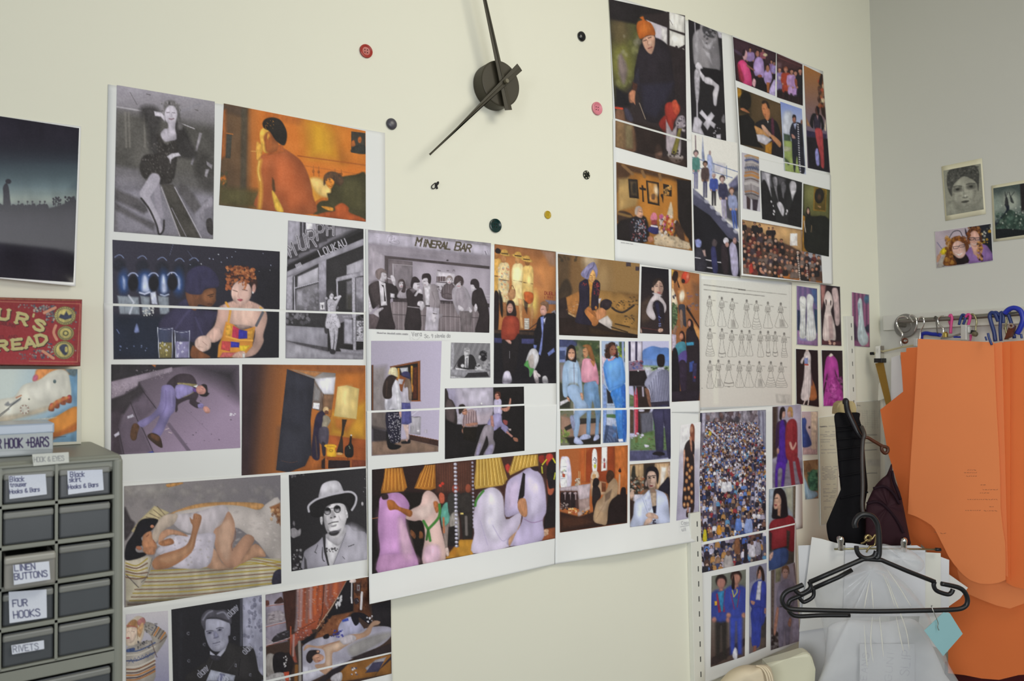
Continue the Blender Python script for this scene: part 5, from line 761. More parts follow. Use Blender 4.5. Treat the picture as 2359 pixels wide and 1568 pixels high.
def p_whitejacket(c):
    c.f('6a5040').p('b89a74',(890,360,1060,340,1060,560,890,560),20,.9).p('caa882',(1180,340,1350,330,1350,620,1200,640),20)
    for x in (920,990,1030,1200,1230,1290): c.l('8a6a4c',8,(x,350,x + 6,620),8,.6)
    c.p('e4ded8',(1255,380,1320,380,1290,560,1240,600),20,.9).p('2c2420',(1050,345,1180,340,1110,640,1050,640),16).b('2a2824',(905,480,920,380,950,370,960,480,1010,580,990,690,890,700,890,560),12).sc(['8a8a80','4a3a2c','a05a3a','c8b0a0'],60,900,480,1050,700,6,16,1,.7).p('c4c0d0',(930,700,1050,700,1000,790,930,780),8).p('2a1c1a',(890,760,940,780,930,960,895,1000),12).b('c0a090',(890,680,930,650,940,720,895,750),8)
    c.b('1c1a26',(1220,650,1280,560,1350,510,1360,860,1330,700),9).b('c0a494',(1330,400,1360,360,1360,510,1335,470),9)
    c.b('c0c8e6',(895,1080,930,940,950,780,1050,710,1130,640,1220,650,1320,720,1355,960,1355,1030,1100,1050),8).b('d2d8f0',(960,800,1080,720,1100,900,980,980),50,.7).p('a8927f',(1125,660,1200,660,1200,840,1150,850),9).p('1f1c26',(1150,840,1200,830,1195,920,1165,920),6).l('8a92b8',7,(1040,750,1100,920),7,.8).l('8a92b8',6,(1205,700,1200,920),7,.7).p('c6cce8',(1050,720,1110,650,1150,860,1110,900),10)
    c.b('c0a090',(1075,940,1110,910,1170,920,1215,950,1215,985,1160,980,1100,970),7).b('bfa090',(1050,1050,1090,980,1150,970,1150,1010,1100,1050),7).sc(['2a2838'],4,1165,1000,1190,1040,8,12).b('17131a',(1075,480,1085,400,1140,370,1200,390,1228,460,1215,580,1195,520,1170,440,1110,440,1085,520),8).b('b89c8e',(1090,480,1120,430,1180,440,1200,500,1190,590,1150,650,1110,620,1095,560),8).p('7a6258',(1090,480,1130,520,1130,640,1105,610),14,.6).p('8a7060',(1120,630,1190,610,1190,680,1130,680),14)
    for x,y in ((1120,508),(1168,500)): c.l('1a1416',9,(x - 18,y - 18,x + 18,y - 20),6).e('1a1416',x,y,13,8,0,5)
    c.l('7a5c50',7,(1135,515,1128,565,1145,568),6,.8).b('7a3038',(1118,598,1140,592,1165,598,1140,612),6).b('b8a09a',(1065,580,1085,530,1092,590,1080,610),8,.8).n(.05,7,1)
def p_flowerdress(c):
    c.f('c4bfce').g('e4e2e4','a49eb8',1560,60,1640,900).p('a39db4',(1430,260,1500,200,1690,180,1690,960,1430,1005),50,.6).p('e2e0e4',(1500,-60,1580,-100,1580,40,1500,90),30,.8)
    c.b('7a4434',(1590,-20,1600,-110,1625,-120,1645,-60,1640,140,1630,230,1605,120),7).e('b88068',1610,-55,18,40,0,7).b('2a2024',(1520,200,1540,110,1590,60,1640,100,1640,240,1620,260,1540,270),7).b('b07a64',(1585,40,1610,40,1615,190,1600,180),6).b('b88a78',(1515,200,1535,210,1530,500,1515,490),6).b('b88a78',(1625,260,1640,270,1640,540,1628,520),6)
    c.b('231c20',(1540,270,1630,250,1640,500,1640,820,1580,850,1505,845,1515,560),7)
    for x,y in ((1570,360),(1610,390),(1555,460),(1590,420),(1610,590),(1550,545),(1585,500),(1575,630),(1530,640),(1610,680),(1540,740),(1580,740),(1610,780),(1525,820),(1565,820),(1560,290)): c.e('a86a44',x,y,17,28,0,6).e('d0a878',x,y,8,14,0,6)
    c.b('2a1c1e',(1545,950,1550,890,1575,880,1580,950,1560,970),6).b('2a1c1e',(1590,920,1605,840,1640,815,1640,860,1620,930),6).p('a87a68',(1555,850,1580,850,1575,910,1555,910),7).n(.04,8,1)

# top right sheets
def p_orangehat(c):
    c.f('2a2224').p('4a4a2c',(60,200,330,160,320,700,100,900),70).e('7a7838',170,560,100,200,0,90,.9).e('5a4a34',150,280,90,130,0,80,.7).sc(['8a8a5a','a09a88','6a6a34'],30,110,300,320,760,10,30,1.4,.4,14).b('7a6a6c',(130,560,160,480,200,560,220,640,190,760,150,700),24,.9).p('1d191c',(50,0,590,0,590,110,340,130,300,220,60,170),20)
    c.p('b8b6b4',(470,40,575,80,575,112,480,70),7).p('dcdad6',(595,100,735,150,735,300,597,258),5).p('dcdad6',(597,272,735,322,735,450,670,430,597,410),6).p('c8c0cc',(385,178,575,250,575,400,470,345,460,270),6).p('dcd8d8',(520,240,575,260,575,400,530,370),14,.8).l('8a8488',6,(600,180,625,225),5).sc(['2a2226'],10,620,410,740,460,6,16).p('241d20',(590,420,740,460,740,1000,600,800),14)
    c.b('221d24',(280,700,300,540,340,400,400,360,470,340,560,390,610,500,640,760,640,900,560,940,520,1100,380,1080,340,940),10).b('282430',(260,800,280,700,320,600,330,800,300,820),12).p('2a283a',(340,760,640,740,560,930,480,1060,360,1020),30,.7)
    c.b('b85e24',(300,260,310,200,350,180,330,160,360,148,375,180,430,210,465,280,462,320,400,320,330,350),8).b('c8702c',(340,220,400,210,440,270,400,300,340,290),30,.6).b('c89a84',(352,360,400,325,460,325,465,400,440,480,410,480,370,430),8).l('4a302a',8,(362,370,390,360),5).l('4a302a',8,(405,345,430,336),5).l('8a5a4c',8,(398,370,405,405,418,400),6,.8,True).l('7a3a38',9,(405,438,438,425),5).e('d8b4a0',420,390,20,26,0,14,.6)
    c.b('b87a5c',(225,860,260,810,290,820,285,890,288,945,270,925,235,925),7).l('8a5a44',6,(245,900,262,925),5).p('4a2c24',(265,740,310,760,300,820,260,810),12).b('6a4a38',(110,1000,190,1000,200,1080,270,1120,300,1360,110,1330),14).p('7a6244',(110,1090,190,1100,190,1340,110,1325),20,.8).p('7a7050',(190,1120,260,1130,270,1340,200,1350),24,.8).l('c0402c',18,(110,970,170,980)).b('3c3848',(190,980,230,990,270,1080,240,1100,200,1050),12).p('17151a',(110,780,230,860,240,960,110,960),24).l('8a7a6c',7,(325,930,380,1075),5)
    c.b('8a2c24',(555,960,600,920,680,940,690,1000,640,1100,620,1180,570,1100),9).b('b84a34',(620,920,660,905,690,1000,660,1035,630,1000),8).b('7a2420',(500,1110,560,1040,580,1110,550,1250,530,1180),9).p('a89ca4',(565,1080,620,1190,665,1120,660,1250,600,1420,565,1340),8).b('8a8088',(650,1110,680,1050,730,1050,740,1140,680,1160),8).sc(['5a525c','aaa0a8'],12,655,1060,735,1150,6,12).p('7a7034',(680,1160,710,1160,660,1400,615,1380),8).p('a49aa0',(710,1160,740,1170,690,1420,660,1400),9).p('221c1e',(700,1180,760,1200,760,1500,700,1480),14)
    c.b('a09694',(570,1370,620,1400,715,1405,710,1450,660,1475,600,1440),9).sc(['2a2424'],14,570,1360,710,1460,5,10,1.2,.9).b('7a5a4c',(460,1370,490,1300,530,1340,525,1420,480,1435),10).p('241a18',(280,1100,560,1180,560,1360,450,1400,300,1370),24,.8).p('3a2a24',(380,1380,760,1440,755,1510,560,1460),20,.7).n(.05,7,1)
def p_seatedbw(c):
    c.f('1d1b1f').p('bab6c2',(1025,280,1070,290,1075,350,1040,340),8).b('8a868c',(805,360,830,290,870,260,880,215,960,230,1020,280,1040,400,1050,640,960,620,880,600,850,560,820,570),9).b('a5a1aa',(820,320,860,280,870,420,850,560,825,560),24,.8).b('6a676d',(960,420,1040,420,1050,630,960,620),24,.7).b('3c3a3f',(895,240,960,240,1010,280,1000,340,940,330,905,300),12).sc(['77747a','2c2a2e','99959d'],40,895,240,1010,430,6,16,1,.6).p('c0bcc6',(900,440,960,480,980,580,930,500),12,.8).b('b9b5bf',(890,360,940,400,990,360,970,440,920,430),10,.8)
    c.b('c6c2cc',(830,600,860,560,900,620,915,690,905,735,880,700),7).b('c2bec8',(910,700,960,690,1010,740,1045,780,1030,870,1020,950,995,940,990,840,1000,780,920,750),7).b('aaa6b0',(822,650,870,650,860,900,835,900),8).l('b9b5bf',12,(845,900,848,1060),6).e('d8d4dc',1010,850,22,34,0,14,.8).b('17151a',(880,620,1060,640,1050,760,960,700,920,690),9).l('a39fa8',8,(825,205,830,300),5)
    c.p('c2beca',(865,1020,890,990,940,1050,975,1010,1005,1045,975,1090,1015,1120,1000,1160,965,1130,940,1175,900,1120,925,1085),7).p('bcb8c4',(820,1060,850,1050,895,1100,880,1150,915,1225,800,1190),8).p('b9b5c0',(1020,1215,1060,1210,1060,1260,1020,1250),7).b('6d6a71',(1065,1080,1090,1030,1100,1100,1080,1110),8).sc(['8a868f'],6,980,1150,1060,1240,4,9).n(.06,6,1)
def p_shrine(c):
    c.f('8a5a28').p('4a3222',(130,330,900,520,900,560,560,490,300,430,200,560,140,640),20).b('b8772e',(360,480,560,500,740,540,770,940,460,960,360,800),50,.9).p('a88a58',(150,500,260,490,360,700,340,780,150,840),30,.9).p('1d1819',(760,510,908,520,918,1240,800,1000,770,900),10)
    for a in ((200,360,300,450),(400,420,425,480),(580,455,590,510)): c.l('7a5a3a',30,a,10)
    c.p('241c1a',(255,500,352,508,368,706,268,694),5).p('4a3c2c',(275,525,340,530,350,680,285,670),14).b('2a2420',(300,560,330,550,335,640,305,640),14).p('241c1a',(392,565,410,568,412,590,440,600,440,622,412,618,420,738,404,738,398,616,372,606,372,588,394,592),5).p('241c1a',(440,515,572,540,580,778,458,755),5).p('b07a3c',(458,535,555,555,562,755,475,735),10).e('e0ccb0',545,620,22,50,-10,24,.9).b('c88a48',(480,680,530,660,560,740,490,730),12).b('6a4a34',(500,660,530,660,530,710,500,710),12)
    c.p('2a201a',(615,550,705,570,705,685,622,670),5).sc(['a8783c','6a5030','c89a58'],24,630,575,695,665,7,14).b('241c1a',(590,670,610,655,620,690,614,750,604,700),6)
    c.b('3a2a22',(150,850,200,830,290,870,300,960,160,960),12).l('8a6a3c',26,(160,860,280,890),14,.8).b('1d1819',(145,960,300,900,440,900,450,1150,140,1130),14).e('c89a80',372,850,36,62,-6,9).b('b0a098',(325,860,330,800,370,780,400,810,360,800,345,870),10).l('5a3a34',6,(372,840,400,842),5).l('7a3a38',6,(380,885,400,882),5).b('231d22',(270,960,320,890,370,900,420,930,450,1060,440,1150,290,1130),9).sc(['a8a0a8','8a4a4c','6a7a90'],70,290,920,440,1140,4,9,1.3,.8)
    c.b('c8748a',(485,900,510,850,545,860,555,920,500,935),9).b('2c2a5c',(455,1030,500,980,555,980,575,1060,520,1070),8).l('d8d0d4',16,(495,985,555,995),6).b('a87058',(455,1110,490,1090,520,1130,480,1160),9).b('8a3a3a',(500,930,550,930,550,970,500,970),9)
    c.p('b8a48a',(520,1100,580,1060,780,1100,890,1160,900,1210,880,1230,530,1180),10).sc(['8a7a68','c8b8a0'],60,530,1110,890,1220,5,12,1,.5).b('c8b8a0',(655,900,680,780,700,740,720,860,700,930),10).b('c88a3c',(660,960,680,900,715,910,720,1050,680,1080),10).sc(['c8c0c0','a83a30','d8a880','3a2c28','b0508a'],70,580,880,760,1090,6,16,1.4,.8).b('3a2820',(740,960,770,940,860,1090,850,1140,790,1120,740,1040),12).p('8a5a30',(830,1060,880,1120,890,1160,840,1140),12).n(.05,7,1)
def p_steps(c):
    c.f('dddbd6').p('c8c4d4',(1150,330,1255,350,1255,460,1150,420),30,.8).p('6a6a8a',(1290,560,1385,460,1400,620,1330,640),14).p('17161c',(925,700,1400,1160,1410,1510,940,1450,925,1000),8).p('1c1c28',(1240,640,1400,560,1400,1000,1260,900),30,.8)
    c.p('4a4a62',(925,600,1020,680,1160,830,1390,1060,1400,1150,1290,1110,1100,880,925,760),8).p('76768c',(925,600,980,640,1060,750,925,660),14,.7)
    for i in range(6): c.b('aeaec0',(1040 + i * 60,715 + i * 62,1080 + i * 60,725 + i * 62,1090 + i * 60,755 + i * 62,1050 + i * 60,750 + i * 62),9,.8)
    for a in ((890,270,1140,345,1390,430),(890,360,1140,430,1330,490),(890,320,950,380),(890,420,940,450)): c.l('5a6a9a',8,a,5)
    for x in (1085,1140,1270): c.l('5a6a9a',7,(x,330 + (x - 1085) * .2,x + 2,460 + (x - 1085) * .2),5)
    c.p('8a7a80',(942,50,955,50,965,330,950,330),5).p('8a94b8',(1025,70,1035,200,1050,320,1020,320,1015,240),8).b('9aa4cc',(1070,280,1100,250,1130,330,1120,500,1090,500),9).e('a89090',1100,232,12,24)
    c.fig(955,210,620,'4a4448','b09090','4a7a74','6a6a94',.55).fig(1050,320,710,'231c20','8a6a5c','4a3c3c','3a3a5c',.6).fig(1140,440,790,'c0bcc8','b09088','3a4a94','231f28',.75).fig(1225,470,930,'4a3a3c','b09490','33324c','a8a0c0',.6,lean=.06).fig(1320,595,1030,'6a4a40','b89484','8a92b8','3f58a8',.6,lean=.1)
    c.p('7a74a0',(940,1130,990,1120,1010,1180,960,1200),9).b('8088bc',(950,1160,970,1125,1010,1140,1005,1200,965,1210),8).b('2c2a34',(945,1240,990,1210,1050,1260,1060,1440,940,1440),8).p('b09490',(1020,1240,1050,1230,1060,1300,1040,1300),8).b('4a4044',(1120,1160,1140,1120,1175,1150,1160,1200,1130,1200),8).b('2f3058',(1110,1230,1150,1200,1170,1300,1180,1460,1130,1460),8).e('d0ccd8',1265,1140,28,34).e('a88078',1275,1180,20,26).b('2a2228',(1215,1200,1260,1190,1290,1300,1290,1470,1230,1460),8).b('a8a2c0',(1300,1200,1340,1150,1380,1240,1390,1480,1330,1490,1310,1330),8).e('a07c78',1355,1140,20,34)
    for a in ((935,1310,1000,1320),(1060,1335,1110,1345),(1180,1360,1210,1362),(1075,1415,1120,1420)): c.l('c8c4cc',10,a,5)
    c.n(.05,6,1)
def p_pinkshirt(c):
    c.f('2a1a20').p('3a2430',(105,90,660,290,650,440,120,300),60,.7).b('5a4a6a',(120,240,220,300,200,330,110,260),14,.5)
    for x,y,h,w,t in ((325,225,330,1.1,'8a72a4'),(490,240,240,1,'8a4a5a'),(600,380,300,.8,'7a5a8a'),(635,400,300,.7,'8a7ab0')): c.fig(x,y,y + h,'1d1216','9a6a5c',t,'1d1418',w)
    c.b('a48ac4',(370,440,400,360,440,340,490,380,505,480,500,600,430,625,380,560),8).b('b89cd4',(390,420,460,390,480,540,400,560),30,.7).e('a06a5c',420,290,26,52,0,8).b('20141a',(395,290,400,240,440,250,448,310,435,270,410,265),7).b('181218',(380,600,500,620,560,800,400,780),10).b('8a4a3c',(420,580,460,570,480,595,440,610),7)
    c.b('a48cc4',(500,560,540,500,590,530,610,620,560,710,510,660),8).e('9a6654',552,490,24,48).b('1d1218',(520,500,530,440,570,440,578,500,560,450,535,460),7).p('9a5a34',(535,670,580,670,570,800,545,800),8).b('b8a8d8',(570,810,610,680,650,640,650,845),9).e('c8b898',520,315,28,20)
    c.b('c83a74',(165,430,220,380,270,410,320,500,345,610,345,720,240,690,190,560),8).b('d85a8c',(220,440,270,430,310,560,300,660,240,600),30,.6).b('8a2430',(160,440,190,450,250,640,200,660,170,560),14,.7).e('c89ca4',260,320,30,66,4,8).b('20141c',(225,320,230,260,260,240,262,280,248,330),8).b('c89aa4',(350,690,370,620,400,650,385,730),8).b('8a5a4c',(290,440,380,510,370,520,290,470),8).n(.05,8,1)
def p_gowns(c):
    c.f('2c1c20').p('4a2c30',(670,290,1000,440,1000,520,670,480),30,.7).l('6a3a3c',6,(690,350,990,470),5).l('6a3a3c',6,(690,310,990,440),5).p('6a5058',(670,400,730,420,730,600,670,600),20,.7)
    for x,y0,y1,hr,t,b,w in ((705,480,860,'4a2c28','7a6a9a','7a6a98',1.0),(785,475,900,'8a4a34','9a3a28','9a3a28',.95),(860,500,930,'231418','b08abc','b894c8',.95),(910,520,950,'2a1a1c','a07cb0','a884bc',.8),(970,490,970,'1d1416','1d1a20','1a181e',.8)): c.fig(x,y0,y1,hr,'b07a68',t,b,w,True,False,.02,'1a1418')
    c.p('c0b0c4',(690,590,730,600,715,640,690,630),8).b('8a4a34',(900,620,930,640,930,720,905,700),8).n(.05,8,1)
def p_goldwall(c):
    c.f('8a5c40').g('9a6434','6a5a6c',1150,480,1080,1250).p('2a1c18',(1200,760,1290,1000,1300,1150,1250,1080,1215,860),12).sc(['e0d0a8','b8402c','8a5a34','3a2420'],40,1210,560,1280,1000,8,22,1.6,.6).b('241a1a',(1240,560,1262,580,1250,700,1210,680),12).b('d8c8b0',(1290,1180,1300,1160,1305,1290,1285,1280),8)
    c.p('2a2440',(1055,1290,1310,1340,1310,1400,1060,1370),10).p('17141c',(1055,1370,1330,1400,1350,1840,1080,1780),12).p('9a7050',(1045,1110,1105,1240,1060,1230),10)
    c.b('17141a',(1095,1180,1130,1075,1200,1080,1250,1110,1280,1240,1250,1290,1240,1180,1220,1280,1160,1270,1140,1160,1140,1260,1110,1240),8).b('2c2434',(1155,1110,1220,1130,1220,1280,1160,1260),12).p('b0848a',(1180,1090,1205,1100,1195,1150),8).b('4a2c28',(1165,1010,1185,975,1215,1010,1215,1090,1180,1085,1165,1050),8).b('1d1418',(1180,980,1215,1000,1215,1080,1195,1060),8)
    c.b('a03c40',(1165,1270,1250,1285,1270,1480,1280,1760,1240,1750,1225,1600,1180,1420),8).l('7a2a30',8,(1215,1300,1250,1740),8,.6).b('8a88c4',(1165,1560,1200,1530,1220,1720,1180,1730),9).p('231d2a',(1075,1760,1350,1820,1355,1890,1085,1830),14).n(.05,8,1)
def p_priest(c):
    c.f('4a3a26').p('2c2418',(160,735,330,780,330,1100,180,1060),40).e('a87a28',180,800,36,60,0,24).p('5a4630',(400,830,750,950,750,1200,420,1100),60,.6).p('171516',(180,1100,300,1080,380,1180,420,1420,500,1520,205,1470),10).b('1b1816',(190,940,210,830,270,790,330,850,330,980,270,1030,210,1000),10).b('a86a48',(200,1020,240,1000,320,1060,290,1060),8)
    c.b('1d1a1e',(390,1200,480,1150,590,1140,680,1200,740,1450,740,1660,600,1620,560,1420,420,1260),9).b('4a2434',(595,1150,630,1160,640,1420,610,1420),9).p('d0c8c8',(545,1160,562,1175,555,1200),5).b('b8764e',(475,1000,490,930,530,920,570,1000,582,1100,550,1165,500,1100),8).b('2a201c',(475,930,500,900,550,920,578,1000,555,1000,530,940,490,950),8).l('5a3020',6,(490,1010,515,1015),5).l('8a4a38',7,(495,1080,525,1085),5)
    c.b('b08050',(385,1230,500,1290,570,1360,560,1390,420,1340,395,1290),8).b('c89c84',(470,1230,500,1220,560,1290,605,1350,580,1370,500,1300),7).b('b07a54',(590,1370,620,1350,720,1440,710,1510,660,1460),8).p('b4b0bc',(405,1340,500,1345,610,1410,530,1480,425,1430),8).p('c8c4cc',(440,1360,520,1370,560,1410,500,1440),20,.7).p('a87428',(520,1480,610,1430,600,1600,520,1570),8).n(.05,8,1)
def p_suitman(c):
    c.f('8a98c8').g('7a8ccc','b0b8d0',880,930,860,1250).b('c4c8d4',(755,1100,800,1040,870,1080,860,1300,755,1320),40,.9).p('3a4a3c',(758,1330,850,1350,850,1440,760,1420),14).p('8a9a5a',(758,1420,1010,1440,1010,1950,780,1900),12).p('b0aca0',(758,1490,860,1510,850,1560,760,1560),10,.7).b('3a4a34',(770,1640,830,1700,820,1740,780,1680),12)
    c.b('20202c',(835,1320,860,1210,910,1180,980,1210,1005,1330,1020,1560,1030,1830,960,1820,930,1620,900,1840,870,1640,860,1420),8).p('a8b0d4',(885,1210,930,1190,905,1280),6).e('8a5a4c',895,1145,24,48,0,7).b('241c1e',(868,1130,880,1085,915,1100,920,1170,905,1120),7).b('a87a70',(860,1340,890,1350,910,1390,870,1390),6).p('1b1a24',(960,1200,1000,1180,1010,1500,980,1500),12).e('7a5444',990,1180,14,30)
    for i in range(26): c.e('d0ccd8',943 + i * .9 + i * i * .03,1215 + i * 30,9,8,0,5)
    c.n(.05,8,1)
def p_knit(c):
    c.f('b4b0bc').b('8a8488',(118,380,130,200,140,120,200,110,270,140,275,400,270,620,130,560),8)
    for y,col,w in ((140,'b08a60',22),(185,'3f4a7a',18),(215,'b8b0b0',12),(270,'55586c',22),(320,'a06a3c',16),(355,'b07a44',30),(395,'5a4a48',14),(440,'b4aeb0',34),(530,'9a6a48',16),(560,'4a4448',14)): c.l(col,w,(128,y,200,y - 8,272,y + 22),7,.9,True)
    for i in range(5): c.l('3f4a6a',6,(150 + i * 24,250,162 + i * 24,290,174 + i * 24,254),5)
    c.p('3a2c30',(140,570,185,610,182,725,145,715),7).p('332a34',(205,610,270,620,255,742,210,735),7).l('5a5054',8,(190,440,195,580),7,.6).n(.06,8,1)
def p_bwmen(c):
    c.f('232325').p('8a8892',(295,300,400,325,420,480,310,440),24,.9).p('55535a',(480,360,570,390,570,470,490,450),20,.8).b('1c1b1e',(300,480,340,400,400,560,460,860,315,830),10).p('bdbac4',(340,320,405,335,390,400,415,585,380,480),10).b('aaa7b0',(425,380,470,370,480,440,460,500),9).p('b8b5be',(440,460,470,480,492,640,465,560),8).b('97949c',(520,450,550,420,575,470,560,540,530,540),9).p('b0adb6',(525,490,555,500,550,610,535,590),8).b('b5b2ba',(610,450,640,410,685,440,680,530,650,560,620,520),9).p('cac7ce',(620,510,685,520,660,640,645,640),8).b('17161a',(400,330,440,340,480,500,520,440,570,400,620,410,600,560,560,640,490,640),30,.5)
    c.b('1b1a1d',(640,640,690,520,750,560,740,920,600,880),12).b('c0bdc6',(475,660,510,640,550,700,550,780,530,790,490,710),8).sc(['c8c5cc'],6,410,600,620,780,5,10,1.8).n(.06,8,1)
def p_oval(c):
    c.f('23231c').p('5a5a34',(765,440,1055,510,1050,830,850,800,765,760),30).e('7a7a4a',850,560,60,140,0,60,.8).p('8a6a28',(880,475,1020,505,1010,750,870,735),6).p('5a4a20',(895,490,1005,515,1000,735,885,720),8).e('221f1c',938,575,52,84,4,6).e('4a3428',938,590,20,34,0,14).sc(['8a6a44'],3,925,680,950,700,8,12)
    c.p('a8762c',(750,780,780,800,800,1170,960,1210,940,1230,750,1190),8).b('191a18',(770,1000,780,860,820,780,860,800,1040,830,1045,1240,800,1180),10).b('1a1616',(790,760,805,700,830,710,840,790,810,790),8).e('b08a78',816,742,13,32).l('c8b8a8',9,(772,850,788,970),6,.9).l('9a7a58',8,(855,900,848,970),6,.7).n(.04,8,1)
def p_hall(c):
    c.f('4a342c').p('9a9aa4',(740,960,960,980,970,1400,800,1340),16).p('b08a60',(95,835,740,950,760,1200,620,1120,400,1040,300,960,100,900),14).p('c8a06c',(500,900,740,950,740,1120,520,1020),60,.7).p('9a9aa4',(740,1180,960,1230,960,1400,800,1340),16).r('e8e2e0',618,985,698,1120).p('3a3a5a',(812,1248,888,1262,885,1370,855,1365,852,1300,815,1295),8).p('a8642c',(105,1420,470,1400,700,1450,960,1510,970,1530,105,1430),10)
    for x,y,h in ((110,860,190),(232,860,220),(285,885,200),(385,920,180),(430,920,180)): c.fig(x,y,y + h,'1d1818','9a6a54','211d20','1d191c',1.1)
    rs = random.Random(3)
    for row in range(6):
        for i in range(15):
            x = 110 + i * 58 + rs.uniform(-16,16); y = 960 + row * 74 + (i * 14) + rs.uniform(-14,14)
            if y > 1440 or x > 945 or (row == 0 and i > 7): continue
            c.b(rs.choice(['231c1e','2c2428','4a3830','1d191d','5a2a28','3a3038','6a5a54']),(x - 30,y + 90,x - 24,y + 36,x,y + 22,x + 26,y + 36,x + 30,y + 90),8)
            c.e(rs.choice(['a8745c','b8846c','9a6650','c09a88']),x,y + 8,15,21,0,6); c.b(rs.choice(['2a1e1c','3a2a24','8a7a74','1d1618']),(x - 17,y + 2,x - 10,y - 14,x + 10,y - 14,x + 17,y + 2,x,y - 6),6)
    c.b('a8342c',(170,1350,200,1310,215,1400,175,1420),10).b('b8806c',(280,1380,330,1400,340,1430,300,1420),8)
    for i in range(13): c.e('c8bcb4',698 + i * 2.4,1190 + i * 25,7,9,0,4)
    for i in range(7): c.e('b8aca8',800 + i * 2,1330 + i * 24,6,8,0,4)
    c.n(.06,9,1)

# loose prints and the lower right sheets
GOWNS = ((175,290,330,0,50),(318,305,320,1,45),(440,320,325,2,50),(608,335,300,0,40),(722,345,310,3,50),(855,360,285,1,50),(1005,370,270,2,64),
         (180,670,300,3,46),(320,670,310,4,38),(435,690,290,1,50),(550,690,280,0,36),(640,690,280,1,34),(768,700,280,1,34),(858,700,270,4,22),(940,705,265,4,26),(1045,720,265,3,32),
         (180,1045,300,0,38),(278,1035,300,2,40),(400,1040,285,4,54),(525,1050,285,0,46),(635,1050,285,1,48),(755,1055,280,2,50),(890,1055,275,3,54),(1010,1065,270,3,66))
def p_plate(c):
    c.f('d3d2cc').g('d4d4ce','ccc6bf',500,100,700,1500).l('dedccf',60,(220,40,250,1500),30,.5).p('b9b4ae',(950,1405,1130,1412,1125,1520,960,1500),20,.8).l('b8b6b0',6,(1105,150,1122,1400),6,.5)
    rs = random.Random(2)
    def dash(x0,y0,x1,y1,h,col,a):
        x = x0
        while x < x1:
            w = rs.uniform(5,14); y = y0 + (y1 - y0) * (x - x0) / (x1 - x0); c.l(col,h,(x,y,min(x + w,x1),y + .8),3,a * rs.uniform(.6,1)); x += w + 5
    dash(110,130,510,180,13,'77746f',.7); dash(515,184,590,192,15,'4a4744',.8); dash(600,195,1075,245,9,'85827c',.7); dash(110,186,815,262,10,'6f6c68',.75)
    for x,y,h,st,w in GOWNS:
        u = h / 7; k = '6b6763'
        c.e('8a8682',x,y - 12,13,22,0,8,.6).e(k,x,y - 20,11,14,0,5,.8)
        wt = y + 1.9 * u; L = y + h - 20
        c.l(k,4,(x - 8,y + 8,x - 24,y + 26,x - 14,wt,x + 12,wt,x + 24,y + 26,x + 8,y + 8),3,.8,True).l(k,5,(x - 22,y + 28,x - 32,y + 80,x - 4,wt + 10),4,.8,True).l(k,5,(x + 22,y + 28,x + 30,y + 80,x + 6,wt + 6),4,.7,True)
        c.l(k,4,(x - 12,wt,x - w * .7,(wt + L) / 2,x - w,L,x,L + 10,x + w + (20 if st == 2 else 6),L,x + w * .6,(wt + L) / 2,x + 12,wt),3,.85,True)
        if st == 0:
            for d in (-.5,0,.4): c.l(k,3,(x + d * 14,wt + 6,x + d * w * 1.4,L),3,.5)
        elif st == 1: c.l(k,3,(x,wt + 6,x + 4,L),3,.6).l(k,6,(x - 4,wt,x + 6,wt + 40),5,.7)
        elif st == 2: c.p('96928d',(x - 14,L - 90,x + w * .6,L - 80,x + w * .8,L,x - 10,L),14,.6).l(k,7,(x - 14,wt + 4,x + 16,wt + 20),5,.8).l(k,4,(x,wt + 20,x + 26,L - 20),4,.6)
        elif st == 3:
            for q in (.45,.62,.78,.9): c.l(k,5,(x - w * q - 2,wt + (L - wt) * q,x,wt + (L - wt) * q + 9,x + w * q + 4,wt + (L - wt) * q),4,.7,True)
        else: c.l(k,11,(x - w + 4,L - 34,x,L - 26,x + w - 2,L - 34),6,.8,True).l(k,9,(x - 10,L + 14,x + 10,L + 14),5,.7)
        c.e(k,x,y + 1.2 * u,20,26,0,16,.35).l('8d8984',11,(x + 38,y + 22,x + 64,y + 25),6,.6)
    c.e('8a8680',88,1336,6,6)
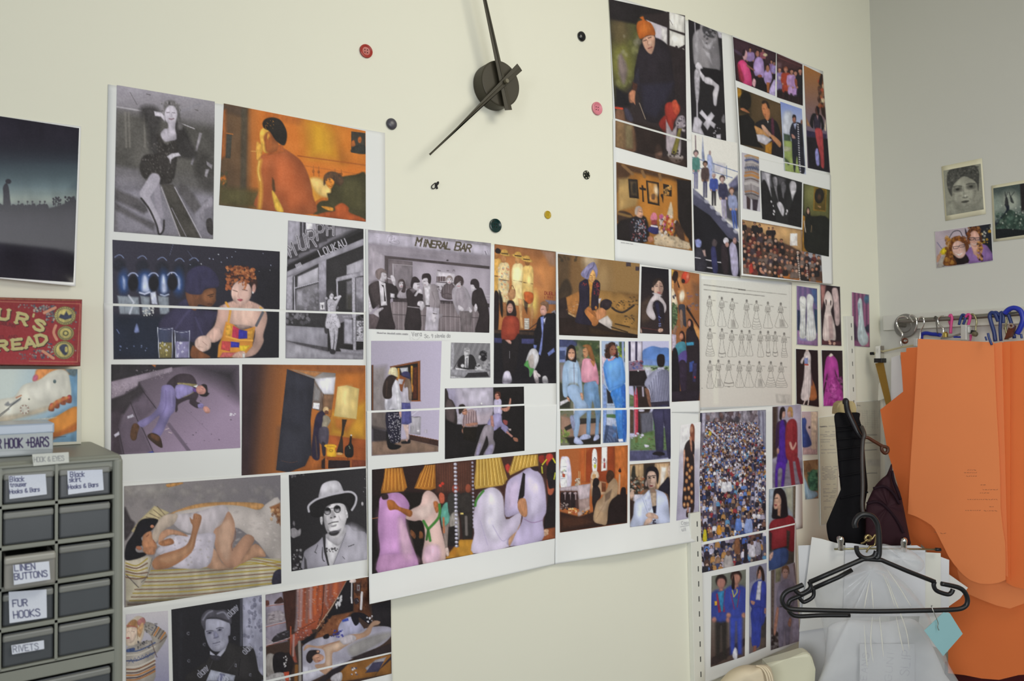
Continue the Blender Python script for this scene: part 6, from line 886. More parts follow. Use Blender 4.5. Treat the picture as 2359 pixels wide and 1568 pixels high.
def p_crowd(c):
    c.f('5a566a').g('6a6470','4f4c62',400,100,420,1500)
    c.p('8a8a9c',(590,92,670,92,670,480,600,430),16).p('6a6270',(75,120,160,118,130,520,80,700),24).r('2a2a3c',75,120,105,205).p('a8a4ba',(105,118,135,118,130,290,105,300),8).sc(['b0a8b8','4a3c44','8a8490','2c2830','6a4a44'],90,140,95,600,230,8,26,1.8,.6)
    c.l('5a5a74',14,(605,100,610,420),8,.7).l('4a4660',10,(640,110,650,450),8,.7)
    rs = random.Random(11)
    tops = ['c8c4d4','b4b0c8','2a2636','1e1c28','34406e','3f5aa8','5a78b8','8a3038','4a3430','6a4a40','a49cb0','2c2434','786c80','d4d0da','3a3a5c','8a6a54','5a8ab4','a87a48','26222c','44384a','dcdae2','8e88a8']
    ys = []
    y = 200
    while y < 1530: ys.append(y); y += 9 + (y - 200) * .034
    for y in ys:
        s = 6 + (y - 200) * .020; x = 80 + rs.uniform(0,10); lim0 = 95 if y > 500 else 150 - (y - 200) * .15; lim1 = 665 if y > 420 else 590 + (y - 200) * .3
        x = lim0
        while x < lim1:
            if rs.random() < .88:
                yy = y + rs.uniform(-s,s); t = rs.choice(tops)
                c.b(t,(x - s * .8,yy + s * 2.6,x - s * .75,yy + s * .9,x,yy + s * .4,x + s * .75,yy + s * .9,x + s * .8,yy + s * 2.6),3)
                if s > 12: c.p(rs.choice(['1e1c26','2c2c44','3f4a74','3a3236']),(x - s * .6,yy + s * 2.4,x + s * .6,yy + s * 2.4,x + s * .4,yy + s * 5,x - s * .4,yy + s * 5),4)
                c.e(rs.choice(['3a2a28','241c1e','5a4438','8a7a74','b89a8a']),x,yy,s * .42,s * .5,0,3)
                if rs.random() < .5: c.e('b8948a',x,yy + s * .15,s * .3,s * .36,0,3)
            x += s * rs.uniform(1.3,2.0)
    c.l('bcb8ca',14,(165,255,230,315),6).p('c8b030',(165,275,188,285,185,318,165,312),6).l('b4b0c4',16,(238,650,238,800),6,.7).l('a8a4ba',26,(215,860,215,1000),8,.6)
    for x,y,w,h,t in ((300,760,26,50,'d8d6de'),(345,755,22,48,'d4d2dc'),(515,1100,34,70,'8a9cd0'),(425,1090,28,60,'5a78c0'),(130,1190,17,60,'c8b828'),(255,1140,20,46,'c8882c'),(415,1270,24,80,'7a5038'),(545,1320,30,60,'c4c0cc'),(335,1420,40,70,'a8a0a0'),(600,1300,24,60,'8d8896'),(490,1330,15,90,'221e26')):
        c.b(t,(x - w,y + h,x - w * .8,y - h * .5,x,y - h * .8,x + w * .8,y - h * .5,x + w,y + h),5).e('6a5048',x,y - h * .95,w * .5,w * .6,0,4)
    c.p('f0eff0',(90,1268,670,1152,670,1168,90,1284),3).p('26242c',(105,1470,160,1465,160,1520,110,1528),7).n(.06,6,1)
def p_duo(c):
    c.f('9a94a8').p('3a2c26',(725,62,775,60,770,500,725,520),14).p('aaa4b8',(775,60,990,50,990,500,775,480),40,.6).p('6a6470',(725,560,990,540,1000,745,725,780),30,.7).sc(['8a8494','55505c'],30,730,600,990,760,14,34,.5,.4,12)
    c.b('33203c',(755,440,760,230,800,185,850,200,860,420,830,440,800,380),8).b('43248a',(790,210,830,200,850,420,855,560,765,565,780,420),8).b('4a2494',(760,565,840,560,838,640,825,765,800,765,812,620,775,620,770,775,748,775),8).e('b08a80',820,125,20,40,0,7).b('1d1618',(785,160,795,80,825,65,838,100,815,110,805,180),7).b('b08478',(765,430,785,440,780,475,765,470),6)
    c.b('8a2c34',(838,400,845,230,890,170,935,200,945,360,940,530,855,525),8).b('7a1f28',(905,200,940,210,940,380,915,390),12,.8).l('7a2430',34,(885,525,900,660,910,755),8).l('7a2430',34,(940,525,965,660,985,735),8).e('b88c80',876,120,20,40,0,7).b('a8824c',(858,110,870,65,900,75,905,150,890,150,885,100),7).b('c0968a',(872,380,890,375,905,420,930,375,935,395,915,440,890,440),6).n(.05,7,1)
def p_redtop(c):
    c.f('8a94a0').p('5a4e40',(905,762,935,760,935,1050,905,1040),6).p('a8a890',(830,770,905,765,905,1000,850,940),24,.8).p('a4b0c0',(700,790,740,785,725,1000,700,1000),16,.8).p('4a4440',(700,1140,930,1100,920,1440,700,1500),20)
    c.b('7a2028',(695,1140,720,1070,790,1040,870,1020,925,1080,920,1320,870,1330,840,1300,720,1320),8).b('8a2c34',(730,1080,830,1060,840,1260,740,1270),40,.7).p('2a2226',(700,1160,720,1180,715,1330,700,1340),9).p('332a28',(850,1150,880,1160,870,1320,850,1310),9).l('26242c',18,(745,1325,850,1300),7).b('34487a',(710,1350,850,1310,850,1440,700,1500),8).b('c09a8c',(697,1370,730,1340,725,1390,700,1420),8)
    c.b('17141a',(730,900,740,800,790,775,840,830,860,980,850,1035,730,1050,722,990),8).b('c09884',(738,890,760,830,800,850,800,920,770,960,740,960),8).b('15131a',(770,790,830,830,820,920,800,870),9).p('b08470',(770,940,800,930,795,1030,770,1020),9).l('2a1c1c',6,(742,872,770,868),4).b('8a343c',(740,925,765,925,755,940),5).n(.05,7,1)
def p_blueduo(c):
    c.f('6a5a50').g('8a8880','4f3f3a',550,400,560,1300).p('5a6258',(370,380,735,380,735,560,370,580),40,.6).p('33282a',(370,1320,735,1100,735,1180,420,1390,360,1400),14)
    c.fig(470,445,1370,'241a1a','a8746a','31408c','2a2624',.75).p('2f78a8',(430,620,505,600,495,820,465,830),7).p('8a2c50',(415,640,432,630,470,830,440,840),6).p('8a2c50',(505,600,520,610,515,830,490,830),6).r('d0a030',400,715,425,760).r('d0a030',522,670,538,710).l('6a3a70',10,(540,590,552,800),6)
    c.fig(630,400,1320,'2a1a18','b07c6c','36449c','3546a8',.82).p('a87868',(605,540,640,545,622,610),7).l('c8c040',9,(590,600,605,670,640,620,640,590),5).l('8a2c50',8,(575,640,610,800),6).l('8a2c50',8,(670,600,640,780),6).p('2f6a94',(595,680,650,690,630,800),12,.8).b('d4d4e0',(590,1290,615,1210,640,1240,640,1330,612,1340),8).b('221818',(580,560,600,430,615,500,610,590),8).n(.05,7,1)
def p_bluesuit(c):
    c.f('8a8aa0').p('5a5468',(770,350,880,330,850,480,770,520),20,.5).p('3a3434',(900,900,955,880,950,1210,880,1220),14).p('5a4c44',(770,1100,955,1100,950,1220,770,1280),20,.7).l('6a6a84',5,(780,450,850,440),4)
    c.b('34409a',(775,720,800,560,850,500,910,490,950,540,948,780,930,940,880,970,800,800),8).p('d0d0dc',(838,700,865,500,905,500,888,705),7).b('2f3c94',(795,800,930,790,900,970,880,1190,800,1190,795,1000),8).l('222c6c',7,(900,520,885,940),8,.6).e('b08070',875,420,26,56,4,8).b('2a1c1a',(850,490,862,370,890,335,925,390,935,490,905,490,900,420,880,380),8).b('b8867a',(785,710,830,720,820,755,795,745),6).b('b08070',(935,790,950,800,945,850,930,840),6).p('8a5a4c',(815,1190,850,1190,840,1260,810,1265),8).l('3a2a34',6,(862,410,876,410),4).n(.05,7,1)
def p_greysuit(c):
    c.f('8a8090').p('5a4c44',(1005,380,1040,370,1030,1000,1005,1100),12).p('77745c',(1050,350,1120,340,1100,500,1050,520),14).p('9a90a0',(1100,340,1290,310,1310,700,1240,700),40,.7).p('5a4440',(1240,320,1290,310,1300,540,1270,520),16,.8).p('a49cb8',(1230,840,1310,820,1300,1130,1230,1150),20,.8).p('3a3030',(1005,1000,1080,1050,1090,1210,1005,1240),14).sc(['8a8488','221c1e'],24,1010,1050,1085,1210,6,16,1.4,.6)
    c.b('857e94',(1060,740,1080,560,1140,490,1220,490,1260,580,1230,800,1100,790),8).b('7d768c',(1090,790,1220,780,1215,900,1200,1170,1160,1180,1150,1000,1130,1190,1085,1180),8).l('6a6478',7,(1160,560,1160,780),7,.6).l('3a3238',10,(1100,775,1220,765),6).e('b08c84',1155,415,32,62,0,8).b('6a4a38',(1118,420,1120,350,1160,325,1195,360,1195,430,1180,380,1140,370),8).l('3a2a2a',6,(1138,405,1152,405),4).l('3a2a2a',6,(1165,405,1178,405),4).b('a87868',(1030,1030,1060,800,1085,800,1070,960,1045,1080),7).b('a87868',(1180,960,1205,890,1222,920,1210,990),7).n(.05,7,1)
def p_whitegowns(c):
    c.f('6a5a84')
    for i in range(8): c.l(['8a6a98','57507c'][i % 2],14,(185 + i * 28,90,185 + i * 28,380),12,.7)
    c.p('3a5a8a',(330,120,405,130,405,330,360,260),24,.8).p('22304a',(180,360,215,370,215,600,180,590),12).p('1f3a50',(370,350,405,360,405,620,385,620),14).p('8a6a94',(178,590,408,640,410,765,180,745),16).e('8a8ab8',290,680,100,34,0,20,.8)
    c.b('d0d2d0',(205,240,245,205,280,250,272,440,280,660,205,660,215,440),7).b('d4d6d6',(285,220,320,180,365,230,355,330,375,480,390,680,280,690,290,440),7)
    for x in (225,250,310,335,360): c.l('aab4c4',6,(x,420,x + 4,650),7,.7)
    c.l('3a4058',7,(280,330,276,650),5).l('b0b4bc',6,(215,270,262,310),6,.7).n(.05,8,1)
def p_ivorygown(c):
    c.f('22161c').p('b07a74',(440,72,500,80,490,220,450,360),20,.9).p('5a3038',(450,690,680,720,680,765,455,755),24,.8).b('c0a8a8',(570,140,605,110,640,150,660,400,655,520,610,520,590,300),8).b('d8c8c4',(480,240,520,145,570,200,580,300,560,380,600,520,615,690,560,700,470,690,480,460,500,330),7).p('9a7a7c',(530,430,570,430,590,680,540,690),14,.6)
    for x in (490,515,545,585): c.l('b8a0a0',6,(x,480,x - 4,690),7,.7)
    c.b('2a1a1e',(500,240,512,260,508,310,500,290),6).b('2a1a1e',(552,260,565,260,560,310,552,300),6).sc(['c8a090'],5,540,700,610,750,10,16).n(.04,8,1)
def p_sashgown(c):
    c.f('1d1216').b('9a5a34',(310,1200,340,1140,380,1220,400,1360,310,1370),8).b('5a4048',(330,1050,352,1140,350,1210,330,1200),12).b('cfc4c4',(255,870,290,815,330,870,332,1000,335,1200,310,1370,220,1360,250,1150,262,980),7).b('c8bcbc',(215,950,240,900,275,880,250,930,235,970),7).p('7a86b8',(258,905,300,900,300,970,262,970),8).p('b03a2c',(262,970,306,972,305,988,262,985),4)
    for x in (265,290,315): c.l('a8989c',6,(x,1000,x - 12,1350),7,.7)
    c.l('d0c0bc',12,(275,1370,250,1430),6).l('d0c0bc',12,(310,1370,300,1435),6).e('c8b4ac',290,815,16,16).n(.03,8,1)
def p_magenta(c):
    c.f('21141a').b('a83a94',(470,1240,500,930,550,870,590,880,635,950,650,1120,630,1110,605,1040,620,1110,680,1250,705,1445,490,1450,480,1330,520,1120,515,1090,480,1240),7).b('c45cae',(550,1180,600,1150,630,1240,600,1310,550,1290),20,.8).b('b8489f',(530,900,600,900,590,1090,540,1090),24,.6).b('d8ccc4',(535,880,560,850,585,870,560,890),6).sc(['8a2478','c060b0','701a62'],70,500,1120,690,1440,8,22,1,.45).l('7a1f6c',7,(520,1130,560,1300,640,1250),7,.7,True)
    for x in (500,530,560,600): c.l('7a2470',7,(x,1360,x - 4,1440),6,.7)
    c.n(.04,8,1)
def p_trainedgown(c):
    c.f('7a4a6c')
    for i in range(9): c.l(['b06a8a','4f3450'][i % 2],13,(805 + i * 22,165,812 + i * 22,700),10,.6)
    c.e('3a6a84',965,240,34,50,0,20,.8).p('2a3040',(940,560,990,520,990,620,960,600),14).p('2f2838',(800,480,860,560,880,720,810,690),20,.7).p('b06a80',(960,620,990,640,995,775,900,770),14,.8).b('b8c4c8',(860,290,885,225,910,260,920,380,940,560,985,680,960,750,900,760,860,660,870,430),7).l('8aa0ac',7,(900,430,880,700),7,.7).l('98acb8',7,(925,480,960,720),7,.7).p('7a9ab0',(870,280,885,290,880,420,870,420),8,.8).n(.05,8,1)
def p_bluedress(c):
    c.f('b8a4ac').p('d0bca8',(150,265,210,265,200,640,150,600),10).p('c0a0a0',(70,590,205,610,205,650,75,655),10).b('33488a',(66,340,90,318,110,350,105,420,140,500,152,570,75,585,66,480),7).b('2a3a74',(100,420,145,540,120,570),14,.6).e('c8b0a8',82,310,10,14).b('3a2c34',(125,405,140,395,145,415,132,420),5).l('a89078',5,(175,300,175,600),4,.5).n(.04,8,1)
def p_treedress(c):
    c.f('8a6a4a').sc(['a08058','6a4c34'],20,85,705,215,880,10,30,2,.5).b('2c5a48',(120,860,160,790,210,820,214,960,160,980,130,940),12).sc(['3f7a5c','1f4034','58906c'],40,125,800,212,970,8,18,1,.6).b('8aa8bc',(88,860,110,900,140,970,200,990,205,1030,105,1055),8).l('b0c8d4',7,(95,880,130,1040),7,.7).n(.05,8,1)
def p_list(c):
    c.f('c9c8b2'); rs = random.Random(4)
    for y in [400,450,475,490,520,540,575,610,640] + list(range(765,890,14)) + [925,965,985,1000,1030,1045,1060,1075,1130,1145]:
        x = 232 + (y - 400) * .05
        while x < 372:
            w = rs.uniform(6,22)
            if rs.random() < .72: c.l('76767a',6,(x,y - (x - 232) * .03,x + w,y - (x + w - 232) * .03),4,.55)
            x += w + 7
    c.l('4a4a50',9,(234,402,292,400),4,.7)
def p_table(c):
    c.f('b9b7a6')
    for x in range(590,800,22): c.l('8f8d82',3,(x,250,x + 6,420),3,.4)
    for y in range(260,420,20): c.l('8f8d82',3,(570,y,800,y + 6),3,.4)
    for y in (480,550,615,825): c.l('4a4a4e',6,(620,y,745,y - 6),4,.7)
    c.l('66665f',8,(562,208,592,212),4,.7).p('9c9b98',(650,700,870,700,870,760,660,750),20,.4)
def p_turbanface(c):
    c.f('77776c').g('8a8a7c','8d8c80',900,250,1200,700).b('4a4a46',(888,380,910,260,1050,215,1200,200,1250,270,1250,400,1240,490,1215,390,1090,325,1000,380,950,450,945,550,905,480),9).sc(['2c2c2a','6a6a62','3a3a38'],120,900,215,1248,400,6,14,1,.5).b('9a998c',(960,440,1010,370,1090,325,1200,380,1230,440,1200,560,1130,650,1070,680,1000,640,960,560),10).b('8a8a7e',(880,640,960,600,1060,690,1200,640,1300,560,1305,700,885,765),24,.8)
    for x,y in ((1010,470),(1160,440)): c.e('55554e',x,y,52,30,-10,24,.8).l('3f3f3a',12,(x - 50,y - 26,x,y - 38,x + 46,y - 34),10,.8,True).e('2f2f2c',x,y,20,13,-8,8)
    c.l('7a7a70',16,(1075,440,1080,540),18,.6).e('5a5a52',1095,560,30,12,-8,12,.8).e('c8c8bc',1098,545,12,16,0,10,.7).b('45453f',(1050,612,1090,596,1140,598,1110,620,1070,622),8).sc(['b8b8aa','4a4a44'],40,900,430,1240,700,8,24,.6,.18,12).n(.08,8,1)
def p_friends(c):
    c.f('b8aab4').p('b0a2ae',(752,950,1140,895,1120,1050,775,1350),30,.6).p('1d2028',(1140,895,1385,858,1408,1270,1300,1100),10).sc(['c89a2c','d8d4c8','4a4a40'],24,1270,880,1390,1080,6,18,1,.7).l('2a2a34',8,(910,1030,960,950,1030,940,1065,1000),5,1,True).b('2a2430',(1095,910,1115,960,1110,1000,1095,960),7).b('c8b024',(810,1180,850,1130,920,1130,900,1190,820,1210),9).l('6a6a8a',8,(780,1070,830,1140),5).b('b88a70',(770,1290,780,1220,830,1190,800,1280),9).b('a8a098',(790,1300,870,1200,860,1340,780,1350),10)
    c.b('7a5a92',(1100,1180,1160,1120,1290,1090,1360,1130,1405,1270,1140,1310),8).b('8a6aa4',(1130,1180,1340,1150,1380,1260,1160,1290),30,.6).p('c89a88',(1160,1100,1250,1090,1230,1230,1190,1200),10).b('5a3420',(1115,1010,1130,930,1200,890,1260,930,1290,1050,1260,1060,1240,980,1160,980,1150,1100),9).sc(['8a5228','a86c34','3a2018'],50,1130,895,1270,980,8,16,1,.6).e('cfa090',1200,1030,60,92,-4,8).sc(['8a5228','c08a4c','2c1a14'],60,1235,1060,1290,1270,7,15,1,.8).sc(['7a4424'],20,1120,960,1150,1090,8,14)
    for x in (1170,1235): c.l('2a2a34',7,(x - 30,1018,x - 26,1042,x + 20,1040,x + 28,1014,x - 30,1020),4)
    c.b('f0e4e4',(1165,1078,1200,1090,1230,1076,1200,1098),6).l('a06a60',7,(1200,1030,1195,1060),7,.6)
    c.b('1e171a',(860,1330,880,1240,980,1200,1080,1180,1130,1300,860,1335),9).b('6a3c1e',(850,1320,880,1200,920,1080,960,1010,1040,1000,1110,1050,1140,1120,1100,1180,1080,1080,980,1080,950,1200,1000,1320),9).sc(['a8702c','7a4820','c08a3c','4a2414'],90,870,1010,990,1320,8,18,1.2,.5).sc(['a86a30','6a3c20'],30,1000,1005,1130,1080,8,16,1,.6).e('d8b0a4',1025,1150,74,100,-14,8)
    for x,y in ((990,1122),(1060,1105)): c.l('3a3038',6,(x - 32,y - 4,x - 26,y + 20,x + 22,y + 14,x + 30,y - 10,x - 32,y - 2),4)
    c.b('f4ecec',(985,1190,1025,1204,1070,1180,1030,1218),6).l('b08078',8,(1028,1130,1030,1165),8,.6).n(.04,7,1)
def p_dancer(c):
    c.f('5a6460').g('3f4a48','6a7670',1500,460,1500,760).e('a8aea0',1600,600,110,110,0,90,.8).e('98a498',1450,640,70,100,0,60,.6).p('1d181a',(1715,410,1860,380,1860,720,1730,760),14).b('141a2a',(1430,830,1500,780,1560,700,1540,640,1590,650,1580,760,1500,860,1440,900),9).b('2a3c34',(1440,900,1500,800,1600,700,1700,760,1860,800,1860,960,1450,960),9).sc(['4f665a','1a2a26','7a8a7c','3a5448'],110,1450,720,1860,950,8,26,1,.45).b('0f1216',(1435,920,1860,940,1860,1000,1440,1028),10)
    c.b('2a2c2e',(1545,640,1550,560,1570,560,1585,630,1575,660),7).l('2a2c2e',9,(1555,570,1545,500)).l('3a3c3c',7,(1555,560,1575,500)).b('343838',(1610,610,1600,540,1620,560,1645,625),7).l('2c3030',8,(1605,550,1590,500)).l('2c3030',7,(1612,550,1650,500)).sc(['c8ccc0','d8d8d0'],16,1500,640,1800,940,4,10,1.4,.6).n(.08,8,1)
def p_dusk(c):
    c.f('2b2733').g('25212b','3d4b54',200,470,200,780)
    c.p('66787e',(-130,780,570,760,560,1010,-130,1010),160,.9).p('9aa49a',(-130,880,550,900,550,1010,-130,1010),80,.8).p('25222c',(-130,300,580,410,575,600,-130,560),150,.9)
    c.b('25222b',(-130,1010,100,1000,200,1010,330,1005,420,985,480,965,550,955,545,1560,-130,1520),8).sc(['22202a'],90,-5,985,340,1010,5,13,1.8,1).sc(['22202a'],26,385,930,440,985,4,9).sc(['22202a'],18,470,920,550,970,5,10)
    for x in (130,195,230,285,320,400,420,490): c.l('23212b',4,(x,1000,x + 3,955 - (30 if x > 380 else 0))); c.e('23212b',x + 4,955 - (30 if x > 380 else 0),7,7)
    c.b('22202a',(22,850,45,820,62,850,72,930,76,1000,28,1000,24,900),6).e('22202a',60,808,21,18,10,5).p('2c2934',(-130,1010,540,1000,540,1250,-130,1200),120,.5)
# ------------------------------------------------------------------ the room
def struct(o, name=None): tag(o, kind='structure'); return o
struct(box('wall_back', (-1.9, XR + .15, 0.0, .15, 0.0, 2.95), WALLM))
struct(box('wall_right', (XR, XR + .15, -3.4, 0.0, 0.0, 2.95), mat('shaded_cream_wall_paint', (0.60, 0.595, 0.545), 0.6, 0.25, noise=0.025, nscale=3.5, bump=0.06)))  # same cream paint, this wall's dimmer shade put into the colour
struct(box('floor', (-1.9, XR + .15, -3.4, .15, -.1, 0.0), mat('grey_floor_vinyl', '8a857c', .5, .3, noise=.1, nscale=9)))
struct(box('ceiling', (-1.9, XR + .15, -3.4, .15, 2.95, 3.05), mat('white_ceiling_paint', 'dddcd6', .7, .2, noise=.02, nscale=5)))
UPM = mat('white_painted_steel', (0.74, 0.735, 0.66), .4, .4, noise=.03, nscale=30)
def upright(name, quad, slots, ht):
    (x0, y0), (x1, y1), (x2, y2), (x3, y3) = quad
    P = [PW(x0, y0), PW(x1, y1), PW(x2, y2), PW(x3, y3)]; xa = (P[0].x + P[3].x) / 2; xb = (P[1].x + P[2].x) / 2; zt = P[0].z; zb = P[3].z
    o = struct(box(name, (xa, xb, -ht, 0.0, zb, zt), UPM, None, .001))
    bm = bmesh.new(); xm = (xa + xb) / 2 + (xb - xa) * .12; z = zt - .02
    while z > zb + .02: add_box(bm, xm - .0015, xm + .0015, -ht - .0004, -ht + .001, z - .012, z); z -= slots
    bm_obj('slot_row', bm, mat('dark_slot', '4a4a48', .8, .1), o)
upright('trim_1', ((1586, 1180), (1610, 1180), (1610, 1640), (1586, 1640)), .034, .013)
upright('trim_2', ((1945, 728), (1961, 728), (1961, 960), (1945, 960)), .036, .012)

# ------------------------------------------------------------------ sheets of pictures on the main wall
s = Sheet('white picture sheet at upper left with a black lace dress and an amber bedroom', (249, 194, 887, 306, 889, 732, 239, 716), .0012)
s.pic((845, 112, 1552, 232, 1540, 1225, 823, 1170), p_lace, A1, 'grey print of a person posing in a dark lace dress')
s.pic((165, 83, 1670, 377, 1673, 1340, 114, 1162), p_amber, A2, 'amber print of a bedroom with a person seen from behind')
s.pic((127, 270, 1806, 388, 1803, 969, 133, 908), p_booth, A3, 'upper half of a dark blue print of two people in a booth')
s.pic((105, 76, 860, 162, 862, 1000, 82, 974), p_shop, A4, 'upper half of a grey print of a shop front')
s = Sheet('white picture sheet at left with a reclining man above paving and a lamp', (239, 698, 846, 717, 845, 1092, 242, 1126), .0016)
s.pic((133, 933, 1799, 993, 1796, 1452, 138, 1470), p_booth, A3, 'lower half of a dark blue print with two tumblers')
s.pic((80, 996, 862, 1020, 858, 1470, 78, 1458), p_shop, A4, 'lower half of a grey print of a shop front')
s.pic((142, 103, 1735, 108, 1750, 1142, 139, 1232), p_pavement, A7, 'purple print of a person in lilac lying on paving')
s.pic((97, 102, 1632, 115, 1637, 1370, 90, 1486), p_lamp, A8, 'brown print of a dark mirror, a lamp and a yellow telephone')
s = Sheet('white picture sheet at lower left with two sleepers and a man in a pale hat', (240, 1112, 846, 1079, 846, 1344, 240, 1414), .0020)
s.pic((78, 192, 1843, 68, 1853, 1290, 80, 1562), p_sleep, B1, 'print of two people asleep on striped bedding')
s.pic((87, 188, 1082, 100, 1097, 1278, 122, 1432), p_hatman, B2, 'black and white print of a person in a pale hat and dark glasses')
s = Sheet('white picture sheet at bottom left with a knitted jumper and a red-curtained bed', (240, 1400, 898, 1320, 905, 1600, 240, 1640), .0024)
s.pic((70, 512, 735, 455, 755, 1620, 70, 1660), p_jumper, B3, 'print of a person in a patterned jumper')
s.pic((790, 436, 2220, 205, 2250, 1700, 820, 1800), p_poet, B3, 'grey print of a person in a dark suit holding a book')
s.pic((138, 312, 1958, -5, 1970, 1145, 148, 1556), p_bedsit, B4, 'print of a bed beside a red patterned curtain')
s.pic((150, 1592, 1970, 1170, 1974, 1460, 155, 1890), p_bedsit, B4, 'lower strip of the red-curtained bed print')
s = Sheet('white picture sheet in the middle headed by the grey bar scene with big lettering', (842, 527, 1284, 582, 1285, 952, 846, 956), .0026)
s.pic((47, 50, 1690, 232, 1668, 1430, 55, 1378), p_bar, B5, 'grey print of people at a bar under a lettered sign', 1.35)
s.pic((84, 95, 697, 172, 703, 1492, 76, 1497), p_dublin, B6, 'print of two young people below a lit shop window', 1.45)
s.pic((79, 77, 928, 79, 903, 882, 79, 917), p_hats, B7, 'upper half of a print of two people in hats at a hatch')
s.pic((1042, 98, 1511, 107, 1515, 519, 1033, 527), p_interview, B7, 'small grey print of a man at a microphone')
s.pic((967, 650, 1918, 628, 1920, 834, 964, 879), p_party, B7, 'upper strip of a dark party print')
for n, q in (('caption', (868, 762, 948, 766, 948, 772, 868, 768)),):
    s.pic(q, lambda c: c.f('dbdcdb').tx('Mineral bar dancehall centre county', 868, 768.5, 3.6, '77767a', .7, 2.2, .6, .9), (0, 0, 1), None, .8, 'caption', lift=.0004)
s.pic((945, 760, 1038, 766, 1038, 784, 945, 782), lambda c: c.f('dbdcdb').tx('Vera', 949, 774, 9, '77767a', 1, -2, .55).tx('Sc. 9 single dots', 978, 778, 8, '77767a', .9, -1, .5, 1.2).l('a8a8a8', .8, (948, 777, 958, 783, 968, 776), 1, .6, True), (0, 0, 1), None, .8, 'handwritten_note')
s = Sheet('white picture sheet in the middle with straw-hatted dancers, its blank foot curling off the wall', (845, 946, 1285, 931, 1280, 1299, 851, 1391), .0030, [(846, .022), (1000, .03), (1120, .02), (1280, .003)], 90)
s.pic((83, 942, 901, 908, 888, 1412, 84, 1462), p_hats, B7, 'lower half of a print of two people in hats at a hatch')
s.pic((968, 902, 1925, 857, 1926, 1400, 967, 1502), p_party, B7, 'lower half of a dark party print')
s.pic((72, 218, 1867, 44, 1860, 888, 73, 1236), p_straw, B8, 'print of dancers in straw hats and pale robes', 1.5)
s = Sheet('white picture sheet with the blue-turbaned sitter above three denim pictures', (1281, 579, 1614, 630, 1613, 950, 1283, 954), .0036, side=(1614, 90, .006))
s.pic((68, 62, 1340, 215, 1307, 1372, 88, 1324), p_turban, C1, 'brown print of a person in a blue head wrap sitting cross-legged', 1.5)
s.pic((1370, 258, 1788, 305, 1806, 1314, 1346, 1296), p_smoke, C1, 'dark print of a person in white sleeves')
s.pic((1832, 300, 2265, 375, 2272, 2340, 1838, 2362), p_dancers, C1, 'orange and dark print of people dancing and sitting')
s.pic((70, 60, 556, 75, 572, 886, 76, 897), p_jeans, C2, 'upper half of a print of two people in denim')
s.pic((580, 78, 860, 84, 872, 884, 590, 886), p_bluetop, C2, 'upper half of a print of a person in a blue jumper')
s.pic((900, 82, 1390, 80, 1399, 868, 912, 880), p_field, C2, 'upper half of a print of a man in a striped shirt seen from behind')
s = Sheet('white picture sheet with the orange church and the person in a pale blue jacket', (1283, 942, 1613, 936, 1609, 1246, 1279, 1299), .0040, [(1280, .004), (1440, .026), (1500, .026), (1610, .008)], 95)
s.pic((83, 918, 574, 912, 568, 1320, 86, 1338), p_jeans, C2, 'lower half of the denim print with pale shoes')
s.pic((596, 912, 885, 908, 882, 1296, 594, 1308), p_bluetop2, C2, 'lower half of the blue jumper print')
s.pic((920, 902, 1409, 893, 1413, 1497, 918, 1526), p_field, C2, 'lower half of the striped shirt print')
s.pic((66, 177, 866, 127, 860, 1033, 75, 1145), p_church, C3, 'orange print of a church altar')
s.pic((890, 350, 1360, 318, 1356, 1027, 892, 1082), p_whitejacket, C3, 'print of a person in a pale blue jacket')
s.pic((1482, -105, 1715, -145, 1692, 960, 1432, 1006), p_flowerdress, C3, 'pale print of a person in a long flowered dress')
s.pic((1565, 1196, 1592, 1194, 1592, 1226, 1565, 1229), lambda c: c.f('dbdcdb').tx('Cassie', 1570, 1208, 7, '8a8a90', .9, -5, .55).l('8a8a90', .8, (1568, 1213, 1590, 1209)).tx('Juli', 1569, 1223, 7, '8a8a90', .9, -5, .55), (0, 0, 1), None, .9, 'handwritten_note')
s = Sheet('white picture sheet at upper right with the person in an orange woolly hat', (1403, -14, 1690, 83, 1704, 368, 1414, 290), .0020)
s.pic((50, -10, 738, 140, 752, 1256, 108, 1068), p_orangehat, C4, 'upper part of a print of a person in an orange woolly hat', 1.45)
s.pic((768, 175, 1068, 300, 1110, 1272, 800, 1190), p_seatedbw, C4, 'tall grey print of a seated person in a bow blouse')
s = Sheet('white picture sheet at upper right with an altar of ornaments and people on steps', (1412, 273, 1703, 352, 1706, 640, 1417, 602), .0024)
s.pic((109, 1087, 753, 1272, 757, 1512, 109, 1326), p_orangehat, C4, 'lower strip of the orange hat print')
s.pic((134, 326, 906, 516, 920, 1243, 142, 1125), p_shrine, C5, 'print of a person in an orange room full of ornaments', lift=.0010)
s.pic((910, 40, 1380, 130, 1412, 1512, 945, 1448), p_steps, C5, 'blue print of people climbing dark steps')
s.pic((180, 1153, 360, 1178, 360, 1186, 180, 1162), lambda c: c.f('dbdcdb').tx('Interior county house', 182, 1160, 9, '77767a', 3, 7, .6), C5, None, .9, 'caption')
s = Sheet('white picture sheet furthest to the right at the top, with the pink shirt picture', (1687, 81, 1896, 164, 1914, 420, 1705, 368), .0034)
s.pic((103, 82, 660, 290, 648, 846, 140, 642), p_pinkshirt, C6, 'dark print of a person in a pink shirt')
s.pic((668, 294, 1000, 438, 1006, 972, 672, 862), p_gowns, C6, 'dark print of people in a row in gowns')
s.pic((1018, 450, 1262, 568, 1357, 1835, 1068, 1772), p_goldwall, C6, 'tall print of a person in red trousers by a gold wall')
s.pic((158, 732, 746, 955, 752, 1648, 200, 1470), p_priest, C6, 'brown print of two people talking over a book')
s.pic((715, 918, 992, 1012, 1040, 1752, 760, 1690), p_suitman, C6, 'blue print of a man in a dark suit outdoors', lift=.0010)
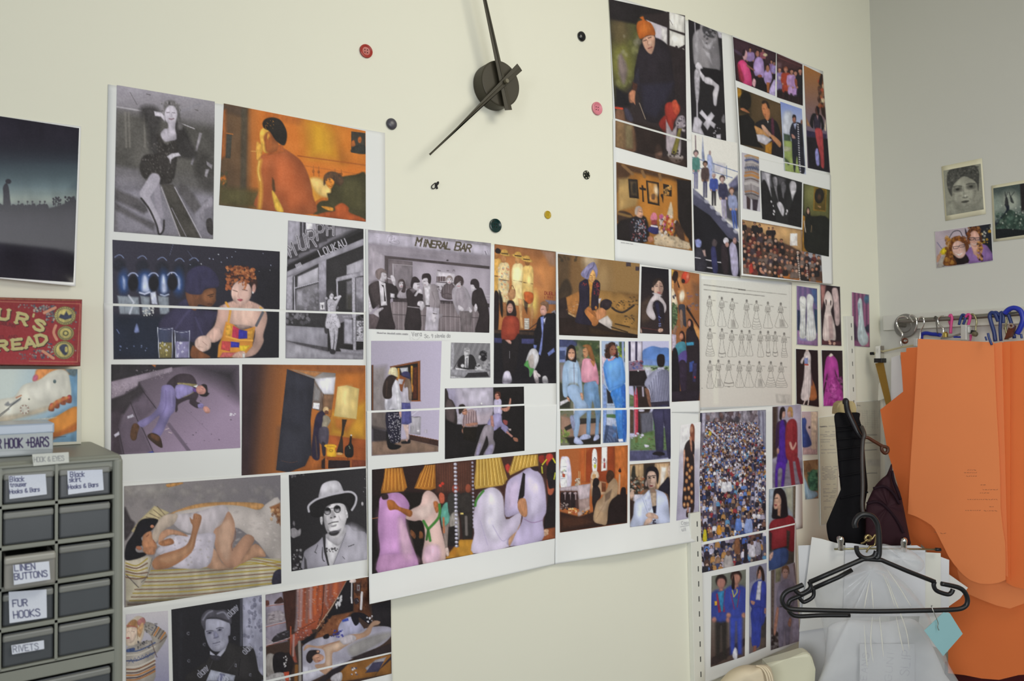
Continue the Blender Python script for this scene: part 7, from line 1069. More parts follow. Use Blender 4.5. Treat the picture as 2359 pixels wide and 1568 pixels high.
s = Sheet('white picture sheet furthest to the right with the crowded hall picture along its foot', (1704, 353, 1914, 403, 1919, 655, 1708, 634), .0038, [(1700, .012), (1800, .02), (1919, .004)], 40)
s.pic((760, 1706, 1040, 1768, 1046, 1858, 765, 1808), p_suitman, C6, 'lower strip of the suited man print')
s.pic((90, 98, 278, 150, 293, 748, 104, 712), p_knit, C7, 'print of a patterned knitted coat')
s.pic((294, 296, 750, 428, 744, 922, 314, 828), p_bwmen, C7, 'dark grey print of men in suits', lift=.0010)
s.pic((765, 440, 1055, 510, 1044, 1240, 750, 1178), p_oval, C7, 'dark print of a person under an oval portrait', lift=.0010)
s.pic((94, 834, 948, 980, 975, 1530, 105, 1426), p_hall, C7, 'print of a crowded hall')
s = Sheet('fashion plate sheet of many small line-drawn dresses in three rows', (1611, 634, 1824, 650, 1824, 938, 1612, 944), .0016, cat='fashion plate', name='fashion_plate')
s.pic((50, 60, 1128, 130, 1130, 1530, 52, 1560), p_plate, C8, 'grey line drawings of dresses', 1.25)
s = Sheet('white picture sheet at lower right with a street packed with people', (1608, 946, 1846, 931, 1849, 1216, 1612, 1264), .0026)
s.pic((70, 118, 668, 90, 668, 1148, 96, 1258), p_crowd, D2, 'print of a street packed with people', 1.3)
s.pic((725, 64, 975, 42, 995, 742, 725, 780), p_duo, D2, 'print of two people in purple and red outfits')
s.pic((695, 790, 930, 760, 925, 1088, 690, 1142), p_redtop, D2, 'upper half of a print of a person in a red top')
s = Sheet('white picture sheet at lower right with people in blue suits, below the packed street', (1611, 1250, 1834, 1204, 1838, 1480, 1600, 1585), .0030, [(1600, .004), (1700, .02), (1838, .01)], 60)
s.pic((90, 1284, 668, 1164, 672, 1404, 90, 1530), p_crowd, D2, 'lower strip of the packed street print', 1.3)
s.pic((692, 1156, 922, 1102, 915, 1440, 692, 1514), p_redtop, D2, 'lower half of a print of a person in a red top and jeans')
s.pic((368, 448, 735, 375, 722, 1302, 358, 1420), p_blueduo, E3, 'print of two people in bright blue outfits')
s.pic((772, 350, 957, 305, 950, 1205, 768, 1278), p_bluesuit, E3, 'print of a person in a blue skirt suit')
s.pic((1002, 390, 1258, 300, 1312, 1140, 1000, 1240), p_greysuit, E3, lift=.0010, label='print of a person in a lilac grey suit')

# ------------------------------------------------------------------ loose cuttings and photographs
def cutting(label, quad, T, painter, off=.0022, step=1.4, name='picture_cutting', cat='picture cutting', fn=aW, border=None, m=None, group=None, pl=None):
    ox, oy, k = T; q = np.array(quad, float).reshape(4, 2) / k + np.array([ox, oy])
    b = np.array(border, float).reshape(4, 2) / k + np.array([ox, oy]) if border else q + np.array([[-1, -1], [1, -1], [1, 1], [-1, 1]]) * .8
    sh = Sheet(label, b, off, None, 20, 14, cat, group, name, m, fn)
    sh.pic(quad, painter, T, pl, step, m=GLOSS if cat == 'photograph' else None, name='photo_print' if cat != 'typed sheet' else 'typing'); return sh
cutting('picture cutting of two white gowns against a lilac curtain', (175, 88, 402, 122, 410, 765, 178, 748), D1, p_whitegowns, .0022)
cutting('picture cutting of an ivory gown on a dark ground, right of the two white gowns', (440, 72, 660, 100, 678, 765, 455, 755), D1, p_ivorygown)
cutting('picture cutting of a white gown with a red sash on black', (165, 800, 410, 818, 422, 1452, 172, 1420), D1, p_sashgown)
cutting('picture cutting of a magenta bustled gown on black', (455, 815, 688, 820, 700, 1440, 478, 1445), D1, p_magenta)
cutting('picture cutting of one pale trained gown, alone nearest the wall corner', (797, 160, 988, 190, 997, 778, 806, 765), D1, p_trainedgown, .0022)
cutting('picture cutting of a royal blue dress on pink', (66, 265, 210, 265, 205, 650, 75, 655), D6, p_bluedress)
cutting('picture cutting of a pale blue train beside a dark green bush', (80, 708, 212, 698, 214, 1045, 100, 1058), D6, p_treedress)
cutting('narrow cream typed list hanging behind the black sleeve board', (222, 320, 400, 300, 380, 1260, 240, 1290), D6, p_list, .003, 1.4, 'typed_list', 'typed sheet')
cutting('cream typed chart by the wall corner behind the black sleeve board', (560, 180, 772, 166, 776, 975, 640, 990), D6, p_table, .004, 1.6, 'typed_chart', 'typed sheet')
CREAM = mat('aged_photo_card', (0.72, 0.68, 0.50), .5, .3, noise=.03, nscale=20)
cutting('grey drawn face in a dark turban, cream-bordered card on the right wall', (848, 260, 1270, 180, 1305, 695, 885, 768), D4, p_turbanface, .0015, 1.5, 'postcard', 'postcard', aR, (828, 212, 1284, 118, 1328, 748, 873, 826), CREAM)
cutting('colour photograph of two smiling people with curly auburn hair', (752, 950, 1385, 858, 1408, 1274, 776, 1355), D4, p_friends, .0015, 1.4, 'photograph', 'photograph', aR)
cutting('dark green photograph of a dancer in a wide skirt at the right edge', (1412, 458, 1900, 378, 1900, 965, 1440, 1030), D4, p_dancer, .0015, 1.5, 'photograph', 'postcard', aR, (1390, 430, 1930, 335, 1930, 1000, 1416, 1062), CREAM)
sh = Sheet('glossy dark photograph of a lone figure at dusk, left edge of the wall', (-40, 262, 187, 291, 174, 659, -40, 637), .002, [(-40, .012), (120, .012), (187, .006)], 90, 9, 'photograph', None, 'photograph', mat('glossy_paper', (0.79, 0.80, 0.80), .25, .5, noise=.01))
sh.pic((-100, 322, 572, 424, 530, 1537, -100, 1494), p_dusk, A1, 'glossy dusk picture', 1.5, m=GLOSS)
# ------------------------------------------------------------------ the button clock
BRZ = mat('dark_bronze_metal', '3b3628', .5, .4, noise=.06, nscale=120)
c0 = PW(1133.5, 203, 0.0)
clk = empty('wall_clock', c0, 'dark bronze wall clock hub with two long tapered hands, no dial', 'clock')
lathe('hub', c0, (0, -1, 0), [(0, 0), (.0425, 0), (.0440, .0015), (.0440, .0285), (.0430, .0305), (.0415, .031), (0, .031)], BRZ, clk, 64)
lathe('spindle', PW(1153, 195, .030), (0, -1, 0), [(0, 0), (.006, 0), (.006, .015), (0, .015)], BRZ, clk, 20)
def hand(name, off, a, b, tip, tip2, ridge=.0025):
    P = [PW(*a, off), PW(*b, off), PW(*tip2, off), PW(*tip, off)]; m0 = (P[0] + P[1]) / 2; m1 = (P[2] + P[3]) / 2
    n = Vector((0, -ridge, 0)); V = P + [m0 + n * .2, m1 + n, ] + [p + Vector((0, .0015, 0)) for p in P] + [(m0 * .55 + m1 * .45) + n]
    F_ = [(0, 4, 10, 5, 3), (1, 2, 5, 10, 4), (0, 1, 4), (2, 3, 5), (9, 8, 7, 6), (0, 6, 7, 1), (1, 7, 8, 2), (2, 8, 9, 3), (3, 9, 6, 0)]
    o = mk(name, [tuple(v) for v in V], F_, BRZ, clk); bm = bmesh.new(); bm.from_mesh(o.data); bmesh.ops.recalc_face_normals(bm, faces=bm.faces[:]); bm.to_mesh(o.data); bm.free()
hand('minute_hand', .041, (1164.1, 253.6), (1179.7, 252.7), (1092, -108), (1096, -109))
hand('hour_hand', .048, (1202.9, 162.5), (1191.8, 146.4), (989, 354), (992, 357.5))
lathe('centre_pin', PW(1164.5, 188, .050), (0, -1, 0), [(0, 0), (.0042, 0), (.0042, .006), (.0035, .0066), (0, .0066)], mat('bronze_pin', '6a6450', .35, .5), clk, 20)
NX = (0, -1, 0)
def button(label, px, py, r, col, style, rough=.35):
    o = PW(px, py, 0); z = 1807 / float(np.dot(np.array(o) - CAM, FWD)); R = r / z; m = mat('button_' + col, col, rough, .5, noise=.06, nscale=200)
    if style == 'dome': pr = [(0, 0), (R * .8, 0), (R, R * .18), (R * .96, R * .36), (R * .7, R * .55), (R * .35, R * .63), (0, R * .65)]
    elif style == 'snap': pr = [(0, 0), (R, 0), (R, R * .15), (R * .5, R * .2), (R * .45, R * .5), (R * .25, R * .52), (R * .2, R * .3), (0, R * .3)]
    else: pr = [(0, 0), (R * .9, 0), (R, R * .12), (R * .97, R * .28), (R * .86, R * .32), (R * .74, R * .26), (R * .6, R * .18), (0, R * .16)]
    b = lathe('button' if style != 'snap' else 'snap_fastener', o, NX, pr, m, None, 40, style == 'dome'); tag(b, label, 'button' if style != 'snap' else 'snap fastener', 'buttons of the wall clock')
    if style == 'rim':
        for a in range(4):
            d = R * .2; h = o + Vector((d * (1 if a % 2 else -1), -R * .155, d * (1 if a > 1 else -1))); lathe('thread_hole', h, NX, [(0, 0), (R * .085, 0), (R * .085, R * .03), (0, R * .03)], mat('hole_' + col, '2a1c1c' if col != 'b89a20' else '7a6418', .8, .1), b, 10)
    if style == 'snap':
        for a in range(6):
            t = a * math.pi / 3 + .3; h = o + Vector((math.cos(t) * R * .74, -R * .17, math.sin(t) * R * .74)); lathe('stitch_hole', h, NX, [(0, 0), (R * .15, 0), (R * .15, R * .05), (0, R * .05)], mat('hole_white', 'c9c6ae', .8, .1), b, 10)
button('large red four-hole button, left of the clock hub', 842.5, 118.5, 15.8, 'a8362c', 'rim')
button('glossy black domed button, right of the clock near the top', 1338.5, 84.5, 11.5, '17161a', 'dome', .25)
button('dark grey domed button just right of the amber bedroom picture', 901, 286, 13.2, '4a4850', 'dome')
button('pink four-hole button, right of the clock hub', 1374, 250.5, 15.2, 'd8808e', 'rim')
button('black pierced snap fastener, right of the clock and above the yellow button', 1350.5, 403, 10.2, '1d2018', 'snap')
button('small yellow button, lower right of the clock', 1261, 494.8, 9.4, 'b89a20', 'rim')
button('large dark green four-hole button, straight below the clock hub', 1140, 519.8, 16.2, '12302e', 'rim', .22)
BLK = mat('black_wire', '1c1b1d', .35, .5, .3)
bm = bmesh.new()
for d in (-5, 5): add_tube(bm, [PW(1003, 421, .002), PW(1000 + d, 428, .002), PW(1001 + d, 434, .002), PW(1005 + d * .6, 433, .002), PW(1005, 425, .002)], .0009, 6)
add_tube(bm, [PW(1003, 427, .002), PW(1009, 419, .004), PW(1010, 422, .006), PW(1006, 427, .006)], .0013, 6)
tag(bm_obj('hook_fastener', bm, BLK, None, True), 'tiny black wire hook fastener, lower left of the clock hands', 'hook', 'buttons of the wall clock')

# ------------------------------------------------------------------ drawer unit and the boxes on it
GR = mat('grey_moulded_plastic', '84867c', .42, .4, noise=.03, nscale=60, gain=1.0); SMK = mat('smoky_drawer_plastic', '4c4f52', .24, .5, noise=.08, nscale=30)
LIP = mat('milky_drawer_lip', '7c7d78', .35, .4, noise=.04, nscale=50); STK = mat('white_sticker', (.72, .75, .80), .6, .2, noise=.02, nscale=30)
FO = .24
zt = PW(275, 1046, FO).z; xr = PW(284, 1100, FO).x; xs = [PW(x, 1150, FO).x for x in (-126, -2, 4, 128, 133, 258)]
zs = [PW(250, y, FO).z for y in (1067, 1143, 1232, 1320, 1408, 1496)]; pit = zs[1] - zs[2]
unit = empty('drawer_unit', (xs[0] - .03, -.12, zs[-1] - .10), 'grey plastic storage unit of small smoky drawers, lower left corner', 'drawer unit')
UX = (xs[0] - .028, xr); zb = zs[-1] - .22
bm = bmesh.new(); add_box(bm, UX[0], UX[1], -FO + .004, -.012, zt - .020, zt, .006, 3)
add_box(bm, xs[5] + .001, UX[1], -FO, -.012, zb, zt - .004, .004, 3); add_box(bm, UX[0], xs[0] - .001, -FO, -.012, zb, zt - .004, .004, 3)
add_box(bm, xs[0] - .01, xs[5] + .01, -FO, -FO + .02, zs[0] + .002, zt - .003, .003); add_box(bm, UX[0], UX[1], -.02, -.012, zb, zt - .01)
for z in zs[1:]: add_box(bm, xs[0] - .01, xs[5] + .01, -FO + .001, -.02, z - .0035, z + .0015, .001)
add_box(bm, xs[0] - .01, xs[5] + .01, -FO + .001, -.02, zs[-1] - .016, zs[-1], .001)
add_box(bm, xs[0] - .01, xs[5] + .01, -FO + .001, -.02, zb, zb + .01, .001)
for a, b in ((xs[1], xs[2]), (xs[3], xs[4])): add_box(bm, (a + b) / 2 - .0014, (a + b) / 2 + .0014, -FO + .001, -.02, zs[-1], zs[0] + .004)
bm_obj('housing', bm, GR, unit)
def drawer(x0, x1, z0, z1, out=0.0, note=None, clear=False):
    y = -FO - out + .004; fm = mat('clear_drawer_plastic', '8d8b84', .25, .45, noise=.05, nscale=40) if clear else SMK
    d = bm_ = bmesh.new(); add_box(bm_, x0 + .001, x1 - .001, y, y + .0025, z0, z1, .002, 2); add_box(bm_, x0 + .002, x0 + .004, y + .002, -.04, z0, z1 - .004); add_box(bm_, x1 - .004, x1 - .002, y + .002, -.04, z0, z1 - .004); add_box(bm_, x0 + .002, x1 - .002, y + .002, -.04, z0, z0 + .002)
    d = bm_obj('drawer', bm_, fm, unit)
    box('handle_lip', (x0 + .001, x1 - .001, y - .003, y + .001, z1 - .0085, z1 - .001), LIP if not clear else mat('clear_lip', 'a09e95', .25, .45), d, .002, 3)
    if note:
        qx, lines, m, kw = note; t = lambda k: np.array([PW(a, b, FO + out - .003) for a, b in k]); v = t(qx)
        o = inked('label', np.array(qx, float), lambda X, Y, o_: aW(X, Y, o_), FO + out - .0002, lines, d, .7, STKINK); o['label'] = 'white handwritten sticker'
STKINK = print_mat('sticker_ink', .6, .2)
def note(*ls):
    def f(c):
        c.f('c6cad6').g('bfc5d4', 'ccd0da', 0, 1060, 0, 1140).T(0, 0, 1)
        for (t, x, y, h, a, col, w) in ls: c.tx(t, x, y, h, col, w, a, .6, 1.0)
    return f
PEN = '2b2d52'
rows = list(zip(zs[1:], zs[:-1])); G = .002
N1 = (((20, 1096), (105, 1091), (108, 1138), (22, 1149)), note(('Black', 23, 1109, 11, -2, PEN, 1.5), ('trouser', 24, 1121, 9, -3, PEN, 1.5), ('Hooks & Bars', 23, 1137, 9, -5, PEN, 1.5)), 0, 0)
N2 = (((155, 1084), (236, 1081), (239, 1128), (157, 1139)), note(('Black', 162, 1098, 11, -2, PEN, 1.5), ('skirt', 160, 1110, 10, -3, PEN, 1.5), ('Hooks & Bars', 158, 1126, 9, -5, PEN, 1.5)), 0, 0)
N3 = (((30, 1301), (113, 1292), (116, 1334), (32, 1347)), note(('LINEN', 34, 1315, 14, -5, PEN, 2), ('BUTTONS', 34, 1335, 14, -6, PEN, 2)), 0, 0)
N4 = (((20, 1363), (107, 1357), (108, 1422), (22, 1435)), note(('FUR', 30, 1397, 15, -4, PEN, 2), ('HOOKS', 32, 1424, 16, -6, PEN, 2)), 0, 0)
N5 = (((26, 1486), (101, 1474), (102, 1494), (28, 1507)), note(('RIVETS', 31, 1502, 14, -7, '55586a', 1.6)), 0, 0)
for ri, (z0, z1) in enumerate(rows):
    for ci, (a, b) in enumerate(((xs[0], xs[1]), (xs[2], xs[3]), (xs[4], xs[5]))):
        if ci == 0 and ri > 4: continue
        nt = {(0, 1): N1, (0, 2): N2, (2, 1): N3, (3, 1): N4, (4, 1): N5}.get((ri, ci))
        drawer(a + .0005, b - .0005, z0 + G, z1 - .006 if ri else z1 - .002, .022 if (ri, ci) == (2, 1) else 0.0, nt, (ri, ci) == (2, 1))
for a, b in ((xs[0], (xs[1] + xs[2]) / 2 - .012), ((xs[1] + xs[2]) / 2 - .008, xs[5])): drawer(a, b, zb + .014, zs[-1] - .019, 0, None)
o = inked('label', ((74, 1046), (158, 1041), (159, 1065), (77, 1073)), aW, FO + .001, lambda c: c.f('c2c4bd').tx('HOOK & EYES', 79, 1064, 11, '77797c', 1.3, -3, .5, .75), unit, .7, STKINK); o['label'] = 'white handwritten sticker on the top edge'
# clear plastic box with a paper strip
po = .185; p = [PW(x, y, po) for x, y in ((-70, 977), (123, 974), (123, 1037), (-70, 1045))]; ptop = zt + .0005
pb = box('plastic_box', (p[0].x, p[1].x, -po, -po + .09, ptop, p[1].z), mat('clear_grey_plastic', 'a3a9ad', .22, .5, noise=.03, nscale=30), None, .0025, 3)
tag(pb, 'clear grey plastic box marked in purple pen, on the storage unit', 'plastic box')
box('lid', (p[0].x - .001, p[1].x + .001, -po - .0012, -po + .091, p[1].z - .0115, p[1].z + .0005), mat('clear_blue_grey_lid', 'a5b1c2', .2, .5, noise=.03, nscale=30), pb, .002, 3)
inked('label', ((-70, 1001), (121, 996), (121, 1034), (-70, 1041)), aW, po + .0007, lambda c: c.f('a8aeb0').tx('ER HOOK +BARS', -16, 1033, 21, '2c2046', 3.0, -2.5, .38, 1.05), pb, .8, STKINK)
# picture box, leaning tin
bo = .06; q = [PW(x, y, bo) for x, y in ((-70, 849), (188, 849), (185, 1015), (-70, 1025))]
cb = box('picture_box', (q[0].x, q[1].x, -bo, -.006, zt + .0005, q[1].z), mat('white_card', 'd3d2c4', .6, .2, noise=.03, nscale=30), None, .001)
tag(cb, 'card box with a white bird-like hand and blue sky printed on it', 'box')
def p_box(c):
    c.T(*A5).f('b8ccd2').g('c6d0cc', '7fa3c2', 100, 900, 660, 1000).p('6f98b8', (560, 780, 668, 780, 660, 1410, 460, 1410, 420, 1200, 640, 1100), 40).b('d0864c', (330, 780, 500, 775, 640, 780, 600, 830, 400, 860, 320, 890, 280, 880, 300, 830), 12).e('c05a8a', 305, 860, 22, 30, 20, 14, .8).b('5a6a70', (560, 780, 662, 780, 650, 840, 600, 830), 16)
    c.b('d6d3c6', (-20, 1060, 120, 1020, 200, 920, 330, 880, 430, 810, 520, 784, 580, 810, 600, 880, 612, 1010, 570, 1040, 500, 1060, 440, 1110, 330, 1160, 200, 1190, 60, 1230, -20, 1250), 10).b('e0ddd2', (240, 950, 420, 860, 560, 840, 590, 980, 480, 1050, 330, 1060), 40, .8).b('c4b49c', (-20, 1200, 200, 1160, 420, 1100, 400, 1150, 200, 1200, -20, 1250), 20, .7)
    for x, y in ((445, 1120), (490, 1095), (545, 1065), (595, 1050)): c.b('8a4a34', (x - 30, y + 10, x - 10, y - 40, x + 20, y - 36, x + 20, y + 20, x - 10, y + 26), 8).e('b83a58', x - 2, y - 24, 13, 18, 10, 8)
    c.b('d8884a', (420, 1110, 470, 1060, 560, 1020, 600, 1030, 500, 1080, 440, 1130), 10, .8).e('55666a', 470, 890, 13, 16, 0, 6).e('8a8a80', 250, 1042, 8, 8)
    c.e('c8c0b0', 210, 1130, 44, 44).e('9a6a60', 210, 1130, 38, 38).e('d2cec2', 210, 1130, 31, 31)
    for a in range(8): c.e('d2cec2', 210 + 35 * math.cos(a * .785), 1130 + 35 * math.sin(a * .785), 7, 7, 0, 3)
    c.l('4a4a4c', 7, (-20, 1190, 60, 1130, 180, 1030), 5).l('4a4a4c', 5, (-20, 1205, 80, 1125)).b('4a505c', (40, 1092, 70, 1062, 90, 1080, 160, 1040, 175, 1050, 90, 1100), 10, .6).l('b06a48', 12, (140, 1030, 182, 1010), 8, .8)
    c.b('d88a3c', (380, 1250, 500, 1180, 668, 1105, 668, 1290, 560, 1340, 440, 1385, 380, 1380), 10).b('a85a2c', (400, 1350, 540, 1310, 668, 1240, 668, 1300, 540, 1350, 420, 1395), 24, .8).b('d8d0c0', (-20, 1235, 250, 1220, 490, 1195, 300, 1240, 100, 1255), 8, .8).l('33465a', 6, (460, 1370, 565, 1362), 5, .8)
inked('printed_panel', ((-70, 850), (178.5, 850), (176.5, 1016.5), (-70, 1025)), aW, bo + .0004, p_box, cb, 1.2)
to = .066; q = [PW(x, y, to) for x, y in ((-230, 678), (190, 689), (186, 843), (-230, 838))]
tn = slab('biscuit_tin', [q[0], q[1], q[2], q[3]], (0, .055, 0), mat('worn_red_tin', '8a2a2a', .5, .3, noise=.12, nscale=60), None, .003)
tag(tn, 'old red biscuit tin with cream capital letters and gold medals', 'tin')
def p_tin(c):
    c.T(*A5).f('8a2428').g('7f2024', '95292e', 0, 180, 0, 720).p('8a5a3a', (-900, 150, 715, 180, 700, 200, -900, 170), 8, .8).p('8a5a3a', (-900, 735, 690, 745, 690, 765, -900, 770), 8, .8).p('7f2428', (640, 200, 712, 190, 692, 755, 640, 740), 14, .6).l('c08a6a', 5, (-900, 178, 690, 222, 665, 722, 250, 714), 4, .8).l('b8806a', 4, (700, 225, 682, 720), 4, .7)
    c.sc(['5a5a60', '8a8a84', '3a3f52', 'a8a898'], 60, 290, 235, 470, 290, 5, 11, 1, .8).sc(['5a5a60', '8a8a84', '3a3f52', 'a8a898'], 40, 400, 290, 470, 380, 5, 11, 1, .8).sc(['5a5a60', '8a8a84', '3a3f52'], 16, 150, 230, 300, 260, 4, 8, 1, .7).sc(['5a5a60', '8a8a84', '3a3f52'], 40, 290, 620, 470, 690, 5, 11, 1, .8).sc(['5a5a60', '8a8a84'], 20, 150, 650, 300, 700, 4, 8, 1, .7).sc(['5a5a60', '8a8a84', '3a3f52'], 40, 590, 240, 655, 700, 4, 9, 1, .8).sc(['3a3f52', '8a8a84'], 20, 410, 560, 480, 640, 5, 10)
    for a in ((380, 300, 475, 255), (370, 630, 460, 690), (480, 410, 462, 470, 488, 530)): c.l('c08468', 24, a, 6, 1, True)
    for x, y, r, in_ in ((560, 325, 92, 66), (565, 475, 72, 52), (550, 620, 90, 70)):
        c.e('77683e', x, y, r, r * .88, 0, 6).e('b8a864', x, y, r - 6, r * .88 - 6, 0, 5).e('6f6a52', x, y, in_ + 6, in_ * .9 + 5, 0, 4).e('b5a764', x, y, in_, in_ * .9, 0, 4)
        for k in range(26): c.e('55563e', x + (r - 14) * math.cos(k * .2417), y + (r - 14) * .88 * math.sin(k * .2417), 5, 5, 0, 3, .8)
    c.p('33384e', (505, 340, 520, 310, 550, 320, 570, 285, 590, 320, 620, 310, 615, 345, 560, 360), 8).b('33384e', (510, 600, 540, 570, 580, 580, 585, 640, 560, 665, 530, 640), 10).e('b5a764', 570, 615, 14, 26).e('55563e', 565, 475, 26, 24, 0, 5).e('b5a764', 565, 475, 16, 14, 0, 5)
    def let(ch, x, y, h, a):
        t = math.radians(a)
        for dx, dy, col, w in ((7, 6, '3a2020', 30), (0, 0, 'b5a972', 27)):
            c.tx(ch, x + dx, y + dy, h, col, w, a, .98)
            for gx in {'U': ((0, h), (.98 * h, h)), 'R': ((0, 0), (0, h), (.98 * h, 0)), 'E': ((0, 0), (0, h)), 'A': ((0, 0), (.98 * h, 0)), 'D': ((0, 0), (0, h))}.get(ch, ()):
                u, v = gx[0], -gx[1]; X, Y = x + dx + u * math.cos(t) - v * math.sin(t), y + dy + u * math.sin(t) + v * math.cos(t); s = h * .17
                c.l(col, 15, (X - s * math.cos(t), Y - s * math.sin(t), X + s * math.cos(t), Y + s * math.sin(t)), 3)
    let('U', -14, 350, 84, 6); let('R', 138, 384, 86, 14); let('S', 286, 432, 82, 20); c.tx("'", 258, 366, 60, 'b5a972', 18, 14)
    let('R', -16, 622, 78, -3); let('E', 112, 612, 80, -5); let('A', 222, 600, 82, -9); let('D', 328, 580, 84, -14)
    c.tx('SBURN', 0, 396, 26, '5a1c22', 8, 13, .8, 1, .7).tx('EL AND', 0, 524, 26, '5a1c22', 7, -3, .8, 1, .6).n(.06, 14, 2)
inked('lettered_face', ((-228, 679.5), (188.5, 690.5), (184.5, 841.5), (-228, 836.5)), aW, to + .0006, p_tin, tn, 1.1, print_mat('tin_ink', .5, .22))

# ------------------------------------------------------------------ hanging rail on the right wall
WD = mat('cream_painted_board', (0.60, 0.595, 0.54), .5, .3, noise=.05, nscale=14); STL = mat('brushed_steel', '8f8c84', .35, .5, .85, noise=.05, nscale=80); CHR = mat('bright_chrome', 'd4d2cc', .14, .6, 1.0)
a, b = PR(2033, 727, .02), PR(2034, 761, .02); struct(box('trim_3', (XR - .02, XR, -1.6, a.y, b.z, a.z), WD, None, .0015))
fl = PR(2087, 750, .022); rl = empty('clothes_rail', fl, 'grey steel rail on a round flange, fixed along the right wall board', 'rail')
lathe('flange', PR(2087, 750, .020), (-1, 0, 0), [(0, 0), (.033, 0), (.034, .002), (.032, .005), (.02, .006), (.018, .009), (0, .009)], mat('dull_zinc', '86847f', .5, .4, .5, noise=.1, nscale=60), rl, 40)
RO = .085; r1 = PR(2081, 739, RO); r2 = PR(2340, 722.6, RO); zr = r2.z
tube('rail_tube', [Vector((XR - .022, fl.y, fl.z)), Vector((XR - .06, fl.y, fl.z + .004)), Vector((XR - .08, fl.y - .012, (fl.z + r1.z) / 2 + .003)), Vector((XR - RO, fl.y - .035, r1.z)), Vector((XR - RO, r2.y, zr)), Vector((XR - RO, -1.5, zr + .02))], .0062, STL, rl, 12, 6)
def hk(pts, off): return [PR(x, y, off + (q[0] if q else 0)) for x, y, *q in pts]
def hanger(label, parts, cat='clothes hanger'):
    first = parts[0]; root = empty('clothes_hanger', hk(first[1], RO + .01)[0], label, cat)
    for name, pts, r, m, *o in parts: tube(name, hk(pts, (o[0] if o else RO + .008)), r, m, root, 8, 5)
    return root
BLU = mat('royal_blue_plastic', '2030a0', .35, .45); NAV = mat('navy_plastic', '22356e', .35, .45); PNK = mat('pink_plastic', 'c2407e', .35, .45); GLD = mat('brassy_wire', '9a9470', .3, .5, .8); BRN = mat('brown_wood', '5a2c1a', .5, .3); DKW = mat('dark_wire', '55524c', .4, .4, .6)
CLR = mat('clear_clip_plastic', 'b4b4ae', .2, .5)
h1 = hanger('silver clip hanger at the left end of the rail, holding a brown card strip', [('hook', ((2092, 734), (2084, 729), (2072, 731), (2066, 741), (2068, 752), (2076, 764), (2079, 772), (2075, 785), (2077, 797)), .0026, CHR), ('bar', ((2014, 813), (2050, 806), (2085, 798), (2112, 795)), .0026, mat('cream_bar', 'b9b08a', .4, .4))])
box_ = lambda n, x0, y0, x1, y1, off, d, m, par, bv=.001: slab(n, [PR(x0, y0, off), PR(x1, y0, off), PR(x1, y1, off), PR(x0, y1, off)], (d, 0, 0), m, par, bv)
box_('clip', 2016, 796, 2028, 832, RO + .022, .02, CHR, h1); box_('clip_pad', 2013, 825, 2031, 835, RO + .025, .026, BLK, h1); lathe('clip_end', PR(2010, 814, RO + .008), (0, 1, 0), [(0, -.004), (.0045, -.004), (.0045, .006), (0, .006)], BLK, h1, 14)
hanger('silver wire hanger, second hook from the left on the rail', [('hook', ((2104, 741), (2099, 734), (2095, 728), (2101, 725.5), (2108, 730), (2112, 740), (2111, 752), (2107, 763)), .0022, CHR)])
h3 = hanger('silver wire hanger with a chrome stud, third hook on the rail', [('hook', ((2116, 737), (2119, 731), (2126, 731), (2129, 741), (2126, 752), (2121, 762), (2119, 784)), .0022, CHR)])
lathe('stud', PR(2086, 785, RO + .02), (-1, 0, 0), [(0, 0), (.008, 0), (.0085, .004), (.0035, .007), (0, .008)], BRN, h3, 20); lathe('stud_cap', PR(2086, 785, RO + .027), (-1, 0, 0), [(0, 0), (.0045, 0), (.003, .004), (0, .005)], CHR, h3, 16); box_('clip', 2104, 779, 2112, 797, RO + .02, .012, CLR, h3)
hanger('royal blue plastic hanger behind the orange cards, on a dark wire hook', [('shoulder', ((2122, 780), (2124, 770), (2133, 767), (2145, 769), (2158, 770), (2167, 772), (2167, 775)), .0054, BLU, .05), ('hook', ((2152, 735), (2154, 729), (2158, 731), (2157, 742), (2160, 768)), .0016, DKW, .094)])
h5 = hanger('silver wire hanger with a brass clip, mid rail', [('hook', ((2178, 728), (2168, 728), (2161, 735), (2162, 746), (2172, 756), (2173, 766), (2170, 777)), .0021, CHR), ('bar', ((2168, 779), (2192, 775), (2212, 769)), .0028, mat('grey_bar', '8a8680', .4, .4))])
lathe('clip', PR(2178, 771, RO + .02), (0, 0, 1), [(0, -.006), (.006, -.006), (.0065, .004), (.003, .008), (0, .008)], mat('polished_brass', 'c8b060', .2, .5, 1.0), h5, 18)
hanger('pink looped hanger hook, nearer the middle of the rail', [('hook', ((2187, 730), (2190, 725), (2193, 733), (2191, 748), (2190, 768)), .0036, PNK), ('hook_back', ((2188, 730), (2187, 740), (2191, 752)), .003, PNK, RO - .01)])
h7 = hanger('navy hanger hook with a clear plastic clip, mid rail', [('hook', ((2209, 748), (2213, 733), (2217, 725), (2223, 727), (2223, 736), (2219, 747)), .0034, NAV)])
box_('clip', 2213, 748, 2226, 783, RO + .03, .02, CLR, h7); box_('bar', 2196, 774, 2214, 778, RO + .012, .008, BLU, h7)
h8 = hanger('pink hanger hook beside the clear clip', [('hook', ((2224, 730), (2230, 724), (2235, 727), (2233, 740), (2229, 752)), .0036, PNK), ('stem', ((2237, 770), (2234, 784)), .0036, PNK)])
box_('clip', 2227, 752, 2233, 766, RO + .02, .012, CLR, h8)
h9 = hanger('brassy wire hanger with a black clip, right of the pink hook', [('hook', ((2234, 726), (2241, 723), (2247, 731), (2250, 742), (2248, 752), (2248, 762)), .0021, GLD), ('bar', ((2228, 765), (2238, 764), (2246, 766)), .005, BLK)])
lathe('clip_end', PR(2247, 769, RO + .015), (-1, 0, 0), [(0, 0), (.007, 0), (.006, .008), (0, .009)], mat('dull_brass', '77705a', .4, .4, .7), h9, 16)
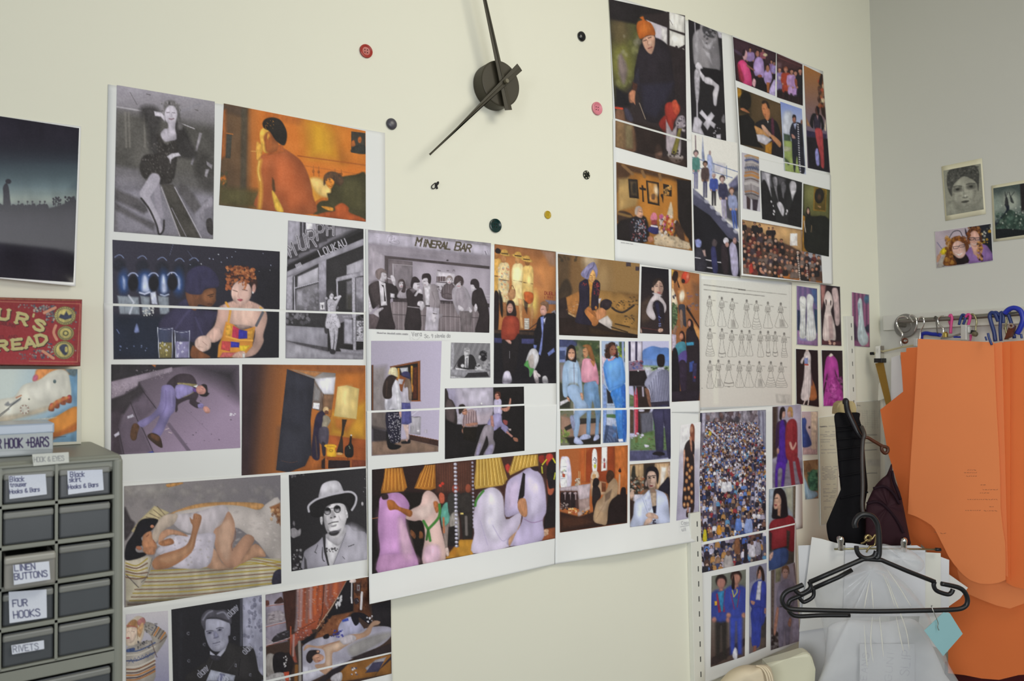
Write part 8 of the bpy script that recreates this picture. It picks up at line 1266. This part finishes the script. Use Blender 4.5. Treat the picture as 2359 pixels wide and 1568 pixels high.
hanger('navy plastic hanger with a broad hook, right part of the rail', [('hook', ((2300, 740), (2295, 728), (2292, 722), (2284, 720), (2280, 728), (2284, 745), (2290, 765), (2293, 786)), .0048, NAV), ('rear_hook', ((2286, 721), (2294, 719), (2300, 723), (2304, 727)), .004, NAV)])
hanger('dark blue narrow hanger standing edge-on, right part of the rail', [('hook', ((2306, 785), (2304, 760), (2305, 735), (2306, 719), (2311, 726), (2311, 744)), .0038, NAV)])
h12 = hanger('pale wire hanger with a brown wooden clip, right end of the rail', [('hook', ((2361, 732), (2356, 718), (2344, 708), (2331, 711), (2322, 727), (2318, 745), (2314, 758)), .0022, GLD), ('stem', ((2316, 752), (2319, 768), (2322, 782)), .0026, GLD)])
slab('clip', [PR(x, y, RO + .03) for x, y in ((2325, 745), (2336, 750), (2334, 760), (2328, 775), (2312, 782), (2318, 768))], (.014, 0, 0), BRN, h12, .002); lathe('clip_ring', PR(2330, 750, RO + .046), (-1, 0, 0), [(.003, 0), (.0065, 0), (.0065, .003), (.003, .003), (.003, 0)], CHR, h12, 18)
hanger('large royal blue plastic hanger with an open hook, right end of the rail', [('hook', ((2314, 722), (2325, 712), (2338, 709), (2351, 716), (2357, 734), (2352, 752), (2343, 769)), .0062, BLU, RO + .02), ('stem', ((2322, 722), (2330, 745), (2337, 779)), .0042, NAV)])
hanger('navy prong hanger tip poking over the orange cards', [('prong', ((2270, 775), (2273, 784)), .0022, NAV, .2), ('long_prong', ((2276, 767), (2279, 780), (2285, 794)), .0028, NAV, .215), ('end_prong', ((2352, 769), (2354, 779)), .0026, NAV, .2)])

# ------------------------------------------------------------------ orange pattern cards hung from the rail
D8 = (2000, 780, 1.989)
OC = mat('orange_pattern_card', 'ea8a54', .62, .22, noise=.035, nscale=7); OC2 = mat('deep_orange_pattern_card', 'e27840', .62, .22, noise=.05, nscale=7); 
def card(label, pts, off, m, step=3, th=.0022, cat='pattern card'):
    P = [PR(D8[0] + x / D8[2], D8[1] + y / D8[2], off + dz) for x, y, dz in pts]
    return tag(slab('pattern_card', P, (th, 0, 0), m), label, cat, 'orange pattern cards on the rail')
def flat(*p): return [(p[i], p[i + 1], 0) for i in range(0, len(p), 2)]
card('orange pattern card with a stepped top, furthest left, showing a pointed corner', flat(148, 62, 174, 60, 175, 42, 232, 38, 240, 420, 240, 1000, 200, 960, 178, 850, 135, 670, 90, 520, 55, 325, 160, 242), .105, OC2)
card('deep orange pattern card, mostly hidden, low behind the long centre card', flat(205, 600, 640, 600, 640, 1180, 760, 1180, 760, 1535, 690, 1540, 600, 1562, 520, 1556, 440, 1540, 366, 1532, 366, 1200, 262, 960, 200, 900), .11, OC2)
card('orange pattern card lobe showing below the long centre card', flat(400, 700, 640, 900, 714, 1100, 760, 1180, 720, 1210, 650, 1236, 590, 1222, 520, 1196, 460, 1170, 425, 1130, 408, 1060), .135, OC)
card('wide orange pattern card at the right edge of the photo', flat(620, 14, 800, 2, 800, 1150, 714, 1146, 668, 1136, 632, 1116, 628, 700, 624, 300), .150, OC2)
card('narrow orange card edge just left of the wide right-hand card', flat(598, 18, 650, 14, 650, 1110, 628, 1104, 626, 700, 612, 300), .160, OC2)
card('narrow orange card edge right beside the long centre card', flat(540, 30, 612, 14, 640, 1090, 622, 1080, 560, 1000, 540, 300), .170, OC)
cc = card('long pale orange card with rounded foot, frontmost in the middle', flat(228, 0, 400, 8, 575, 16, 580, 160, 588, 330, 598, 500, 604, 640, 606, 780, 616, 870, 626, 930, 629, 1010, 628, 1105, 600, 1117, 560, 1123, 515, 1122, 470, 1107, 440, 1085, 420, 1065, 395, 1035, 370, 1000, 345, 950, 320, 900, 305, 872, 290, 855, 265, 838, 240, 824, 215, 812, 182, 801, 188, 680, 195, 560, 203, 440, 210, 330, 220, 160), .190, OC)
tag(slab('maroon_cloth', [PR(D8[0] + x / D8[2], D8[1] + y / D8[2], .08) for x, y in ((350, 1480), (780, 1480), (780, 1720), (350, 1720))], (.004, 0, 0), mat('dark_maroon_cloth', '4a1c1e', .8, .15, noise=.15, nscale=40)), 'dark maroon cloth edge below the orange cards, bottom right', 'cloth')
bm = bmesh.new(); rs = random.Random(8)
for y, x0, x1 in ((600, 455, 490), (612, 440, 500), (628, 450, 500), (668, 515, 532), (690, 525, 590), (705, 512, 545), (735, 455, 590), (768, 555, 575), (785, 445, 510), (787, 530, 580), (885, 302, 312), (890, 330, 352)):
    x = x0
    while x < x1:
        w = rs.uniform(4, 12); j = rs.uniform(-2, 2); A_ = [PR(D8[0] + u / D8[2], D8[1] + v / D8[2], .1905) for u, v in ((x, y + j), (x + w, y - j), (x + w, y - j + 2.2), (x, y + j + 2.2))]
        bm.faces.new([bm.verts.new(p) for p in A_]); x += w + 4
bm_obj('pencil_note', bm, mat('pencil_on_card', '9a6248', .7, .1), cc)
def scrap(name, label, pts, off, m, cat, thick=.0012, T=(1990, 680, 4.9), fn=PR, vec=None):
    return tag(slab(name, [fn(T[0] + pts[i] / T[2], T[1] + pts[i + 1] / T[2], off) for i in range(0, len(pts), 2)], vec or (thick, 0, 0), m), label, cat)
scrap('card_strip', 'long narrow brown card strip in the clip at the left end of the rail', (128, 770, 218, 745, 240, 860, 305, 1180, 300, 1235, 250, 1240, 190, 1010), .100, mat('brown_card', '8a6a2c', .6, .2, noise=.08, nscale=30), 'card strip')
scrap('paper_pattern', 'creased white paper pattern between the brown strip and orange cards', (310, 700, 405, 675, 430, 840, 450, 1070, 440, 1190, 305, 1190), .095, mat('creased_white_paper', (.66, .65, .64), .7, .2, noise=.05, nscale=12), 'paper pattern')
scrap('paper_pattern', 'cream paper pattern hanging behind the brown strip', (225, 660, 420, 630, 420, 1100, 160, 1190, 165, 1000, 240, 900), .085, mat('cream_paper', (.66, .64, .55), .7, .2, noise=.04, nscale=12), 'paper pattern')

# ------------------------------------------------------------------ things hanging in the corner
def P6(x, y, z): return PD(D6[0] + x / D6[2], D6[1] + y / D6[2], z)
fw = Vector((FWD[0], FWD[1], 0)).normalized()
BCL = mat('black_ribbed_cloth', '0f0e11', .8, .15, noise=.3, nscale=90, bump=.2)
sb = empty('sleeve_board', P6(470, 1450, 1.98), 'black cloth-wrapped sleeve board with a cream wooden tip, in the corner', 'sleeve board')
px6 = lambda *p: [v for i in range(0, len(p), 2) for v in (D6[0] + p[i] / D6[2], D6[1] + p[i + 1] / D6[2])]
slab('wooden_tip', [P6(x, y, 1.975) for x, y in ((383, 290), (386, 240), (396, 195), (430, 172), (480, 168), (535, 172), (555, 195), (562, 240), (565, 290))], fw * .03, mat('pale_wood', 'a8966a', .5, .3, noise=.06, nscale=20), sb, .004)
puff('cloth_cover', px6(366, 285, 470, 276, 585, 276, 588, 330, 602, 380, 628, 480, 634, 600, 645, 760, 662, 930, 655, 1010, 640, 1100, 650, 1200, 648, 1330, 640, 1480, 470, 1475, 330, 1440, 300, 1380, 290, 1275, 330, 1255, 375, 1235, 400, 1180, 428, 1150, 420, 1000, 404, 840, 385, 620, 370, 420), lambda x, y, z: aD(x, y, z), 1.965, .012, BCL, sb, 0, 9, .02, ctr=(1948, 1100), dsign=-1)
for y, d in ((395, 14), (430, 12), (505, 16), (590, 18), (690, 22), (830, 28), (1020, 34)):
    xa = 366 + (y - 285) * .07; xb = 590 + (y - 285) * .1
    tube('cloth_fold', [P6(xa, y + d * .8, 1.951), P6((xa + xb) / 2, y, 1.9495), P6(xb, y - d * .8, 1.951)], .0022, BCL, sb, 6)
MAR = mat('maroon_cloth', '2f171e', .75, .2, noise=.15, nscale=50)
um = empty('cloth_bundle', P6(840, 1460, 1.95), 'dark maroon folded cloth bundle hanging in the corner by the orange cards', 'cloth bundle')
puff('cloth_body', px6(878, 735, 892, 850, 950, 980, 985, 1120, 1010, 1250, 1040, 1400, 1042, 1470, 900, 1480, 660, 1470, 645, 1300, 648, 1120, 690, 1010, 735, 930, 790, 870, 835, 830), lambda x, y, z: aD(x, y, z), 1.935, .02, MAR, um, .004, 7, .02, dsign=-1)
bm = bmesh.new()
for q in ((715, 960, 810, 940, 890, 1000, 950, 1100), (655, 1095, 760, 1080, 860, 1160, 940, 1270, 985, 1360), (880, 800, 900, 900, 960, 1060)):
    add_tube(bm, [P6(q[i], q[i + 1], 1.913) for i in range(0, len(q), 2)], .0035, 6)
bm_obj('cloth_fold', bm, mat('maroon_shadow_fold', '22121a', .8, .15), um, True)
wk = tag(tube('wire_hook', [P6(*p) for p in ((447, 190, 1.955), (452, 165, 1.945), (468, 166, 1.94), (472, 210, 1.94), (485, 270, 1.94), (530, 370, 1.935), (570, 450, 1.93), (612, 505, 1.92), (628, 500, 1.91))], lambda t: .0035 + .0035 * math.sin(t * 3.1), BLK), 'black bent hook over the wooden tip of the sleeve board', 'hook')
wk = tag(tube('brown_hook', [P6(*p) for p in ((622, 505, 1.905), (660, 500, 1.905), (720, 535, 1.905), (790, 575, 1.905), (838, 590, 1.905), (842, 625, 1.905), (815, 640, 1.905), (790, 612, 1.905), (790, 580, 1.905))], .0042, mat('brown_hook_paint', '4a2410', .4, .4)), 'brown hook pointing right from the black hook', 'hook')
tag(tube('hanging_wire', [P6(*p) for p in ((606, 400, 1.92), (632, 470, 1.905), (618, 540, 1.905), (612, 700, 1.90), (618, 930, 1.895), (612, 1100, 1.89), (622, 1190, 1.885), (632, 1215, 1.895))], .0048, mat('grey_brown_wire', '38322e', .4, .4)), 'long dark wire hanging down the sleeve board to the black hangers', 'wire')

# ------------------------------------------------------------------ paper bundle, bag and black hangers
D7 = (1780, 1170, 3.939)
def P7(x, y, z): return PD(D7[0] + x / D7[2], D7[1] + y / D7[2], z)
PP = [mat('pattern_paper_' + str(i), c, .7, .2, noise=.03, nscale=14) for i, c in enumerate(((.66, .67, .69), (.70, .70, .68), (.62, .63, .66), (.68, .68, .62)))]
for i, (lab, pts, z) in enumerate((
    ('tall white pattern paper at the left of the bundle, below the lilac suit picture', (232, 340, 360, 335, 620, 360, 700, 1700, 215, 1700, 250, 1000), 1.932),
    ('white pattern paper with a slanting top, front left of the bundle', (355, 262, 450, 280, 660, 340, 980, 360, 980, 1000, 700, 1050, 240, 1120, 320, 560), 1.924),
    ('white pattern paper with a square corner, right of the gold clip', (660, 315, 720, 318, 900, 345, 1310, 338, 1385, 378, 1385, 980, 640, 980), 1.920),
    ('stepped white pattern paper towards the right of the bundle', (1200, 380, 1380, 400, 1525, 408, 1525, 920, 1180, 980), 1.928),
    ('grey-white pattern paper second from the right in the bundle', (1380, 400, 1520, 440, 1602, 470, 1597, 960, 1300, 960), 1.936),
    ('white pattern paper with the pointed tip, furthest right in the bundle', (1400, 520, 1600, 600, 1772, 722, 1700, 820, 1600, 890, 1590, 1300, 1300, 1200), 1.945))):
    tag(slab('pattern_paper', [P7(pts[k], pts[k + 1], z) for k in range(0, len(pts), 2)], fw * .001, PP[i % 4]), lab, 'pattern paper', 'white pattern papers in the clip hanger')
ch = empty('clip_hanger', P7(865, 400, 1.91), 'chrome clip hanger with two round-topped clips gripping the white papers', 'clip hanger')
tube('bar', [P7(560, 372, 1.908), P7(865, 366, 1.908), P7(1500, 374, 1.908)], .0022, GLD, ch, 8, 4, False, False)
tube('end_cap', [P7(1478, 374, 1.908), P7(1524, 376, 1.908)], .0042, BLK, ch, 10, 3, False, False)
for x, y in ((617, 285), (1190, 300)):
    lathe('clip', P7(x, y + 50, 1.898), (0, 0, 1), [(0, -.012), (.007, -.012), (.006, .002), (.0075, .008), (.0088, .014), (.0078, .019), (.004, .022), (0, .0225)], CHR, ch, 22, True)
g = P7(865, 270, 1.895); gm = mat('aged_brass', 'a8966a', .25, .5, .9)
k = lathe('centre_clip', g, (-fw), [(.004, -.004), (.0085, -.004), (.0095, 0), (.0085, .004), (.004, .004), (.004, -.004)], gm, ch, 24, True)
tube('spring_wire', [P7(800, 320, 1.895), P7(830, 310, 1.891), P7(850, 290, 1.889), P7(900, 280, 1.891), P7(930, 240, 1.893), P7(925, 330, 1.895), P7(880, 350, 1.893), P7(850, 400, 1.895)], .002, gm, k)
def clearmat(name, col, al, rough):
    m = bpy.data.materials.new(name); m.use_nodes = True; nt = m.node_tree; b = nt.nodes['Principled BSDF']; b.inputs['Base Color'].default_value = (*col, 1); b.inputs['Roughness'].default_value = rough; b.inputs['Specular IOR Level'].default_value = .6; b.inputs['Alpha'].default_value = al
    nz = nt.nodes.new('ShaderNodeTexNoise'); nz.inputs['Scale'].default_value = 22; nz.inputs['Detail'].default_value = 3; bp = nt.nodes.new('ShaderNodeBump'); bp.inputs['Strength'].default_value = .35; bp.inputs['Distance'].default_value = .004
    nt.links.new(nz.outputs['Fac'], bp.inputs['Height']); nt.links.new(bp.outputs[0], b.inputs['Normal']); return m
POLY = clearmat('clear_polythene', (.72, .74, .76), .30, .16)
px7 = lambda *p: [v for i in range(0, len(p), 2) for v in (D7[0] + p[i] / D7[2], D7[1] + p[i + 1] / D7[2])]
gb = empty('garment_bag', P7(1000, 1500, 1.80), 'clear polythene garment bag gathered at the neck, with white fabric inside', 'garment bag')
puff('folded_fabric', px7(520, 1060, 700, 1010, 1000, 1030, 1250, 1000, 1380, 1100, 1450, 1250, 1560, 1500, 1640, 1760, 480, 1760, 470, 1400, 490, 1150), lambda x, y, z: aD(x, y, z), 1.80, .03, mat('white_fabric', (.60, .60, .61), .85, .1, noise=.05, nscale=20, bump=.2), gb, .003, 7, .02, dsign=-1)
puff('polythene', px7(850, 480, 960, 485, 1050, 560, 1200, 680, 1330, 830, 1420, 980, 1480, 1150, 1600, 1420, 1660, 1760, 470, 1760, 480, 1400, 470, 1150, 440, 1000, 385, 850, 380, 720, 560, 640, 720, 560), lambda x, y, z: aD(x, y, z), 1.79, .065, POLY, gb, .006, 11, .01, ctr=(1780 + 900 / 3.939, 1170 + 560 / 3.939), dsign=-1)
puff('polythene_collar', px7(965, 470, 985, 330, 1080, 340, 1230, 370, 1370, 480, 1350, 570, 1260, 590, 1120, 540), lambda x, y, z: aD(x, y, z), 1.80, .03, POLY, gb, .004, 9, .005, dsign=-1)
bm = bmesh.new()
for a in ((880, 650, 850, 800, 830, 915), (895, 660, 905, 800, 915, 915), (1000, 600, 1060, 740, 1110, 900), (1030, 620, 1120, 860, 1210, 1100, 1240, 1290), (905, 980, 890, 1200, 912, 1400), (970, 980, 990, 1180, 1005, 1350), (1120, 980, 1160, 1180, 1190, 1310), (830, 1050, 845, 1300, 860, 1450), (1040, 560, 1150, 720, 1260, 900)):
    add_tube(bm, [P7(a[i], a[i + 1], 1.7205) for i in range(0, len(a), 2)], lambda t: .0003 + .0011 * math.sin(3.1 * t), 6)
bm_obj('bag_fold_glints', bm, clearmat('polythene_glint', (.85, .83, .74), .5, .1), gb, True)  # pale streaks along the folds, standing in for highlights on the polythene
fo = inked('pen_writing', np.array(px7(790, 1230, 1290, 1230, 1290, 1590, 790, 1590)).reshape(4, 2), lambda X, Y, o: aD(X, Y, o), 1.763, lambda c: c.f('bebec0').T(*D7).tx('EANS', 850, 1560, 56, '9fa0a6', 4, -84, .8).tx('SLIP', 1235, 1520, 80, '96979e', 4, -84, .6).tx('GUNI', 1075, 1570, 60, 'a2a3a8', 4, -84, .9), gb, 1.4)
BP = mat('black_moulded_plastic', '141416', .38, .45, noise=.1, nscale=80)
def bh(label, shapes, z, hook=None):
    r = empty('plastic_hanger', P7(880, 460, z), label, 'clothes hanger', 'black plastic hangers by the white papers')
    for n, pts, rad, cv in shapes: tube(n, [P7(pts[i], pts[i + 1], z) for i in range(0, len(pts), 2)], rad, BP, r, 10, 6, False, cv)
    return r
R5 = .0050
bh('black plastic hanger in front of the papers, nearest the camera', [
    ('hook', (752, 175, 745, 140, 765, 90, 800, 62, 850, 58, 905, 75, 945, 130, 960, 200, 966, 300, 966, 400, 955, 440, 930, 455), .0058, True), ('lower_loop', (760, 345, 764, 385, 785, 425, 830, 452, 885, 452, 925, 430, 940, 390), .0050, True),
    ('left_shoulder', (940, 458, 820, 462, 580, 565, 335, 672), R5, False), ('right_shoulder', (830, 458, 985, 470, 1220, 570, 1470, 668), R5, False),
    ('left_notch', (332, 668, 345, 705, 330, 740, 262, 778, 225, 765, 203, 742), .0046, True), ('right_notch', (1468, 665, 1462, 705, 1490, 750, 1585, 782, 1622, 765, 1636, 735), .0046, True),
    ('trouser_bar', (275, 695, 205, 725, 130, 755, 92, 800, 88, 850, 120, 898, 190, 918, 400, 926, 900, 936, 1300, 930, 1640, 920, 1740, 895, 1768, 840, 1745, 765, 1680, 718, 1530, 685), R5, True)], 1.690)
bh('black plastic hanger just behind the front one, mostly hidden', [
    ('left_shoulder', (720, 560, 600, 625, 375, 725), .0046, False), ('left_notch', (368, 720, 368, 800, 292, 850, 262, 838, 240, 810), .0042, True), ('trouser_bar', (345, 745, 235, 800, 160, 835, 140, 890, 160, 950, 230, 980, 440, 972, 700, 972), .0046, True)], 1.708)
tg = scrap('paper_tag', 'pale teal square paper tag pinned to the black hanger', (1375, 1110, 1550, 945, 1608, 952, 1725, 1140, 1547, 1342), 1.680, mat('teal_paper', '8ab2b6', .65, .2, noise=.03, nscale=20), 'paper tag', T=D7, fn=PD, vec=fw * .0008)
tube('safety_pin', [P7(1450, 885, 1.674), P7(1440, 890, 1.678), P7(1465, 950, 1.675), P7(1500, 1040, 1.675), P7(1495, 1075, 1.675), P7(1508, 1108, 1.675)], .0009, CHR, tg, 6)

# ------------------------------------------------------------------ cream padded shapes at the bottom
CRM = mat('cream_board', (.66, .64, .48), .45, .35, noise=.03, nscale=14); CAL = mat('calico', (.68, .58, .42), .8, .15, noise=.05, nscale=40, bump=.15)
def P3(x, y, z): return PD(E3[0] + x / E3[2], E3[1] + y / E3[2], z)
rb = catmull([(980, 1386), (1180, 1330), (1370, 1272), (1430, 1290), (1462, 1350), (1480, 1450), (1490, 1700), (1200, 1720), (1000, 1720)], 5, True)
tag(slab('padded_board', [P3(x, y, 1.80) for x, y in ((960, 1392), (1180, 1330), (1360, 1274), (1400, 1274), (1432, 1290), (1456, 1325), (1470, 1370), (1478, 1440), (1490, 1900), (960, 1900))], fw * .035, CRM, None, .008), 'cream rounded board edge at the bottom, left of the garment bag', 'board')
ph = puff('pressing_ham', [v for x, y in ((430, 1620), (490, 1530), (560, 1460), (650, 1412), (740, 1394), (830, 1398), (930, 1390), (985, 1412), (1015, 1470), (1035, 1560), (1050, 1800), (400, 1800)) for v in (E3[0] + x / E3[2], E3[1] + y / E3[2])], lambda x, y, z: aD(x, y, z), 1.76, .06, CAL, None, 0, 9, .03, dsign=-1)
tag(ph, 'cream calico pressing pad with a stitched edge, bottom centre right', 'pressing pad')
bm = bmesh.new()
for d in (0, 28, 52): add_tube(bm, [P3(845 + d, 1405, 1.725), P3(905 + d, 1430, 1.715), P3(950 + d, 1500, 1.708), P3(972 + d, 1600, 1.705)], .0022, 6)
bm_obj('piping', bm, CAL, ph, True)
